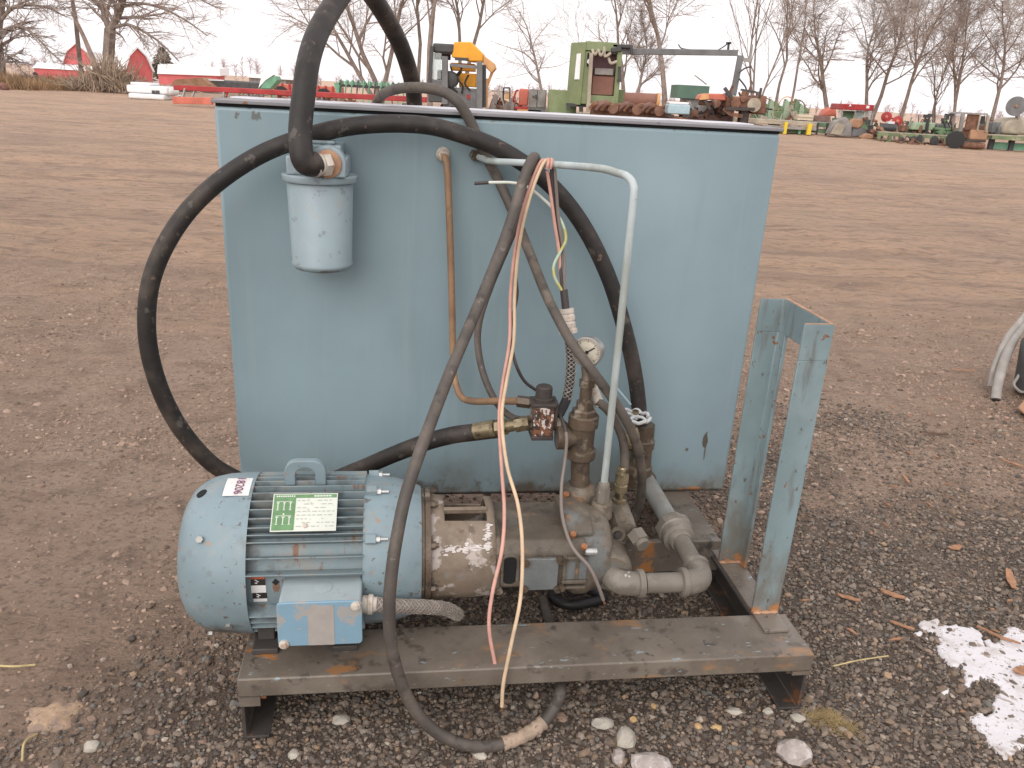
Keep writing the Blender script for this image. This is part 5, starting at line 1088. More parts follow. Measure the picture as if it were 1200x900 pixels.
# the long red auger
t = thing('red_auger', 'long red grain auger lying on trestles across the back of the yard', 'auger', ((-10.74, 37, 0.6803)[0], 37, 0))
part('tube', 'machine_red', t, lambda b: b.beam((-15.81, 38, 0.7489), (-4.285, 36, 0.8564), .30, .22), bevel=.03)
part('lower_skid', 'orange_red', t, lambda b: b.beam((-15.77, 37.6, 0.2146), (-13.87, 37.2, 0.2843), .16, .3), bevel=.02)
part('skid_rail', 'old_grey', t, lambda b: b.beam((-13.9, 37.3, 0.3525), (-10.7, 36.8, 0.3689), .09, .2))
for xx in (214, 226, 262, 292, 340):
    part('trestle', 'old_grey', t, lambda b: (b.beam(*{214: ((-15.35, 37.5, 0.2201), (-15.27, 37.8, 0.7589)), 226: ((-14.93, 37.5, 0.2422), (-14.82, 37.8, 0.7471)), 262: ((-13.42, 37.3, 0.1818), (-13.45, 37.5, 0.7476)), 292: ((-12.36, 37.3, 0.2379), (-12.07, 37.3, 0.7501)), 340: ((-10.39, 37, 0.2053), (-10.37, 37, 0.7703))}[xx], .07)))
# green implement with upright chute
t = thing('green_chute', 'bright green upright chute with snow on its edge, left of the red wagon', 'farm implement', ((-13.88, 45, 0.46)[0], 45, 0))
part('chute', 'machine_green', t, lambda b: b.prism([(-14.18, 45, 0.785), (-13.97, 45, 1.303), (-13.38, 45, 1.461), (-13.26, 45, 1.257), (-13.64, 45, 0.8135)], (0, .9, 0)), bevel=.03)
part('snow_edge', 'snow_roof', t, lambda b: b.prism([(-14.26, 44.95, 0.8235), (-14.09, 44.95, 1.339), (-13.41, 44.95, 1.521), (-13.87, 44.95, 1.224)], (0, .4, 0)))
part('base_leg', 'machine_green', t, lambda b: (b.beam((-14.11, 45.2, 0.789), (-14.42, 45.2, 0.0429), .25), b.beam((-13.76, 45.4, 0.8074), (-13.57, 45.4, 0.0416), .18)))
# red ribbed wagon
t = thing('red_wagon', 'orange red grain wagon with ribbed sides behind the auger', 'wagon', ((-13.73, 52, 0.4199)[0], 52, 0))
part('box', 'orange_red', t, lambda b: b.box(*(-15.71, -11.73, 52, 54.2, 0.3705, 1.01)), bevel=.03)
for k in range(9):
    x0, x1, y0, y1, z0, z1 = -15.68, -11.71, 51.9, 52, 0.3726, 1.06
    x = x0 + (x1 - x0) * (k + .5) / 9; part('rib', 'machine_red', t, lambda b: b.box(x - .05, x + .05, y0, y1, z0, z1), smooth=False)
for px in (0, 1):
    x = ((-15.11, 52, 0.15)[0], (-12.48, 52, 0.1894)[0])[px]; part('wheel', 'tyre', t, lambda b: b.lathe([(0, .3), (.02, .45), (.22, .45), (.24, .3)], (x, 51.8, .45), (0, 1, 0), 18))
# green harrow with tines
t = thing('green_harrow', 'green harrow with a dark toolbar and a row of hanging tines', 'harrow', ((-8.485, 46, 0.65)[0], 46, 0))
part('toolbar', 'cab_dark', t, lambda b: b.beam((-10.19, 46, 1.168), (-6.413, 45.4, 1.193), .14), smooth=False)
part('end_plate', 'machine_green', t, lambda b: b.prism([(-10.48, 45.9, 1.282), (-10.07, 45.9, 1.303), (-10.13, 45.9, 0.7383), (-10.36, 45.9, 0.7262)], (0, .3, 0)))
for k in range(12):
    x = 402 + k * 6.4
    a = Vector((-10.09, 46, 1.216)).lerp(Vector((-6.413, 45.4, 1.236)), k / 11.5)
    part('tine', 'machine_green' if k % 3 else 'cab_dark', t, lambda b: b.tube(sm([a + Vector((0, -.1, .25)), a + Vector((.02, -.3, .05)), a + Vector((-.05, -.25, -.5)), a + Vector((.05, -.4, -1.0))], 4), .035, 6))
    part('clamp', 'machine_green', t, lambda b: b.obox(a + Vector((0, 0, .10)), (.22, .2, .22), Matrix.Rotation(k * 1.3, 3, 'Y')), smooth=False)
# --- yellow machine
YY = 30
t = thing('yellow_loader', 'yellow loader with a dark cab and uprights, hood tilted behind the tank', 'loader', ((-2.366, 30, 1.084)[0], 30, 0))
part('hood', 'yellow_paint', t, lambda b: b.prism([(-2.733, 30, 2.406), (-2.658, 30, 2.901), (-2.069, 30, 2.932), (-1.642, 30, 2.572), (-1.632, 30, 2.325), (-2.047, 30, 2.304)], (0, 1.5, 0)), bevel=.04)
part('hood_nose', 'pale_orange', t, lambda b: b.prism([(-1.646, 30.1, 2.548), (-1.249, 30.1, 2.293), (-1.182, 30.1, 2.13), (-1.323, 30.1, 1.956), (-1.633, 30.1, 2.217)], (0, 1.1, 0)), bevel=.03)
part('hood_vent', 'cab_dark', t, lambda b: b.box(*(-2.61, -2.136, 29.97, 30.03, 2.313, 2.41)), smooth=False)
part('engine_body', 'yellow_paint', t, lambda b: (b.box(*(-2.8, -1.954, 30.5, 31.5, 1.992, 2.245)), b.box(*(-2.481, -1.874, 30.45, 31.55, 1.463, 1.917))), bevel=.03)
part('chassis', 'cab_grey', t, lambda b: (b.box(*(-2.979, -1.771, 30.1, 31.7, 0.7685, 1.423))), bevel=.04)
part('cab_roof', 'cab_dark', t, lambda b: b.box(*(-3.39, -2.622, 30, 31.5, 2.529, 2.829)), bevel=.06)
for bxp in (((504,52), (502,96)), ((517,66), (519,112))):
    pass
part('cab_post', 'cab_dark', t, lambda b: b.beam((-3.401, 29.95, 2.725), (-3.483, 29.95, 1.505), .12))
part('cab_back', 'cab_dark', t, lambda b: b.box(*(-3.47, -2.883, 31.3, 31.38, 2.342, 2.571)))
part('cab_lower', 'cab_dark', t, lambda b: b.box(*(-3.514, -2.943, 30, 31.4, 0.8966, 1.518)), bevel=.04)
part('seat', 'cab_dark', t, lambda b: b.box(*(-3.297, -2.93, 30.7, 31.1, 1.357, 1.986)), bevel=.06)
part('cab_post', 'cab_grey', t, lambda b: (b.beam((-2.946, 29.9, 2.419), (-2.909, 29.9, 0.8577), .22, .2)))
part('cab_door', 'cab_grey', t, lambda b: b.box(*(-3.483, -3.003, 29.96, 31.36, 1.18, 1.657)), bevel=.03)
part('cab_window', 'cab_glass', t, lambda b: b.box(*(-3.38, -3.082, 30, 30.03, 1.673, 2.517)), smooth=False)
part('upright_mast', 'cab_grey', t, lambda b: (b.beam((-1.733, 29.7, 2.311), (-1.673, 29.7, 0.7564), .17, .2)), bevel=.02)
part('upright_mast', 'cab_dark', t, lambda b: (b.beam((-1.593, 29.9, 2.214), (-1.536, 29.9, 0.8163), .10, .16)))
part('mast_crossbar', 'cab_grey', t, lambda b: b.beam((-2.767, 29.8, 2.151), (-1.791, 29.8, 2.119), .10, .1))
for px in ((531,82), (537,84), (544,80)):
    pass
part('hydraulic_lines', 'black_rubber', t, lambda b: [b.tube(sm(p, 5), .035, 6) for p in ([(-2.773, 30.2, 2.105), (-2.665, 30.1, 1.774), (-2.769, 30, 1.487), (-2.493, 30, 1.276)], [(-2.401, 30.1, 1.955), (-2.506, 30, 1.725), (-2.319, 30, 1.51), (-2.341, 30, 1.227)], [(-2.128, 30.1, 1.858), (-2.231, 30, 1.571), (-2.044, 30, 1.356)], [(-2.607, 30, 2.164), (-2.359, 29.9, 2.064), (-2.539, 30, 1.835)])])
part('side_tank', 'cab_dark', t, lambda b: b.lathe([(0, .2), (.05, .28), (.6, .28), (.65, .2)], (-2.769, 29.95, 1.682), (0, 1, 0), 20))
part('red_badge', 'machine_red', t, lambda b: b.box(*(-2.162, -1.921, 30.07, 30.11, 1.072, 1.214)), smooth=False)
part('rear_arm', 'pale_orange', t, lambda b: (b.beam((-1.506, 30.3, 1.78), (-1.496, 30.3, 0.8104), .14), b.beam((-1.309, 30.4, 2.018), (-1.471, 30.4, 1.556), .10)))
part('wheel', 'tyre', t, lambda b: b.lathe([(0, .35), (.04, .55), (.4, .55), (.44, .35)], ((-2.621, 30.2, 0.9255)[0], 30.3, .55), (0, 1, 0), 24))
# thin frame and the red and grey doors
t = thing('signal_frame', 'small orange frame on thin posts right of the yellow loader', 'frame', ((-1.103, 36, 0.99)[0], 36, 0))
part('post', 'old_grey', t, lambda b: b.beam((-1.553, 36, 1.357), (-0.831, 36, 1.344), .06))
part('post', 'old_grey', t, lambda b: b.beam((-1.083, 36, 1.331), (-1.036, 36, 0.3756), .06))
part('panel', 'pale_orange', t, lambda b: b.box(*(-0.9682, -0.7521, 36, 36.15, 1.071, 1.342)), smooth=False)
part('surround', 'cab_dark', t, lambda b: (b.beam((-1.055, 36, 1.502), (-0.7858, 36, 1.516), .06), b.beam((-1.055, 36, 1.502), (-1.024, 36, 0.8575), .06), b.beam((-0.7858, 36, 1.516), (-0.7561, 36, 0.94), .06)), smooth=False)
part('leg', 'pale_orange', t, lambda b: b.beam((-0.8859, 36, 1.001), (-1.033, 36, 0.3066), .10))
t = thing('red_cab', 'open red cab shell standing left of the grey doors', 'cab', ((-0.1472, 33, 1.016)[0], 33, 0))
part('cab_body', 'orange_red', t, lambda b: b.box(*(-0.356, 0.0236, 33, 34.2, 0.89, 1.512)), bevel=.05)
part('cab_door', 'machine_red', t, lambda b: (b.beam((-0.4671, 32.9, 1.435), (-0.5772, 32.9, 1.025), .07), b.beam((-0.5772, 32.9, 1.025), (-0.4453, 32.9, 1.032), .07), b.beam((-0.4671, 32.9, 1.435), (-0.3686, 32.9, 1.44), .07)))
part('fender', 'machine_red', t, lambda b: b.prism([(-0.4997, 32.8, 0.8439), (0.1261, 32.8, 0.877), (0.2636, 32.8, 0.7905), (-0.493, 32.8, 0.7192)], (0, 1, 0)), bevel=.03)
part('bumper', 'pale_orange', t, lambda b: b.box(*(-0.3907, 0.5301, 32.7, 33.2, 0.6577, 0.7667)))
t = thing('grey_locker', 'dark grey locker with two doors beside the red cab', 'locker', ((0.38, 32.5, 0.9888)[0], 32.5, 0))
part('body', 'cab_grey', t, lambda b: b.box(*(0.034, 0.7018, 32.7, 33.8, 0.7059, 1.508)))
part('door', 'old_grey', t, lambda b: b.box(*(0.0597, 0.3374, 32.66, 32.7, 0.8534, 1.469)), bevel=.01)
part('door', 'old_grey', t, lambda b: b.box(*(0.3701, 0.6641, 32.66, 32.7, 0.8703, 1.486)), bevel=.01)
part('handle', 'cab_dark', t, lambda b: (b.box(*(0.2659, 0.3473, 32.6, 32.65, 1.2, 1.322)), b.box(*(0.1681, 0.2333, 32.6, 32.65, 1.225, 1.286))), smooth=False)
# --- pale green cabinet tower
t = thing('green_cabinet', 'tall pale green machine cabinet with an open rusty bay and a slot window', 'machine cabinet', ((2.148, 30, 1.18)[0], 30, 0))
part('side_wall', 'pale_green', t, lambda b: b.prism([(1.4, 30.6, 1.074), (1.425, 30.6, 3.115), (1.889, 29.95, 3.133), (1.852, 29.95, 1.08)], (.02, .9, 0)), bevel=.01)
part('slot_window', 'white_paint', t, lambda b: b.prism([(1.589, 30.2, 1.913), (1.612, 30.2, 2.748), (1.753, 30.1, 2.765), (1.762, 30.1, 1.921)], (0, .06, 0)))
part('front_frame', 'pale_green', t, lambda b: (b.box(*(1.876, 2.989, 30, 31.6, 2.865, 3.163)), b.box(*(1.842, 2.08, 30.02, 31.52, 1.117, 2.837)), b.box(*(3.001, 3.179, 30.03, 31.53, 1.177, 2.896)), b.box(*(2.142, 3.07, 30.01, 31.51, 1.148, 1.43))), bevel=.02)
part('open_bay', 'dark_maroon', t, lambda b: b.box(*(2.079, 3.103, 30.45, 31.25, 1.172, 2.874)))
part('rust_panel', 'rust_panel', t, lambda b: b.box(*(2.235, 2.983, 30.2, 30.4, 1.445, 2.077)), bevel=.02)
part('bay_shelf', 'old_grey', t, lambda b: b.box(*(2.278, 2.932, 30.12, 30.37, 2.105, 2.327)), bevel=.02)
part('door_post', 'tan_steel', t, lambda b: b.beam((2.078, 29.7, 2.78), (2.123, 29.7, 0.8723), .20, .12))
part('side_seat', 'black_void', t, lambda b: b.box(*(1.964, 2.081, 29.9, 29.95, 2.348, 2.784)))
part('mirror', 'white_paint', t, lambda b: b.lathe([(0, .09), (.04, .09)], (2.053, 29.85, 2.512), (0, 1, 0), 14))
part('hinge_arm', 'cab_dark', t, lambda b: (b.beam((3.101, 29.9, 2.403), (3.144, 29.9, 1.963), .10), b.beam((3.055, 29.9, 1.958), (3.206, 29.9, 1.939), .08)))
for k, (xa, ya) in enumerate(((695, 57), (702, 58), (709, 57))): pass
part('hose_bracket', 'tan_steel', t, lambda b: [b.tube(sm(p, 5), .05, 6) for p in ([(2.104, 29.8, 2.894), (2.199, 29.7, 2.732), (2.276, 29.7, 2.844)], [(2.308, 29.8, 2.904), (2.405, 29.7, 2.716), (2.509, 29.7, 2.856)], [(2.505, 29.8, 2.995), (2.553, 29.7, 2.696), (2.747, 29.7, 2.814)], [(2.684, 29.8, 2.652), (2.777, 29.7, 2.49), (2.976, 29.7, 2.555)])])
part('under_bracket', 'cab_dark', t, lambda b: (b.box(*(1.384, 2.08, 30.2, 30.7, 1.012, 1.112)), b.beam((1.446, 30.2, 1.025), (1.458, 30.2, 0.8822), .12), b.beam((1.9, 30.2, 1.049), (1.917, 30.2, 0.8489), .14)))
part('lower_box', 'pale_green', t, lambda b: b.box(*(0.7657, 1.796, 31.2, 32.6, 0.7323, 1.542)), bevel=.02)
part('rear_box', 'pale_green', t, lambda b: b.box(*(3.226, 3.506, 31.3, 32.5, 1.108, 1.666)), bevel=.02)
# swinging boom with its post
t = thing('boom_arm', 'long dark boom arm reaching right from the green cabinet to a steel post', 'boom', ((7.601, 31, 1.599)[0], 31, 0))
part('arm', 'cab_grey', t, lambda b: b.beam((2.847, 30.2, 2.894), (7.345, 31, 3.104), .17, .2), bevel=.02)
part('arm_head', 'cab_dark', t, lambda b: (b.box(*(2.812, 3.486, 30, 30.5, 3.011, 3.119)), b.beam((3.454, 30, 3.108), (3.485, 30, 2.81), .10), b.beam((2.767, 30, 2.909), (3.113, 30, 2.982), .16)), bevel=.02)
part('post', 'cab_grey', t, lambda b: b.beam((7.479, 31, 3.026), (7.404, 31, 1.676), .18, .2), bevel=.02)
part('post_bracket', 'old_grey', t, lambda b: (b.beam((7.496, 31, 2.914), (7.837, 31, 2.875), .12), b.beam((7.837, 31, 2.875), (7.815, 31, 3.408), .08)))
part('king_post', 'cab_dark', t, lambda b: (b.beam((6.995, 31, 3.422), (7.013, 31, 3.086), .07), b.beam((6.907, 31, 3.403), (7.087, 31, 3.413), .07)))
part('tie_cable', 'cab_dark', t, lambda b: b.tube(sm([(6.969, 31, 3.392), (6.778, 31, 3.243), (6.522, 31, 3.117), (6.005, 31, 3.119), (5.394, 31, 3.143), (5.226, 31, 3.275)], 5), .022, 5))
part('hanging_hose', 'cab_dark', t, lambda b: (b.tube(sm([(7.455, 30.8, 2.454), (7.644, 30.8, 2.605), (7.847, 30.8, 2.672)], 5), .03, 5), b.tube(sm([(7.484, 30.8, 2.256), (7.735, 30.8, 2.012), (7.853, 30.8, 1.845), (8.101, 30.8, 1.83)], 5), .03, 5)))
# rusty hood and the scrap in front of the cabinet
t = thing('rusty_roller', 'long rusty red drum lying behind the scrap row', 'drum', ((4.798, 36, 1.301)[0], 36, 0))
part('drum', 'rust_panel', t, lambda b: b.cyl((4.041, 36, 1.295), (5.41, 36, 1.316), .30, 20))
part('end_cap', 'pale_orange', t, lambda b: b.cyl((5.392, 36, 1.315), (5.519, 36, 1.305), .33, 20))
t = thing('rusty_scrap_row', 'low row of rusty castings and gears right of the green cabinet', 'scrap machinery', ((3.547, 29, 1.048)[0], 29, 0))
part('bed', 'rusty_iron', t, lambda b: b.box(*(2.239, 4.814, 29.2, 30.2, 0.7088, 1.097)), bevel=.03)
_r = random.Random(12)
for k in range(13):
    a = Vector((2.349, 29, 1.067)).lerp(Vector((4.652, 29, 1.079)), k / 12)
    if k % 4 == 3: part('gear', 'rusty_iron', t, lambda b: b.lathe([(0, .08), (.02, .17), (.08, .17), (.10, .08)], a + Vector((0, -.1, -.05)), (_r.uniform(-.4, .4), -1, .2), 18))
    else: part('casting', ('rusty_iron', 'brown_steel', 'rusty_iron', 'dark_steel')[k % 4], t, lambda b: b.tube(sm([a + Vector((-.2, 0, -.08)), a + Vector((-.06, -.1, .10)), a + Vector((.12, 0, .06 + .08 * (k % 2))), a + Vector((.22, .1, -.1))], 4), _r.uniform(.06, .11), 8))
t = thing('blue_chest', 'light blue chest with a white lid left of the rusty orange machine', 'chest', ((4.998, 28, 1.093)[0], 28, 0))
part('chest', 'light_blue', t, lambda b: b.box(*(4.629, 5.355, 28, 28.7, 0.9875, 1.292)), bevel=.04)
part('lid', 'white_paint', t, lambda b: b.box(*(4.652, 5.294, 28.03, 28.67, 1.294, 1.37)), bevel=.02)
part('skid', 'dark_steel', t, lambda b: (b.box(*(4.653, 4.849, 28, 28.7, 0.8803, 0.9681)), b.box(*(5.129, 5.353, 28, 28.7, 0.9064, 0.994))))
t = thing('green_container', 'dark green container raised on a grey base behind the orange machine', 'container', ((9.246, 48, 1.521)[0], 48, 0))
part('container', 'container_green', t, lambda b: b.box(*(8.349, 10.11, 48, 50.4, 1.477, 2.192)), bevel=.03)
part('base', 'cab_grey', t, lambda b: b.box(*(8.92, 10.12, 48.2, 50.2, 0.5304, 1.484)))
part('strut', 'old_grey', t, lambda b: b.beam((9.891, 47.9, 2.273), (9.165, 47.9, 2.724), .06))
t = thing('red_rail', 'brownish red low beam in front of the green container', 'beam', ((6.045, 29, 0.9037)[0], 29, 0))
part('beam', 'brown_steel', t, lambda b: b.beam((5.487, 29, 0.9295), (6.952, 29, 0.8964), .14, .2))
part('post', 'brown_steel', t, lambda b: b.box(*(6.507, 6.916, 29.3, 29.7, 0.8188, 1.207)))
# rusty orange engine machine
t = thing('rusty_baler', 'rusty machine with a faded orange hood and exposed iron works', 'scrap machine', ((6.785, 28, 1.188)[0], 28, 0))
part('hood', 'orange_red', t, lambda b: b.prism([(5.623, 28, 1.471), (5.685, 28, 1.633), (5.902, 28, 1.683), (6.431, 28, 1.698), (6.489, 28, 1.491)], (0, .9, 0)), bevel=.04)
part('hood_end', 'pale_orange', t, lambda b: b.prism([(5.604, 27.97, 1.465), (5.665, 27.97, 1.637), (5.889, 27.97, 1.688), (5.913, 27.97, 1.513)], (0, .02, 0)))
part('gear_case', 'rusty_iron', t, lambda b: (b.box(*(6.496, 7.358, 28, 29, 1.277, 1.644)), b.box(*(7.423, 7.87, 28.2, 29, 1.124, 1.706)), b.box(*(5.733, 6.182, 28.2, 28.8, 1.301, 1.46))), bevel=.05)
for (px, py, rr) in ((0, 0, .22), (1, 0, .13), (2, 0, .16), (3, 0, .10)):
    c = Vector(((7.399, 27.9, 1.408), (6.172, 27.9, 1.396), (6.782, 27.9, 1.428), (7.039, 27.9, 1.573))[px])
    part('flywheel', 'rusty_iron' if px else 'tan_steel', t, lambda b: b.lathe([(0, rr * .6), (.01, rr), (.08, rr), (.09, rr * .6)], c, (0, 1, 0), 22))
part('lever', 'cab_dark', t, lambda b: (b.beam((6.354, 27.9, 1.877), (6.616, 27.9, 1.604), .10), b.beam((6.91, 28, 1.854), (7.419, 28, 1.803), .06), b.beam((7.619, 28.2, 1.944), (7.609, 28.2, 1.653), .07)))
part('shaft', 'dark_steel', t, lambda b: (b.beam((5.773, 27.9, 1.454), (5.975, 27.9, 1.201), .09), b.beam((5.987, 27.9, 1.518), (6.138, 27.9, 1.236), .05), b.beam((6.472, 27.9, 1.253), (7.42, 27.9, 1.277), .10)))
part('leg', 'dark_steel', t, lambda b: (b.box(*(7.06, 7.284, 28.1, 28.5, 0.7786, 1.284))))
part('leg', 'rusty_iron', t, lambda b: (b.beam((6.439, 28, 1.25), (6.689, 28, 1.076), .12), b.beam((6.689, 28, 1.076), (7.088, 28, 1.044), .12)))
# --- right-hand machine row
t = thing('green_planter', 'row of old green planting units with hooped wires behind the flatbed', 'planter', ((14.57, 48, 0.6638)[0], 48, 0))
part('frame_bar', 'dull_green', t, lambda b: b.beam((13.24, 48, 0.8678), (15.79, 48, 0.8661), .22), bevel=.03)
for k in range(9):
    a = Vector((13.36, 48, 1.011)).lerp(Vector((15.63, 48, 0.9944)), k / 8); hh = (.6, .9, .75, .5, .95, .8, 1.0, .7, .5)[k]
    part('planting_unit', ('dull_green', 'mint_green', 'deck_green')[k % 3], t, lambda b: (b.box(a.x - .16, a.x + .14, a.y - .3, a.y + .2, a.z - .6, a.z + .1), b.prism([(a.x - .18, a.y - .3, a.z + .1), (a.x + .16, a.y - .3, a.z + .1), (a.x + .1, a.y - .3, a.z + hh * .6), (a.x - .1, a.y - .3, a.z + hh * .8)], (0, .5, 0))), bevel=.03)
for xx in (0, 1, 2):
    a = Vector(((13.29, 47.8, 1.42), (14.46, 47.8, 1.572), (15.1, 47.8, 1.426))[xx])
    part('hoop', 'rusty_iron' if xx != 1 else 'pale_orange', t, lambda b: b.tube([a + Vector((.42 * math.cos(q), 0, .5 * math.sin(q) - .2)) for q in np.linspace(-.3, PI + .3, 14)], .03, 5))
part('axle_wheel', 'tyre', t, lambda b: (b.lathe([(0, .2), (.03, .32), (.2, .32), (.22, .2)], (a.x - 1, 48.2, .32), (0, 1, 0), 18)))
t = thing('flatbed', 'long pale flatbed trailer with yellow posts beyond the tank corner', 'trailer', (13.67, 44.61, 0))
part('deck', 'tan_steel', t, lambda b: b.box(*(11.35, 15.39, 45, 47, 0.443, 0.6781)), bevel=.03)
part('side_rail', 'old_grey', t, lambda b: b.box(*(11.92, 15.38, 44.95, 45.15, 0.2431, 0.3931)))
part('post', 'post_yellow', t, lambda b: b.box(*(13.57, 13.73, 44.6, 44.78, 0.0022, 0.5979)))
part('post', 'post_yellow', t, lambda b: b.box(*(14.81, 15.01, 44.6, 44.8, 0.0263, 0.5795)))
part('under_frame', 'dull_green', t, lambda b: (b.box(*(13.98, 15.03, 45.3, 46.3, 0.0554, 0.3583)), b.box(*(12.39, 13.75, 45.3, 46.3, 0.0224, 0.3255))))
part('leg', 'machine_green', t, lambda b: b.box(*(14.51, 14.64, 45.1, 45.3, 0.0259, 0.4136)))
t = thing('cream_crate', 'cream wooden crate sitting on the flatbed', 'crate', (15.08, 46, 0.7136))
part('crate', 'cream_wood', t, lambda b: b.box(*(14.51, 15.35, 45.6, 46.5, 0.721, 1.001)), smooth=False)
part('slat', 'tan_steel', t, lambda b: b.box(*(14.5, 15.34, 45.57, 45.6, 0.8509, 0.894)), smooth=False)
t = thing('brown_box', 'brown steel box beside the cream crate', 'box', (15.92, 46, 0.6703))
part('box', 'brown_steel', t, lambda b: b.box(*(15.52, 16.34, 46, 46.9, 0.6945, 0.9989)), bevel=.03)
part('lip', 'old_grey', t, lambda b: b.box(*(15.5, 16.37, 45.9, 46.9, 0.631, 0.6919)))
t = thing('orange_hopper', 'small orange domed hopper left of the red canopy', 'hopper', ((17.77, 50, 0.7666)[0], 50, 0))
part('dome', 'orange_red', t, lambda b: b.prism([(17.34, 50, 0.9344), (17.48, 50, 1.274), (17.75, 50, 1.431), (18.04, 50, 1.446), (18.18, 50, 0.9792)], (0, .9, 0)), bevel=.08)
part('leg', 'old_grey', t, lambda b: (b.beam((17.51, 50.2, 0.9374), (17.69, 50.2, -0.0162), .08), b.beam((18.16, 50.2, 0.9718), (18.35, 50.2, -0.0293), .08)))
t = thing('dull_green_trailer', 'dull green slatted trailer end between the yellow post and the grey scrap', 'trailer', (16.4, 46.63, 0))
part('side', 'dull_green', t, lambda b: (b.box(*(15.49, 16.44, 45.6, 46.8, 0.4261, 0.6427)), b.box(*(15.55, 16.41, 45.6, 46.8, 0.1191, 0.2933))), smooth=False)
part('stake', 'cab_dark', t, lambda b: (b.box(*(15.58, 15.67, 45.5, 45.58, 0.0191, 0.6265)), b.box(*(16.09, 16.18, 45.5, 45.58, 0.0024, 0.653))), smooth=False)
t = thing('canopy_tractor', 'machine under a bright red canopy with glass sides, right of the oak trunk', 'tractor', ((18.29, 47, 0.6702)[0], 47, 0))
part('canopy', 'machine_red', t, lambda b: b.prism([(17.22, 47, 1.352), (17.23, 47, 1.663), (19.03, 47, 1.692), (19.04, 47, 1.382)], (0, 1.7, 0)), bevel=.04)
part('canopy_badge', 'white_paint', t, lambda b: (b.box(*(18.59, 18.75, 46.96, 47.01, 1.497, 1.629)), b.prism([(17.63, 46.96, 1.552), (17.77, 46.96, 1.56), (17.68, 46.96, 1.666)], (0, .05, 0))), smooth=False)
part('glass_side', 'cab_glass', t, lambda b: (b.box(*(18.18, 19.12, 47.3, 47.33, 0.9062, 1.373))), smooth=False)
part('green_screen', 'mint_green', t, lambda b: (b.box(*(18.46, 18.89, 47.9, 48, 0.8872, 1.338))), smooth=False)
part('dark_screen', 'dull_green', t, lambda b: (b.box(*(17.68, 18.24, 47.6, 48, 0.9046, 1.308))), smooth=False)
for xx in (0, 1, 2): part('canopy_post', 'old_grey', t, lambda b: b.beam(((17.35, 47.1, 1.334), (18.08, 47.1, 1.328), (19.04, 47.1, 1.379))[xx], ((17.43, 47.1, 0.3038), (18.21, 47.1, 0.3452), (19.05, 47.1, 0.3903))[xx], .07))
part('body', 'dull_green', t, lambda b: b.box(*(17.45, 19.29, 47.4, 48.7, 0.0702, 0.8811)))
t = thing('grey_scrap_sheet', 'bent grey sheet metal scrap propped up at the edge of the yard', 'scrap sheet', (17.12, 45.65, 0))
part('sheet', 'old_grey', t, lambda b: b.prism([(15.86, 44.5, 0.1229), (16.1, 44.5, 0.7772), (16.68, 44.5, 1.02), (17.06, 44.5, 0.658), (17.14, 44.5, 0.0618), (16.51, 44.5, 0.0284)], (0, .5, 0)), bevel=.05)
part('flap', 'tan_steel', t, lambda b: b.prism([(15.93, 44.3, 0.1362), (16.17, 44.3, 0.7455), (16.64, 44.3, 0.6009), (16.47, 44.3, 0.1222)], (0, .08, 0)))
t = thing('orange_sheet', 'curled rust orange sheet leaning against the grey scrap', 'scrap sheet', (17.88, 45.59, 0))
part('sheet', 'rust_orange', t, lambda b: b.prism([(16.84, 44.6, 0.6419), (17.09, 44.6, 0.9539), (17.62, 44.6, 0.9611), (17.76, 44.6, 0.7339), (17.46, 44.6, 0.4608), (17.04, 44.6, 0.5243)], (0, .35, 0)), bevel=.06)
part('skirt', 'cab_grey', t, lambda b: b.prism([(17.17, 44.7, 0.0529), (17.21, 44.7, 0.5293), (17.84, 44.7, 0.52), (18.11, 44.7, 0.1032)], (0, .5, 0)), bevel=.05)
t = thing('iron_scrap_heap', 'small heap of dark red and orange scrap iron right of the orange sheet', 'scrap heap', (18.49, 45.38, 0))
for k in range(11):
    a = Vector((17.71, 44.2, 0.1939)) + Vector((_r.uniform(0, .9), _r.uniform(0, .6), _r.uniform(-.1, .8)))
    part('scrap_piece', ('rusty_iron', 'dark_maroon', 'rust_orange', 'cab_dark')[k % 4], t, lambda b: b.obox(a, (_r.uniform(.15, .4), _r.uniform(.1, .3), _r.uniform(.1, .35)), Matrix.Rotation(_r.uniform(-1, 1), 3, 'Y') @ Matrix.Rotation(_r.uniform(0, 2), 3, 'Z')), bevel=.03)
part('base_piece', 'rust_orange', t, lambda b: b.prism([(17.39, 44, 0.0593), (17.7, 44, 0.2886), (18.07, 44, 0.2233), (18.12, 44, 0.0127), (17.5, 44, -0.0203)], (0, .4, 0)), bevel=.05)
t = thing('red_wheel_rake', 'pair of red wheels on an axle above a dark tank', 'wheel rake', ((19.78, 46, 0.5673)[0], 46, 0))
for c in ((19.39, 46, 1.118), (19.94, 45.8, 0.9352)):
    w1 = part('wheel', 'machine_red', t, lambda b: b.lathe([(0, .18), (.02, .27), (.10, .27), (.12, .18)], c, (.2, 1, 0), 24))
    part('hub', 'orange_red', w1, lambda b: b.lathe([(-.03, .05), (.0, .09), (.02, .09)], c, (.2, 1, 0), 14))
part('axle', 'machine_red', t, lambda b: (b.beam((19.48, 46.1, 1.076), (20.05, 46.1, 1.018), .07), b.beam((19.95, 46, 0.841), (20.88, 46, 0.8461), .06), b.beam((19.85, 46.1, 1.096), (19.96, 46.1, 0.5726), .10)))
part('tank', 'cab_dark', t, lambda b: b.cyl((19.05, 45.8, 0.5808), (19.84, 45.6, 0.5658), .22, 18))
part('tank_rack', 'old_grey', t, lambda b: (b.beam((18.91, 45.7, 0.4017), (20.02, 45.5, 0.3828), .10), b.beam((19.19, 45.9, 0.7601), (19.37, 45.9, -0.0709), .08), b.beam((19.84, 45.9, 0.7507), (20.02, 45.9, -0.0805), .08)))
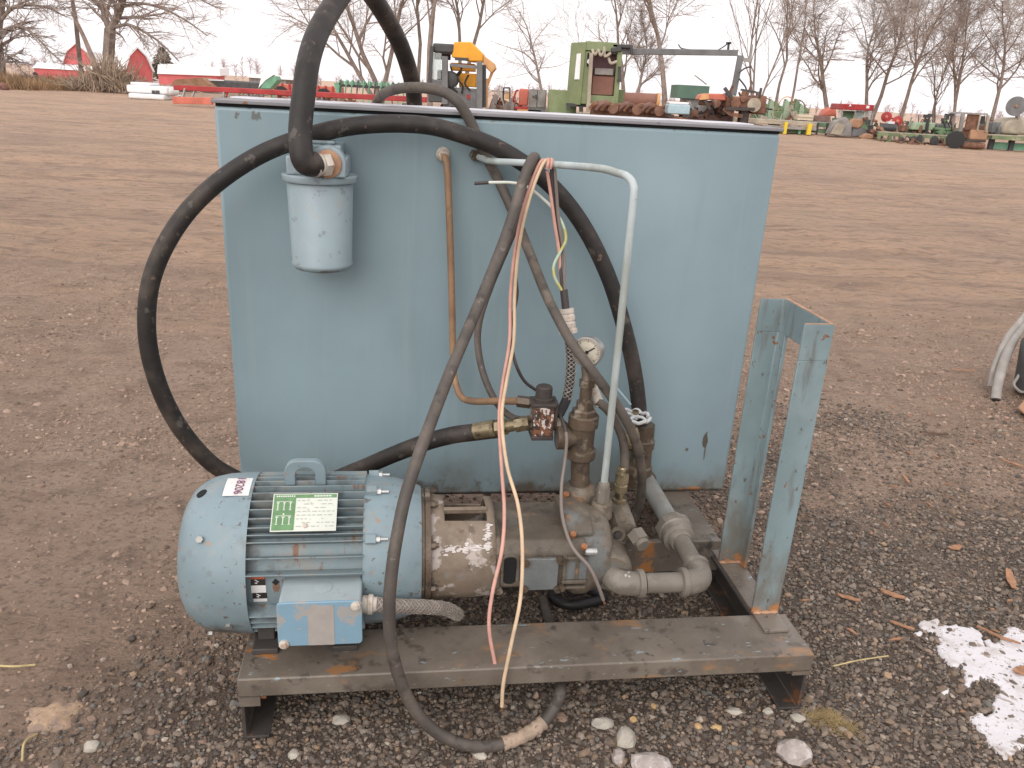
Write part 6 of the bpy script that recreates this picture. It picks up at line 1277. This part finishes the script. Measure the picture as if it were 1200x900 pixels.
part('white_seat', 'white_paint', t, lambda b: b.obox((19.6, 45.9, 0.8037), (.35, .3, .2)))
t = thing('long_green_deck', 'long low green deck trailer on stub legs along the right edge of the yard', 'trailer', (19.05, 41.51, 0))
part('deck', 'deck_green', t, lambda b: b.beam((18.02, 43.5, 0.3302), (21.67, 42.2, 0.3442), 2.0, .16), smooth=False)
part('side_beam', 'tan_steel', t, lambda b: b.beam((17.72, 42.6, 0.4199), (21.19, 41.4, 0.4507), .06, .06), smooth=False)
for k in range(8):
    a = Vector((17.74, 42.5, 0.3233)).lerp(Vector((21.04, 41.3, 0.3403)), k / 7)
    part('leg', 'dull_green' if k % 2 else 'deck_green', t, lambda b: b.box(a.x - .06, a.x + .09, a.y, a.y + .15, .0, a.z), smooth=False)
t = thing('mint_hood', 'mint green sloping hood lying on the green deck', 'hood', (20.14, 43, 0.6332))
part('panel', 'mint_green', t, lambda b: b.prism([(19.5, 43, 0.5989), (19.67, 43, 0.9588), (20.66, 43, 0.9907), (20.66, 43, 0.6198)], (0, .9, 0)), bevel=.05)
part('bracket', 'rusty_iron', t, lambda b: b.box(*(19.01, 19.35, 43, 43.5, 0.5012, 0.7869)), bevel=.02)
part('bracket', 'rusty_iron', t, lambda b: b.box(*(19.87, 20, 42.9, 43.1, 0.4641, 0.8306)), bevel=.02)
t = thing('green_roll', 'dark levers and green bars stacked on the deck left of the rusty cab', 'implement', (21.27, 43, 0.445))
part('bars', 'dull_green', t, lambda b: (b.box(*(20.54, 21.56, 42.6, 43.3, 0.6394, 0.7808)), b.box(*(20.61, 21.59, 42.5, 43.2, 0.5034, 0.6246))), bevel=.05)
for k in range(6):
    a = Vector(((20.33, 43.4, 0.9994), (20.45, 43.4, 1.047), (21.25, 43.4, 0.9656), (21.39, 43.4, 1.097), (21.55, 43.4, 1.147), (21.1, 43.4, 0.8744))[k])
    part('lever', 'cab_dark', t, lambda b: (b.beam(a + Vector((0, 0, -.4)), a + Vector((.08 * (k % 3 - 1), 0, .28)), .08), b.obox(a + Vector((.08 * (k % 3 - 1), 0, .28)), (.2, .12, .16))))
part('block', 'cab_grey', t, lambda b: b.box(*(20.78, 21.47, 43.1, 43.7, 0.7655, 0.9693)), bevel=.05)
# rusty cab on tracks
t = thing('rusty_dozer', 'old crawler machine with a rusty open cab and black tyre at the yard edge', 'crawler', (20.02, 38.1, 0))
part('cab_panel', 'rusty_iron', t, lambda b: b.prism([(19.76, 38.3, 0.8254), (19.75, 38.3, 1.519), (20.24, 38.3, 1.527), (20.26, 38.3, 0.8518)], (0, .1, 0)))
part('cab_roof', 'old_grey', t, lambda b: b.prism([(19.4, 38.2, 1.485), (19.45, 38.2, 1.56), (20.56, 38.2, 1.564), (20.58, 38.2, 1.493)], (0, 1.1, 0)))
part('cab_post', 'old_grey', t, lambda b: (b.beam((19.45, 38.2, 1.506), (19.5, 38.2, 0.7426), .14), ))
part('cab_post', 'tan_steel', t, lambda b: (b.beam((20.23, 38.2, 1.511), (20.25, 38.2, 0.8193), .07), ))
part('cab_post', 'tan_steel', t, lambda b: (b.beam((20.58, 38.2, 1.493), (20.65, 38.2, 0.7671), .10), ))
part('dark_window', 'cab_dark', t, lambda b: b.prism([(20.54, 38.6, 1.112), (20.5, 38.6, 1.441), (20.69, 38.6, 1.451), (20.74, 38.6, 1.122)], (0, .1, 0)))
part('engine_side', 'rust_orange', t, lambda b: b.box(*(20, 20.79, 38.2, 39.3, 0.4246, 0.8425)), bevel=.05)
part('radiator', 'rusty_iron', t, lambda b: b.box(*(19.75, 20.13, 38.4, 39.4, 0.4259, 0.8641)), bevel=.05)
part('tyre', 'tyre', t, lambda b: b.lathe([(0, .2), (.03, .38), (.28, .38), (.31, .2)], (19.3, 38, 0.3744), (.35, 1, 0), 26))
part('tyre', 'dull_green', t, lambda b: b.lathe([(0, .15), (.03, .32), (.22, .32), (.25, .15)], (19.78, 38.6, 0.5899), (.35, 1, 0), 24))
part('track', 'rusty_iron', t, lambda b: b.box(*(19.72, 20.78, 38.1, 38.7, 0.0327, 0.307)), bevel=.10)
part('track_pad', 'dark_steel', t, lambda b: (b.box(*(19.87, 20.78, 38.2, 39, 0.3262, 0.4357))), bevel=.03)
# far right deck and drum with disc
t = thing('right_green_deck', 'green trailer deck at the right edge under the tan drum', 'trailer', (21.17, 36.39, 0))
part('deck', 'deck_green', t, lambda b: b.beam((21.48, 39.5, 0.5587), (24.94, 38.5, 0.5737), 1.8, .16), smooth=False)
part('lower_beam', 'machine_green', t, lambda b: b.beam((21.45, 39.2, 0.1935), (24.85, 38.2, 0.2342), .26, .3), smooth=False)
part('side_beam', 'tan_steel', t, lambda b: b.beam((21.08, 38.8, 0.6676), (24.45, 37.8, 0.6984), .06, .06), smooth=False)
for k in range(4):
    a = Vector((21.51, 39, 0.4737)).lerp(Vector((23.82, 38.2, 0.4572)), k / 3); part('leg', 'cab_dark', t, lambda b: b.box(a.x - .1, a.x + .1, a.y, a.y + .2, 0, a.z), smooth=False)
t = thing('tan_drum', 'rounded tan steel drum on the right green deck', 'drum', (22.47, 39, 0.7132))
part('drum', 'tan_steel', t, lambda b: b.prism([(21.73, 38.8, 0.7211), (21.77, 38.8, 1.133), (22.01, 38.8, 1.423), (22.77, 38.8, 1.481), (23.18, 38.8, 1.133), (23.29, 38.8, 0.7298)], (0, 1.2, 0)), bevel=.12, seg=3)
part('side_box', 'cab_grey', t, lambda b: (b.box(*(21.45, 21.84, 39.2, 40, 0.7378, 1.219)), b.box(*(21.64, 21.95, 39, 39.5, 0.68, 1.049))), bevel=.04)
t = thing('grey_disc', 'big dull grey disc standing on edge above the tan drum', 'disc', (22.12, 38.7, 1.524))
dv = part('disc', 'cab_grey', t, lambda b: b.lathe([(0, .08), (.01, .42), (.06, .42), (.08, .36)], (21.95, 38.6, 1.937), (.2, 1, 0), 32))
part('hub', 'rust_orange', t, lambda b: b.lathe([(-.06, .05), (-.01, .08), (.02, .08)], (21.95, 38.6, 1.937), (.2, 1, 0), 14))
part('stand', 'old_grey', t, lambda b: b.beam((22.03, 38.75, 1.939), (22.35, 38.9, 1.382), .14))
t = thing('orange_corner', 'rusty red scrap plate at the far left edge of the yard', 'scrap plate', (-26.79, 42.99, 0))
part('plate', 'rust_panel', t, lambda b: b.prism([(-28.51, 45, -0.1376), (-28.33, 45, 0.3838), (-27.98, 45, 0.2743), (-27.88, 45, 0.0664), (-28.05, 45, -0.1134)], (0, .6, 0)), bevel=.06)
part('rib', 'dark_maroon', t, lambda b: b.beam((-28.2, 44.9, 0.2198), (-27.93, 44.9, -0.0213), .15))
t = thing('dark_harrow', 'dark rusty cultivator half hidden in the dry grass at left', 'cultivator', ((-31.35, 53, 0.0906)[0], 53, 0))
part('frame_bar', 'dark_maroon', t, lambda b: b.beam((-31.21, 52, 0.5347), (-30.06, 52, 0.5461), .14))
part('shank', 'dark_maroon', t, lambda b: (b.beam((-30.22, 52, 0.8794), (-29.98, 52, 0.3541), .16)))
part('shank', 'dark_maroon', t, lambda b: (b.beam((-30.07, 52, 0.8385), (-30.41, 52, 0.2825), .14)))
part('gear_box', 'cab_dark', t, lambda b: b.box(*(-31.21, -30.84, 52, 52.5, 0.4457, 0.6921)), bevel=.05)

# --- old hoses at the right edge of the frame
t = thing('grey_hose_bundle', 'two old grey hoses arching down to the ground at the right edge', 'hose', (2.734, 4.268, 0))
hz = Vector((2.737, 4.282, 0))
part('hose', 'hose_pale', t, lambda b: b.tube(sm([(2.711, 4.24, 0.0097), (2.737, 4.3, 0.0912), (2.817, 4.42, 0.2239), (2.97, 4.6, 0.3328), (3.193, 4.8, 0.4332), (3.518, 5, 0.4716), (3.894, 5.1, 0.3156)], 8), .026, 14))
part('hose', 'hose_pale', t, lambda b: b.tube(sm([(2.751, 4.38, 0.0367), (2.768, 4.42, 0.1331), (2.838, 4.5, 0.2771), (2.945, 4.6, 0.3522), (3.126, 4.75, 0.4529), (3.403, 4.9, 0.5166), (3.744, 5, 0.4016)], 8), .018, 12))
part('hose_bore', 'black_void', t, lambda b: b.cyl(Vector((2.711, 4.24, 0.0097)) + Vector((0, 0, -.0005)), Vector((2.712, 4.24, 0.0046)) + Vector((0, 0, -.004)), .019, 12))
t = thing('dark_pump_end', 'black casting with a pale wire loop at the right edge', 'casting', (2.902, 4.268, 0))
part('casting', 'cab_dark', t, lambda b: b.lathe([(0, .06), (.02, .11), (.30, .12), (.36, .08)], (2.99, 4.35, 0.0151), (0, .1, 1), 18))
part('wire_loop', 'hose_pale', t, lambda b: b.tube(sm([(2.921, 4.4, 0.1594), (2.868, 4.35, 0.1066), (2.827, 4.3, 0.0812), (2.876, 4.3, 0.0428), (2.926, 4.32, 0.0435)], 6), .008, 8))
tg = MB(); tg.prism([(2.742, 4.086, 0.012), (2.863, 4.231, 0.012), (2.995, 4.251, 0.012), (2.861, 4.03, 0.012), (2.726, 3.963, 0.012)], (0, 0, .02)); tag(tg.build('red_clay_lump', 'rust_orange', bevel=.008, origin=(2.836, 4.129, 0)), 'flat orange red lump on the ground at the right edge', 'lump')

# --- snow patch at lower right
def snowp():
    n0, n1 = 240, 210; xs = np.linspace(1.08, 2.15, n0); ys = np.linspace(1.35, 2.36, n1)
    X, Y = np.meshgrid(xs, ys); a = R(-48)
    U = (X - 1.2) * math.cos(a) - (Y - 1.9) * math.sin(a); V_ = (X - 1.2) * math.sin(a) + (Y - 1.9) * math.cos(a)
    d = (X - 1.196) * .97 + (Y - 1.879) * .231                       # distance in from the sharp left edge
    e = smoothstep(-.015, .035, d + (fbm(X * 16, Y * 16, 3) - .45) * .09) * (1 - smoothstep(2.02, 2.12, Y + (fbm(X * 9, Y * 9 + 3, 3) - .45) * .25))
    far_ = 1 - smoothstep(.22, .62, d + (fbm(X * 4 + 4, Y * 4, 3) - .45) * .4)
    gap = np.exp(-(((d - .07 + (fbm(X * 7, Y * 7, 2) - .4) * .12) / .045) ** 2)) * smoothstep(1.80, 1.90, Y) * .6
    f = fbm(U * 5 + 2, V_ * 16 + 7, 4) + .30 * (fbm(X * 34, Y * 34, 3) - .45) + .12 * (fbm(X * 90, Y * 90, 2) - .4)
    hgt = e * (.30 + .62 * far_) - gap + (f - .47) * 3.6 - .56 + .10 * smoothstep(.06, .2, d)
    Z = ground_z(X, Y) + np.clip(hgt * .03, -.002, .005) + .003
    ok = (hgt > .0) & (e > .2)
    co = np.stack([X, Y, Z], -1).reshape(-1, 3); idx = np.arange(n0 * n1).reshape(n1, n0)
    q = np.stack([idx[:-1, :-1], idx[:-1, 1:], idx[1:, 1:], idx[1:, :-1]], -1).reshape(-1, 4)
    k = (ok[:-1, :-1].astype(int) + ok[:-1, 1:] + ok[1:, 1:] + ok[1:, :-1]).reshape(-1) >= 2
    Z2 = Z.copy(); Z2[~ok] = (ground_z(X, Y) - .002)[~ok]; co[:, 2] = Z2.ravel()
    o = np_mesh('snow_patch', co, q[k], ['snow']); tag(o, kind='stuff'); o['label'] = 'thin ragged patch of melting snow on the gravel at lower right'
snowp()
# --- single stones one can tell apart
def stone(name, m, p, r, sq, seed, label, cat='stone', group=None, jit=.16):
    b = MB(); rg = random.Random(seed); z = float(ground_z(np.array([p[0]]), np.array([p[1]]))[0]); c = (p[0], p[1], z + r * sq[2] * .45)
    vs, fs = ICO[1]
    off = Vector((seed * 3.1, seed * 1.7, 0)); vv = []
    for q in vs:
        k = r * (1 + jit * 2 * mnoise.noise(Vector(q) * 1.3 + off) + rg.uniform(-.05, .05)); vv.append((c[0] + q[0] * k * sq[0], c[1] + q[1] * k * sq[1], c[2] + q[2] * k * sq[2]))
    b.add(vv, fs); o = b.build(name, m, ang=25, origin=(c[0], c[1], z), bevel=0); return tag(o, label, cat, group)
stone('pale_stone', 'pale_stone', (0.3295, 1.561, 0), .030, (.85, 1.0, .8), 3, 'largest pale stone in the gravel, below the front beam', group='loose stones')
stone('pale_stone', 'icy_stone', (0.7414, 1.547, 0), .044, (1, .9, .6), 4, 'pinkish grey frosted lump at the bottom edge, right of the pale stones', group='loose stones')
stone('pale_stone', 'icy_stone', (0.3844, 1.487, 0), .042, (1.2, .8, .55), 5, 'frosted lump cut off by the bottom edge beside the largest pale stone', group='loose stones')
stone('pale_stone', 'icy_stone', (0.3053, 1.51, 0), .020, (.8, 1.2, .8), 6, 'small frosted stone touching the left of the largest pale stone', group='loose stones')
stone('flat_stone', 'pale_stone', (0.2773, 1.616, 0), .024, (1.3, .8, .5), 7, 'flat tan stone just left above the largest pale stone', group='loose stones')
stone('amber_stone', 'amber_stone', (0.5221, 1.626, 0), .011, (1, 1, .8), 8, 'left of the two amber pebbles lying side by side', group='amber pebbles')
stone('amber_stone', 'amber_stone', (0.5695, 1.624, 0), .012, (1.3, .8, .7), 9, 'right of the two amber pebbles lying side by side', group='amber pebbles')
stone('amber_stone', 'amber_stone', (0.3576, 1.634, 0), .011, (1, .9, .8), 10, 'amber pebble just above the largest pale stone', group='amber pebbles')
stone('amber_stone', 'amber_stone', (0.4183, 1.69, 0), .009, (1, 1, .8), 11, 'small amber pebble in the shade of the front beam', group='amber pebbles')
stone('flat_stone', 'pale_stone', (-0.3791, 1.584, 0), .019, (1.3, .9, .5), 12, 'tan stone under the beam left of the cable loop', group='loose stones')
stone('flat_stone', 'pale_stone', (-0.4661, 1.466, 0), .014, (1, 1, .7), 13, 'warm tan stone near the left foot of the frame', group='loose stones')
stone('flat_stone', 'pale_stone', (-0.0257, 1.492, 0), .014, (1.2, .8, .6), 14, 'tan stone just below the cable loop', group='loose stones')
stone('flat_stone', 'pale_stone', (-0.94, 1.458, 0), .018, (1, 1, .7), 15, 'pale grey stone at lower left near the clay lump', group='loose stones')
stone('flat_stone', 'pale_stone', (0.7927, 1.676, 0), .017, (1.2, .8, .6), 16, 'pale stone at the foot of the right end of the frame', group='loose stones')
stone('flat_stone', 'pale_stone', (0.6284, 1.688, 0), .016, (1.5, .7, .5), 17, 'long flat stone under the right end of the front beam', group='loose stones')
stone('flat_stone', 'pale_stone', (0.72, 1.695, 0), .013, (1.1, .9, .7), 18, 'squarish pale stone left of the right foot', group='loose stones')
_rs = random.Random(31)
# --- wood chips, sticks, straw
def chip(p, ln, wd, rot, seed, label, m='wood_chip', curl=.15, group='wood chips on the ground', cat='wood chip', name='wood_chip', raise_=.004):
    rg = random.Random(seed); z = float(ground_z(np.array([p[0]]), np.array([p[1]]))[0]); b = MB(); n = 5; vs = []
    for i in range(n + 1):
        t = i / n - .5; w_ = wd * (1 - abs(t) * .9) * rg.uniform(.75, 1.1); h = raise_ + .006 + curl * ln * (t * t) + .004 * rg.random()
        for s, dz in ((-1, 0), (1, 0), (1, .004), (-1, .004)): vs.append(Vector((t * ln, s * w_ / 2, h + dz)))
    fs = [(0, 1, 2, 3), tuple(4 * n + k for k in (3, 2, 1, 0))]
    for i in range(n):
        for k in range(4): a = 4 * i + k; c = 4 * i + (k + 1) % 4; fs.append((a, a + 4, c + 4, c))
    Mx = Matrix.Translation((p[0], p[1], z)) @ Matrix.Rotation(rot, 4, 'Z'); b.add([Mx @ v for v in vs], fs)
    return tag(b.build(name, m, origin=(p[0], p[1], z)), label, cat, group)
CH = [(1045, 700, .075, .026, -.6, 'orange wood chip nearest the upright stand, right of the front one'), (994, 703, .07, .02, -.4, 'dark orange wood chip just right of the front stand post'), (1184, 682, .13, .030, 1.2, 'long orange splinter standing out at the right edge'), (1197, 789, .06, .04, .4, 'short orange chip on the snow at the right edge'),
      (1187, 546, .11, .015, -.9, 'thin orange splinter at the right edge above the others'), (1056, 737, .07, .014, -.5, 'narrow brown splinter above the snow patch'), (1128, 436, .14, .02, -.1, 'pale chip out on the mud left of the grey hoses'), (1062, 562, .08, .015, 1.5, 'upright sliver in the gravel right of the stand'), (1118, 645, .06, .03, .4, 'small pale orange chip in the gravel'), (1168, 750, .12, .012, -.7, 'reddish splinter lying above the snow')]
for k, (x, y, ln, wd, rt, lb) in enumerate(CH):
    p = {0: (1.284, 2.254, 0), 1: (1.13, 2.225, 0), 2: (1.748, 2.386, 0), 3: (1.51, 1.907, 0), 4: (2.312, 3.363, 0), 5: (1.241, 2.086, 0), 6: (2.782, 4.742, 0), 7: (1.73, 3.155, 0), 8: (1.65, 2.577, 0), 9: (1.521, 2.057, 0)}[k]
    chip(p, ln, wd, rt, k, lb)
chip((2.102, 3.671, 0), .12, .025, -.1, 40, 'dark flat stick on the mud left below the grey hoses', 'dark_wood', .02, None, 'stick', 'dark_stick')
def splinters():
    b = MB(); rg = random.Random(6)
    for k in range(95):
        x = rg.uniform(.9, 3.4); y = rg.uniform(1.7, 4.6); z = float(ground_z(np.array([x]), np.array([y]))[0]); ln = rg.uniform(.012, .05); a = rg.uniform(0, 3.1)
        d = Vector((math.cos(a), math.sin(a), rg.uniform(-.1, .15))) * ln / 2; n_ = Vector((-math.sin(a), math.cos(a), 0)) * rg.uniform(.002, .006); c = Vector((x, y, z + .010))
        b.prism([c - d, c - d * .3 + n_, c + d, c + d * .2 - n_], (0, 0, .004))
    o = b.build('wood_splinters', 'wood_chip', smooth=False); tag(o, kind='stuff'); o['label'] = 'tiny orange brown wood splinters scattered right of the power unit'
splinters()
def stalk(pts, r, label, m='straw', name='straw_stalk'):
    b = MB(); b.tube(sm(pts, 5), r, 6); tag(b.build(name, m, origin=pts[0]), label, 'straw', 'straw stalks')
def gp(p, h=.006): return (p[0], p[1], float(ground_z(np.array([p[0]]), np.array([p[1]]))[0]) + h)
stalk([gp((0.9593, 1.887, 0), .012), gp((1.038, 1.908, 0), .02), gp((1.139, 1.942, 0), .014)], .0022, 'long straw stalk on the gravel right of the beam end')
stalk([gp((-1.303, 1.697, 0), .008), gp((-1.257, 1.694, 0), .012), gp((-1.215, 1.708, 0), .008)], .003, 'straw stalk at the left edge of the mud')
stalk([gp((-1.07, 1.402, 0), .01), gp((-1.087, 1.444, 0), .02), gp((-1.079, 1.479, 0), .012)], .003, 'straw stalk sticking out of the clay lump at lower left')
def tuft():
    rs = np.random.RandomState(4); n = 900; c = (0.8741, 1.673, 0)
    x = c[0] + rs.normal(0, .030, n) + .012 * np.sign(rs.randn(n)); y = c[1] + rs.normal(0, .020, n) - (x - c[0]) * .25; z = ground_z(x, y) + .004 + np.clip(.014 - ((x - c[0]) ** 2 + (y - c[1]) ** 2) * 7, 0, 1) * rs.rand(n)
    a = rs.uniform(0, 6.28, n); l = rs.uniform(.010, .03, n); e = np.stack([np.cos(a) * l, np.sin(a) * l, rs.uniform(-.003, .008, n)], 1)
    p = np.stack([x, y, z], 1); w_ = np.stack([-np.sin(a), np.cos(a), 0 * a], 1) * .0009
    v = np.stack([p - w_, p + w_, p + e], 1).reshape(-1, 3); f = np.arange(n * 3).reshape(-1, 3)
    o = np_mesh('moss_tuft', v, f, ['moss'], False); tag(o, 'flattened tuft of yellow dry moss beside the right foot', 'dry moss')
tuft()
def clay():
    c = (-1.083, 1.551, 0); b = MB(); n = 26; ring = [0, .25, .5, .75, 1.0]; vs = []; fs = []
    for j, q in enumerate(ring):
        for k in range(n):
            a = 2 * PI * k / n; rr = q * (.058 + .040 * mnoise.noise(Vector((math.cos(a) * 1.7, math.sin(a) * 1.7, 3))))
            x = c[0] + rr * math.cos(a) * 1.0 - rr * math.sin(a) * .25; y = c[1] + rr * math.sin(a) * .75 + rr * math.cos(a) * .35
            h = .010 * (1 - q ** 2) + .006 * mnoise.noise(Vector((x * 40, y * 40, 1))) * (1 - q) - .004 * (q == 1)
            vs.append((x, y, float(ground_z(np.array([x]), np.array([y]))[0]) + h + .004))
    for j in range(4):
        for k in range(n): fs.append((j * n + k, (j + 1) * n + k, (j + 1) * n + (k + 1) % n, j * n + (k + 1) % n))
    b.add(vs, fs); tag(b.build('clay_patch', 'clay', origin=c), 'flat crumbled patch of tan clay at the lower left', 'clay')
clay()

# --- junk standing about on and behind the decks, too small to pick apart
def clutter(name, label, a, q, n, hmax, seed, mats_):
    r = random.Random(seed); A_ = Vector(a); B_ = Vector(q); t = thing(name, label, 'scrap', (A_ + B_) / 2)
    for mi, m in enumerate(mats_):
        b = MB()
        for k in range(n):
            c = A_.lerp(B_, r.random()) + Vector((0, r.uniform(-.3, .9), 0)); h = hmax * r.random() ** 1.8; s_ = r.uniform(.05, .22); z = r.random()
            if z < .35: b.obox(c + Vector((0, 0, h * .5)), (s_ * 2, s_, max(.08, h)), Matrix.Rotation(r.uniform(-.3, .3), 3, 'Y') @ Matrix.Rotation(r.uniform(0, 3), 3, 'Z'))
            elif z < .7: b.tube([c, c + Vector((r.gauss(0, .25), r.gauss(0, .2), h * 1.2))], r.uniform(.02, .05), 5)
            elif z < .85: b.tube(sm([c, c + Vector((.15, 0, h)), c + Vector((.4, .1, h * .7)), c + Vector((.55, 0, .1))], 4), .03, 5)
            else: b.lathe([(0, .05), (.01, s_), (.06, s_), (.07, .05)], c + Vector((0, 0, s_)), (r.uniform(-.5, .5), -1, .1), 12)
        part('junk', m, t, lambda bb: bb.add(b.v, b.f), bevel=0)['kind'] = 'stuff'
    return t
clutter('junk_row', 'dark rusty clutter strewn on the long pale flatbed', (11.73, 46.2, 0.5288), (14.97, 46.2, 0.6128), 16, .9, 1, ('rusty_iron', 'dull_green', 'cab_dark', 'tan_steel'))
clutter('junk_row', 'clutter of pipes and levers on the long green deck', (19.28, 43.6, 0.3926), (21.67, 42.4, 0.3746), 18, .8, 2, ('cab_dark', 'rusty_iron', 'dull_green', 'old_grey'))
clutter('junk_row', 'jumble of iron under the long green deck', (17.66, 41.62, 0), (20.51, 40.23, 0), 14, .3, 3, ('cab_dark', 'rusty_iron'))
clutter('junk_row', 'jumble of dark iron behind the rusty cab and tan drum', (21.06, 40, 0.5867), (22.5, 40, 0.6252), 16, .7, 4, ('cab_dark', 'tan_steel', 'old_grey', 'rusty_iron'))
clutter('junk_row', 'low scrap between the yellow loader and the red cab', (-1.573, 34, 0.6669), (-0.4067, 34, 0.6637), 14, .6, 5, ('old_grey', 'rusty_iron', 'tan_steel'))
clutter('junk_row', 'scrap iron heaped under the red auger', (-14.11, 38.5, 0.3095), (-7.428, 37.2, 0.4999), 26, .5, 6, ('old_grey', 'rusty_iron', 'tan_steel', 'machine_red'))
clutter('junk_row', 'oddments round the white truck body and rusty wagon', (-20.49, 48.06, 0), (-20.36, 48.82, 0), 8, .5, 7, ('white_paint', 'old_grey', 'tan_steel'))
clutter('junk_row', 'rusty works in front of the green container', (5.313, 29, 0.9203), (6.77, 29, 0.9422), 16, .45, 8, ('rusty_iron', 'cab_dark', 'old_grey'))
clutter('junk_row', 'heap of iron round the foot of the boom post', (6.615, 29, 1.21), (8.191, 29, 1.183), 18, .7, 9, ('rusty_iron', 'cab_dark', 'brown_steel'))
clutter('junk_row', 'scrap around the red canopy machine', (17.85, 48.15, 0), (18.72, 44.8, 0), 18, .9, 10, ('rusty_iron', 'cab_dark', 'old_grey'))
# --- what carries the machines whose feet the tank hides: plain skid legs down to the ground
bpy.context.view_layer.update()
for o in list(bpy.data.objects):
    nm = o.name.split('.')[0]
    if o.parent is None and nm in ('yellow_loader', 'green_cabinet', 'boom_arm', 'signal_frame', 'red_cab', 'grey_locker', 'rusty_scrap_row', 'blue_chest', 'rusty_baler', 'red_rail', 'rusty_roller', 'green_planter', 'green_harrow', 'red_auger', 'rusty_wagon', 'dark_tarp', 'green_chute', 'flatbed', 'red_wheel_rake', 'canopy_tractor', 'green_container'):
        pts = [c.matrix_world @ v.co for c in o.children if c.type == 'MESH' for v in c.data.vertices]
        lo = min(p.z for p in pts); low = [p for p in pts if p.z < lo + (1.0 if nm == 'green_cabinet' else .45)]
        x0, x1 = min(p.x for p in low), max(p.x for p in low); y0, y1 = min(p.y for p in low), max(p.y for p in low)
        if nm == 'yellow_loader':
            y0 = 30.1; y1 = 31.7; x0, x1 = (-2.969, -1.765, 30, 31, 0.7709, 1.423)[:2]; top = 1.3
        elif nm == 'boom_arm': top = 1.6
        else: top = lo + .25
        if lo < .12 and nm != 'yellow_loader': continue
        if nm in ('green_cabinet', 'rusty_scrap_row', 'grey_locker', 'blue_chest', 'red_cab', 'rusty_roller', 'red_rail', 'rusty_baler'):
            part('support_block', 'rusty_iron' if nm != 'green_cabinet' else 'pale_green', o, lambda b: b.box(x0 + .08, x1 - .08, y0 + .05, max(y0 + .3, y1 - .05), -.01, lo + .03), bevel=.02); continue
        ins = min(.12, (x1 - x0) * .2); lw = .10 if nm != 'yellow_loader' else .28
        for x in (x0 + ins, x1 - ins):
            for y in (y0 + .06, max(y0 + .16, y1 - .06)):
                part('support_leg', 'dark_steel' if nm != 'yellow_loader' else 'cab_grey', o, lambda b: b.box(x - lw / 2, x + lw / 2, y - lw / 2, y + lw / 2, -.01, top), smooth=False)
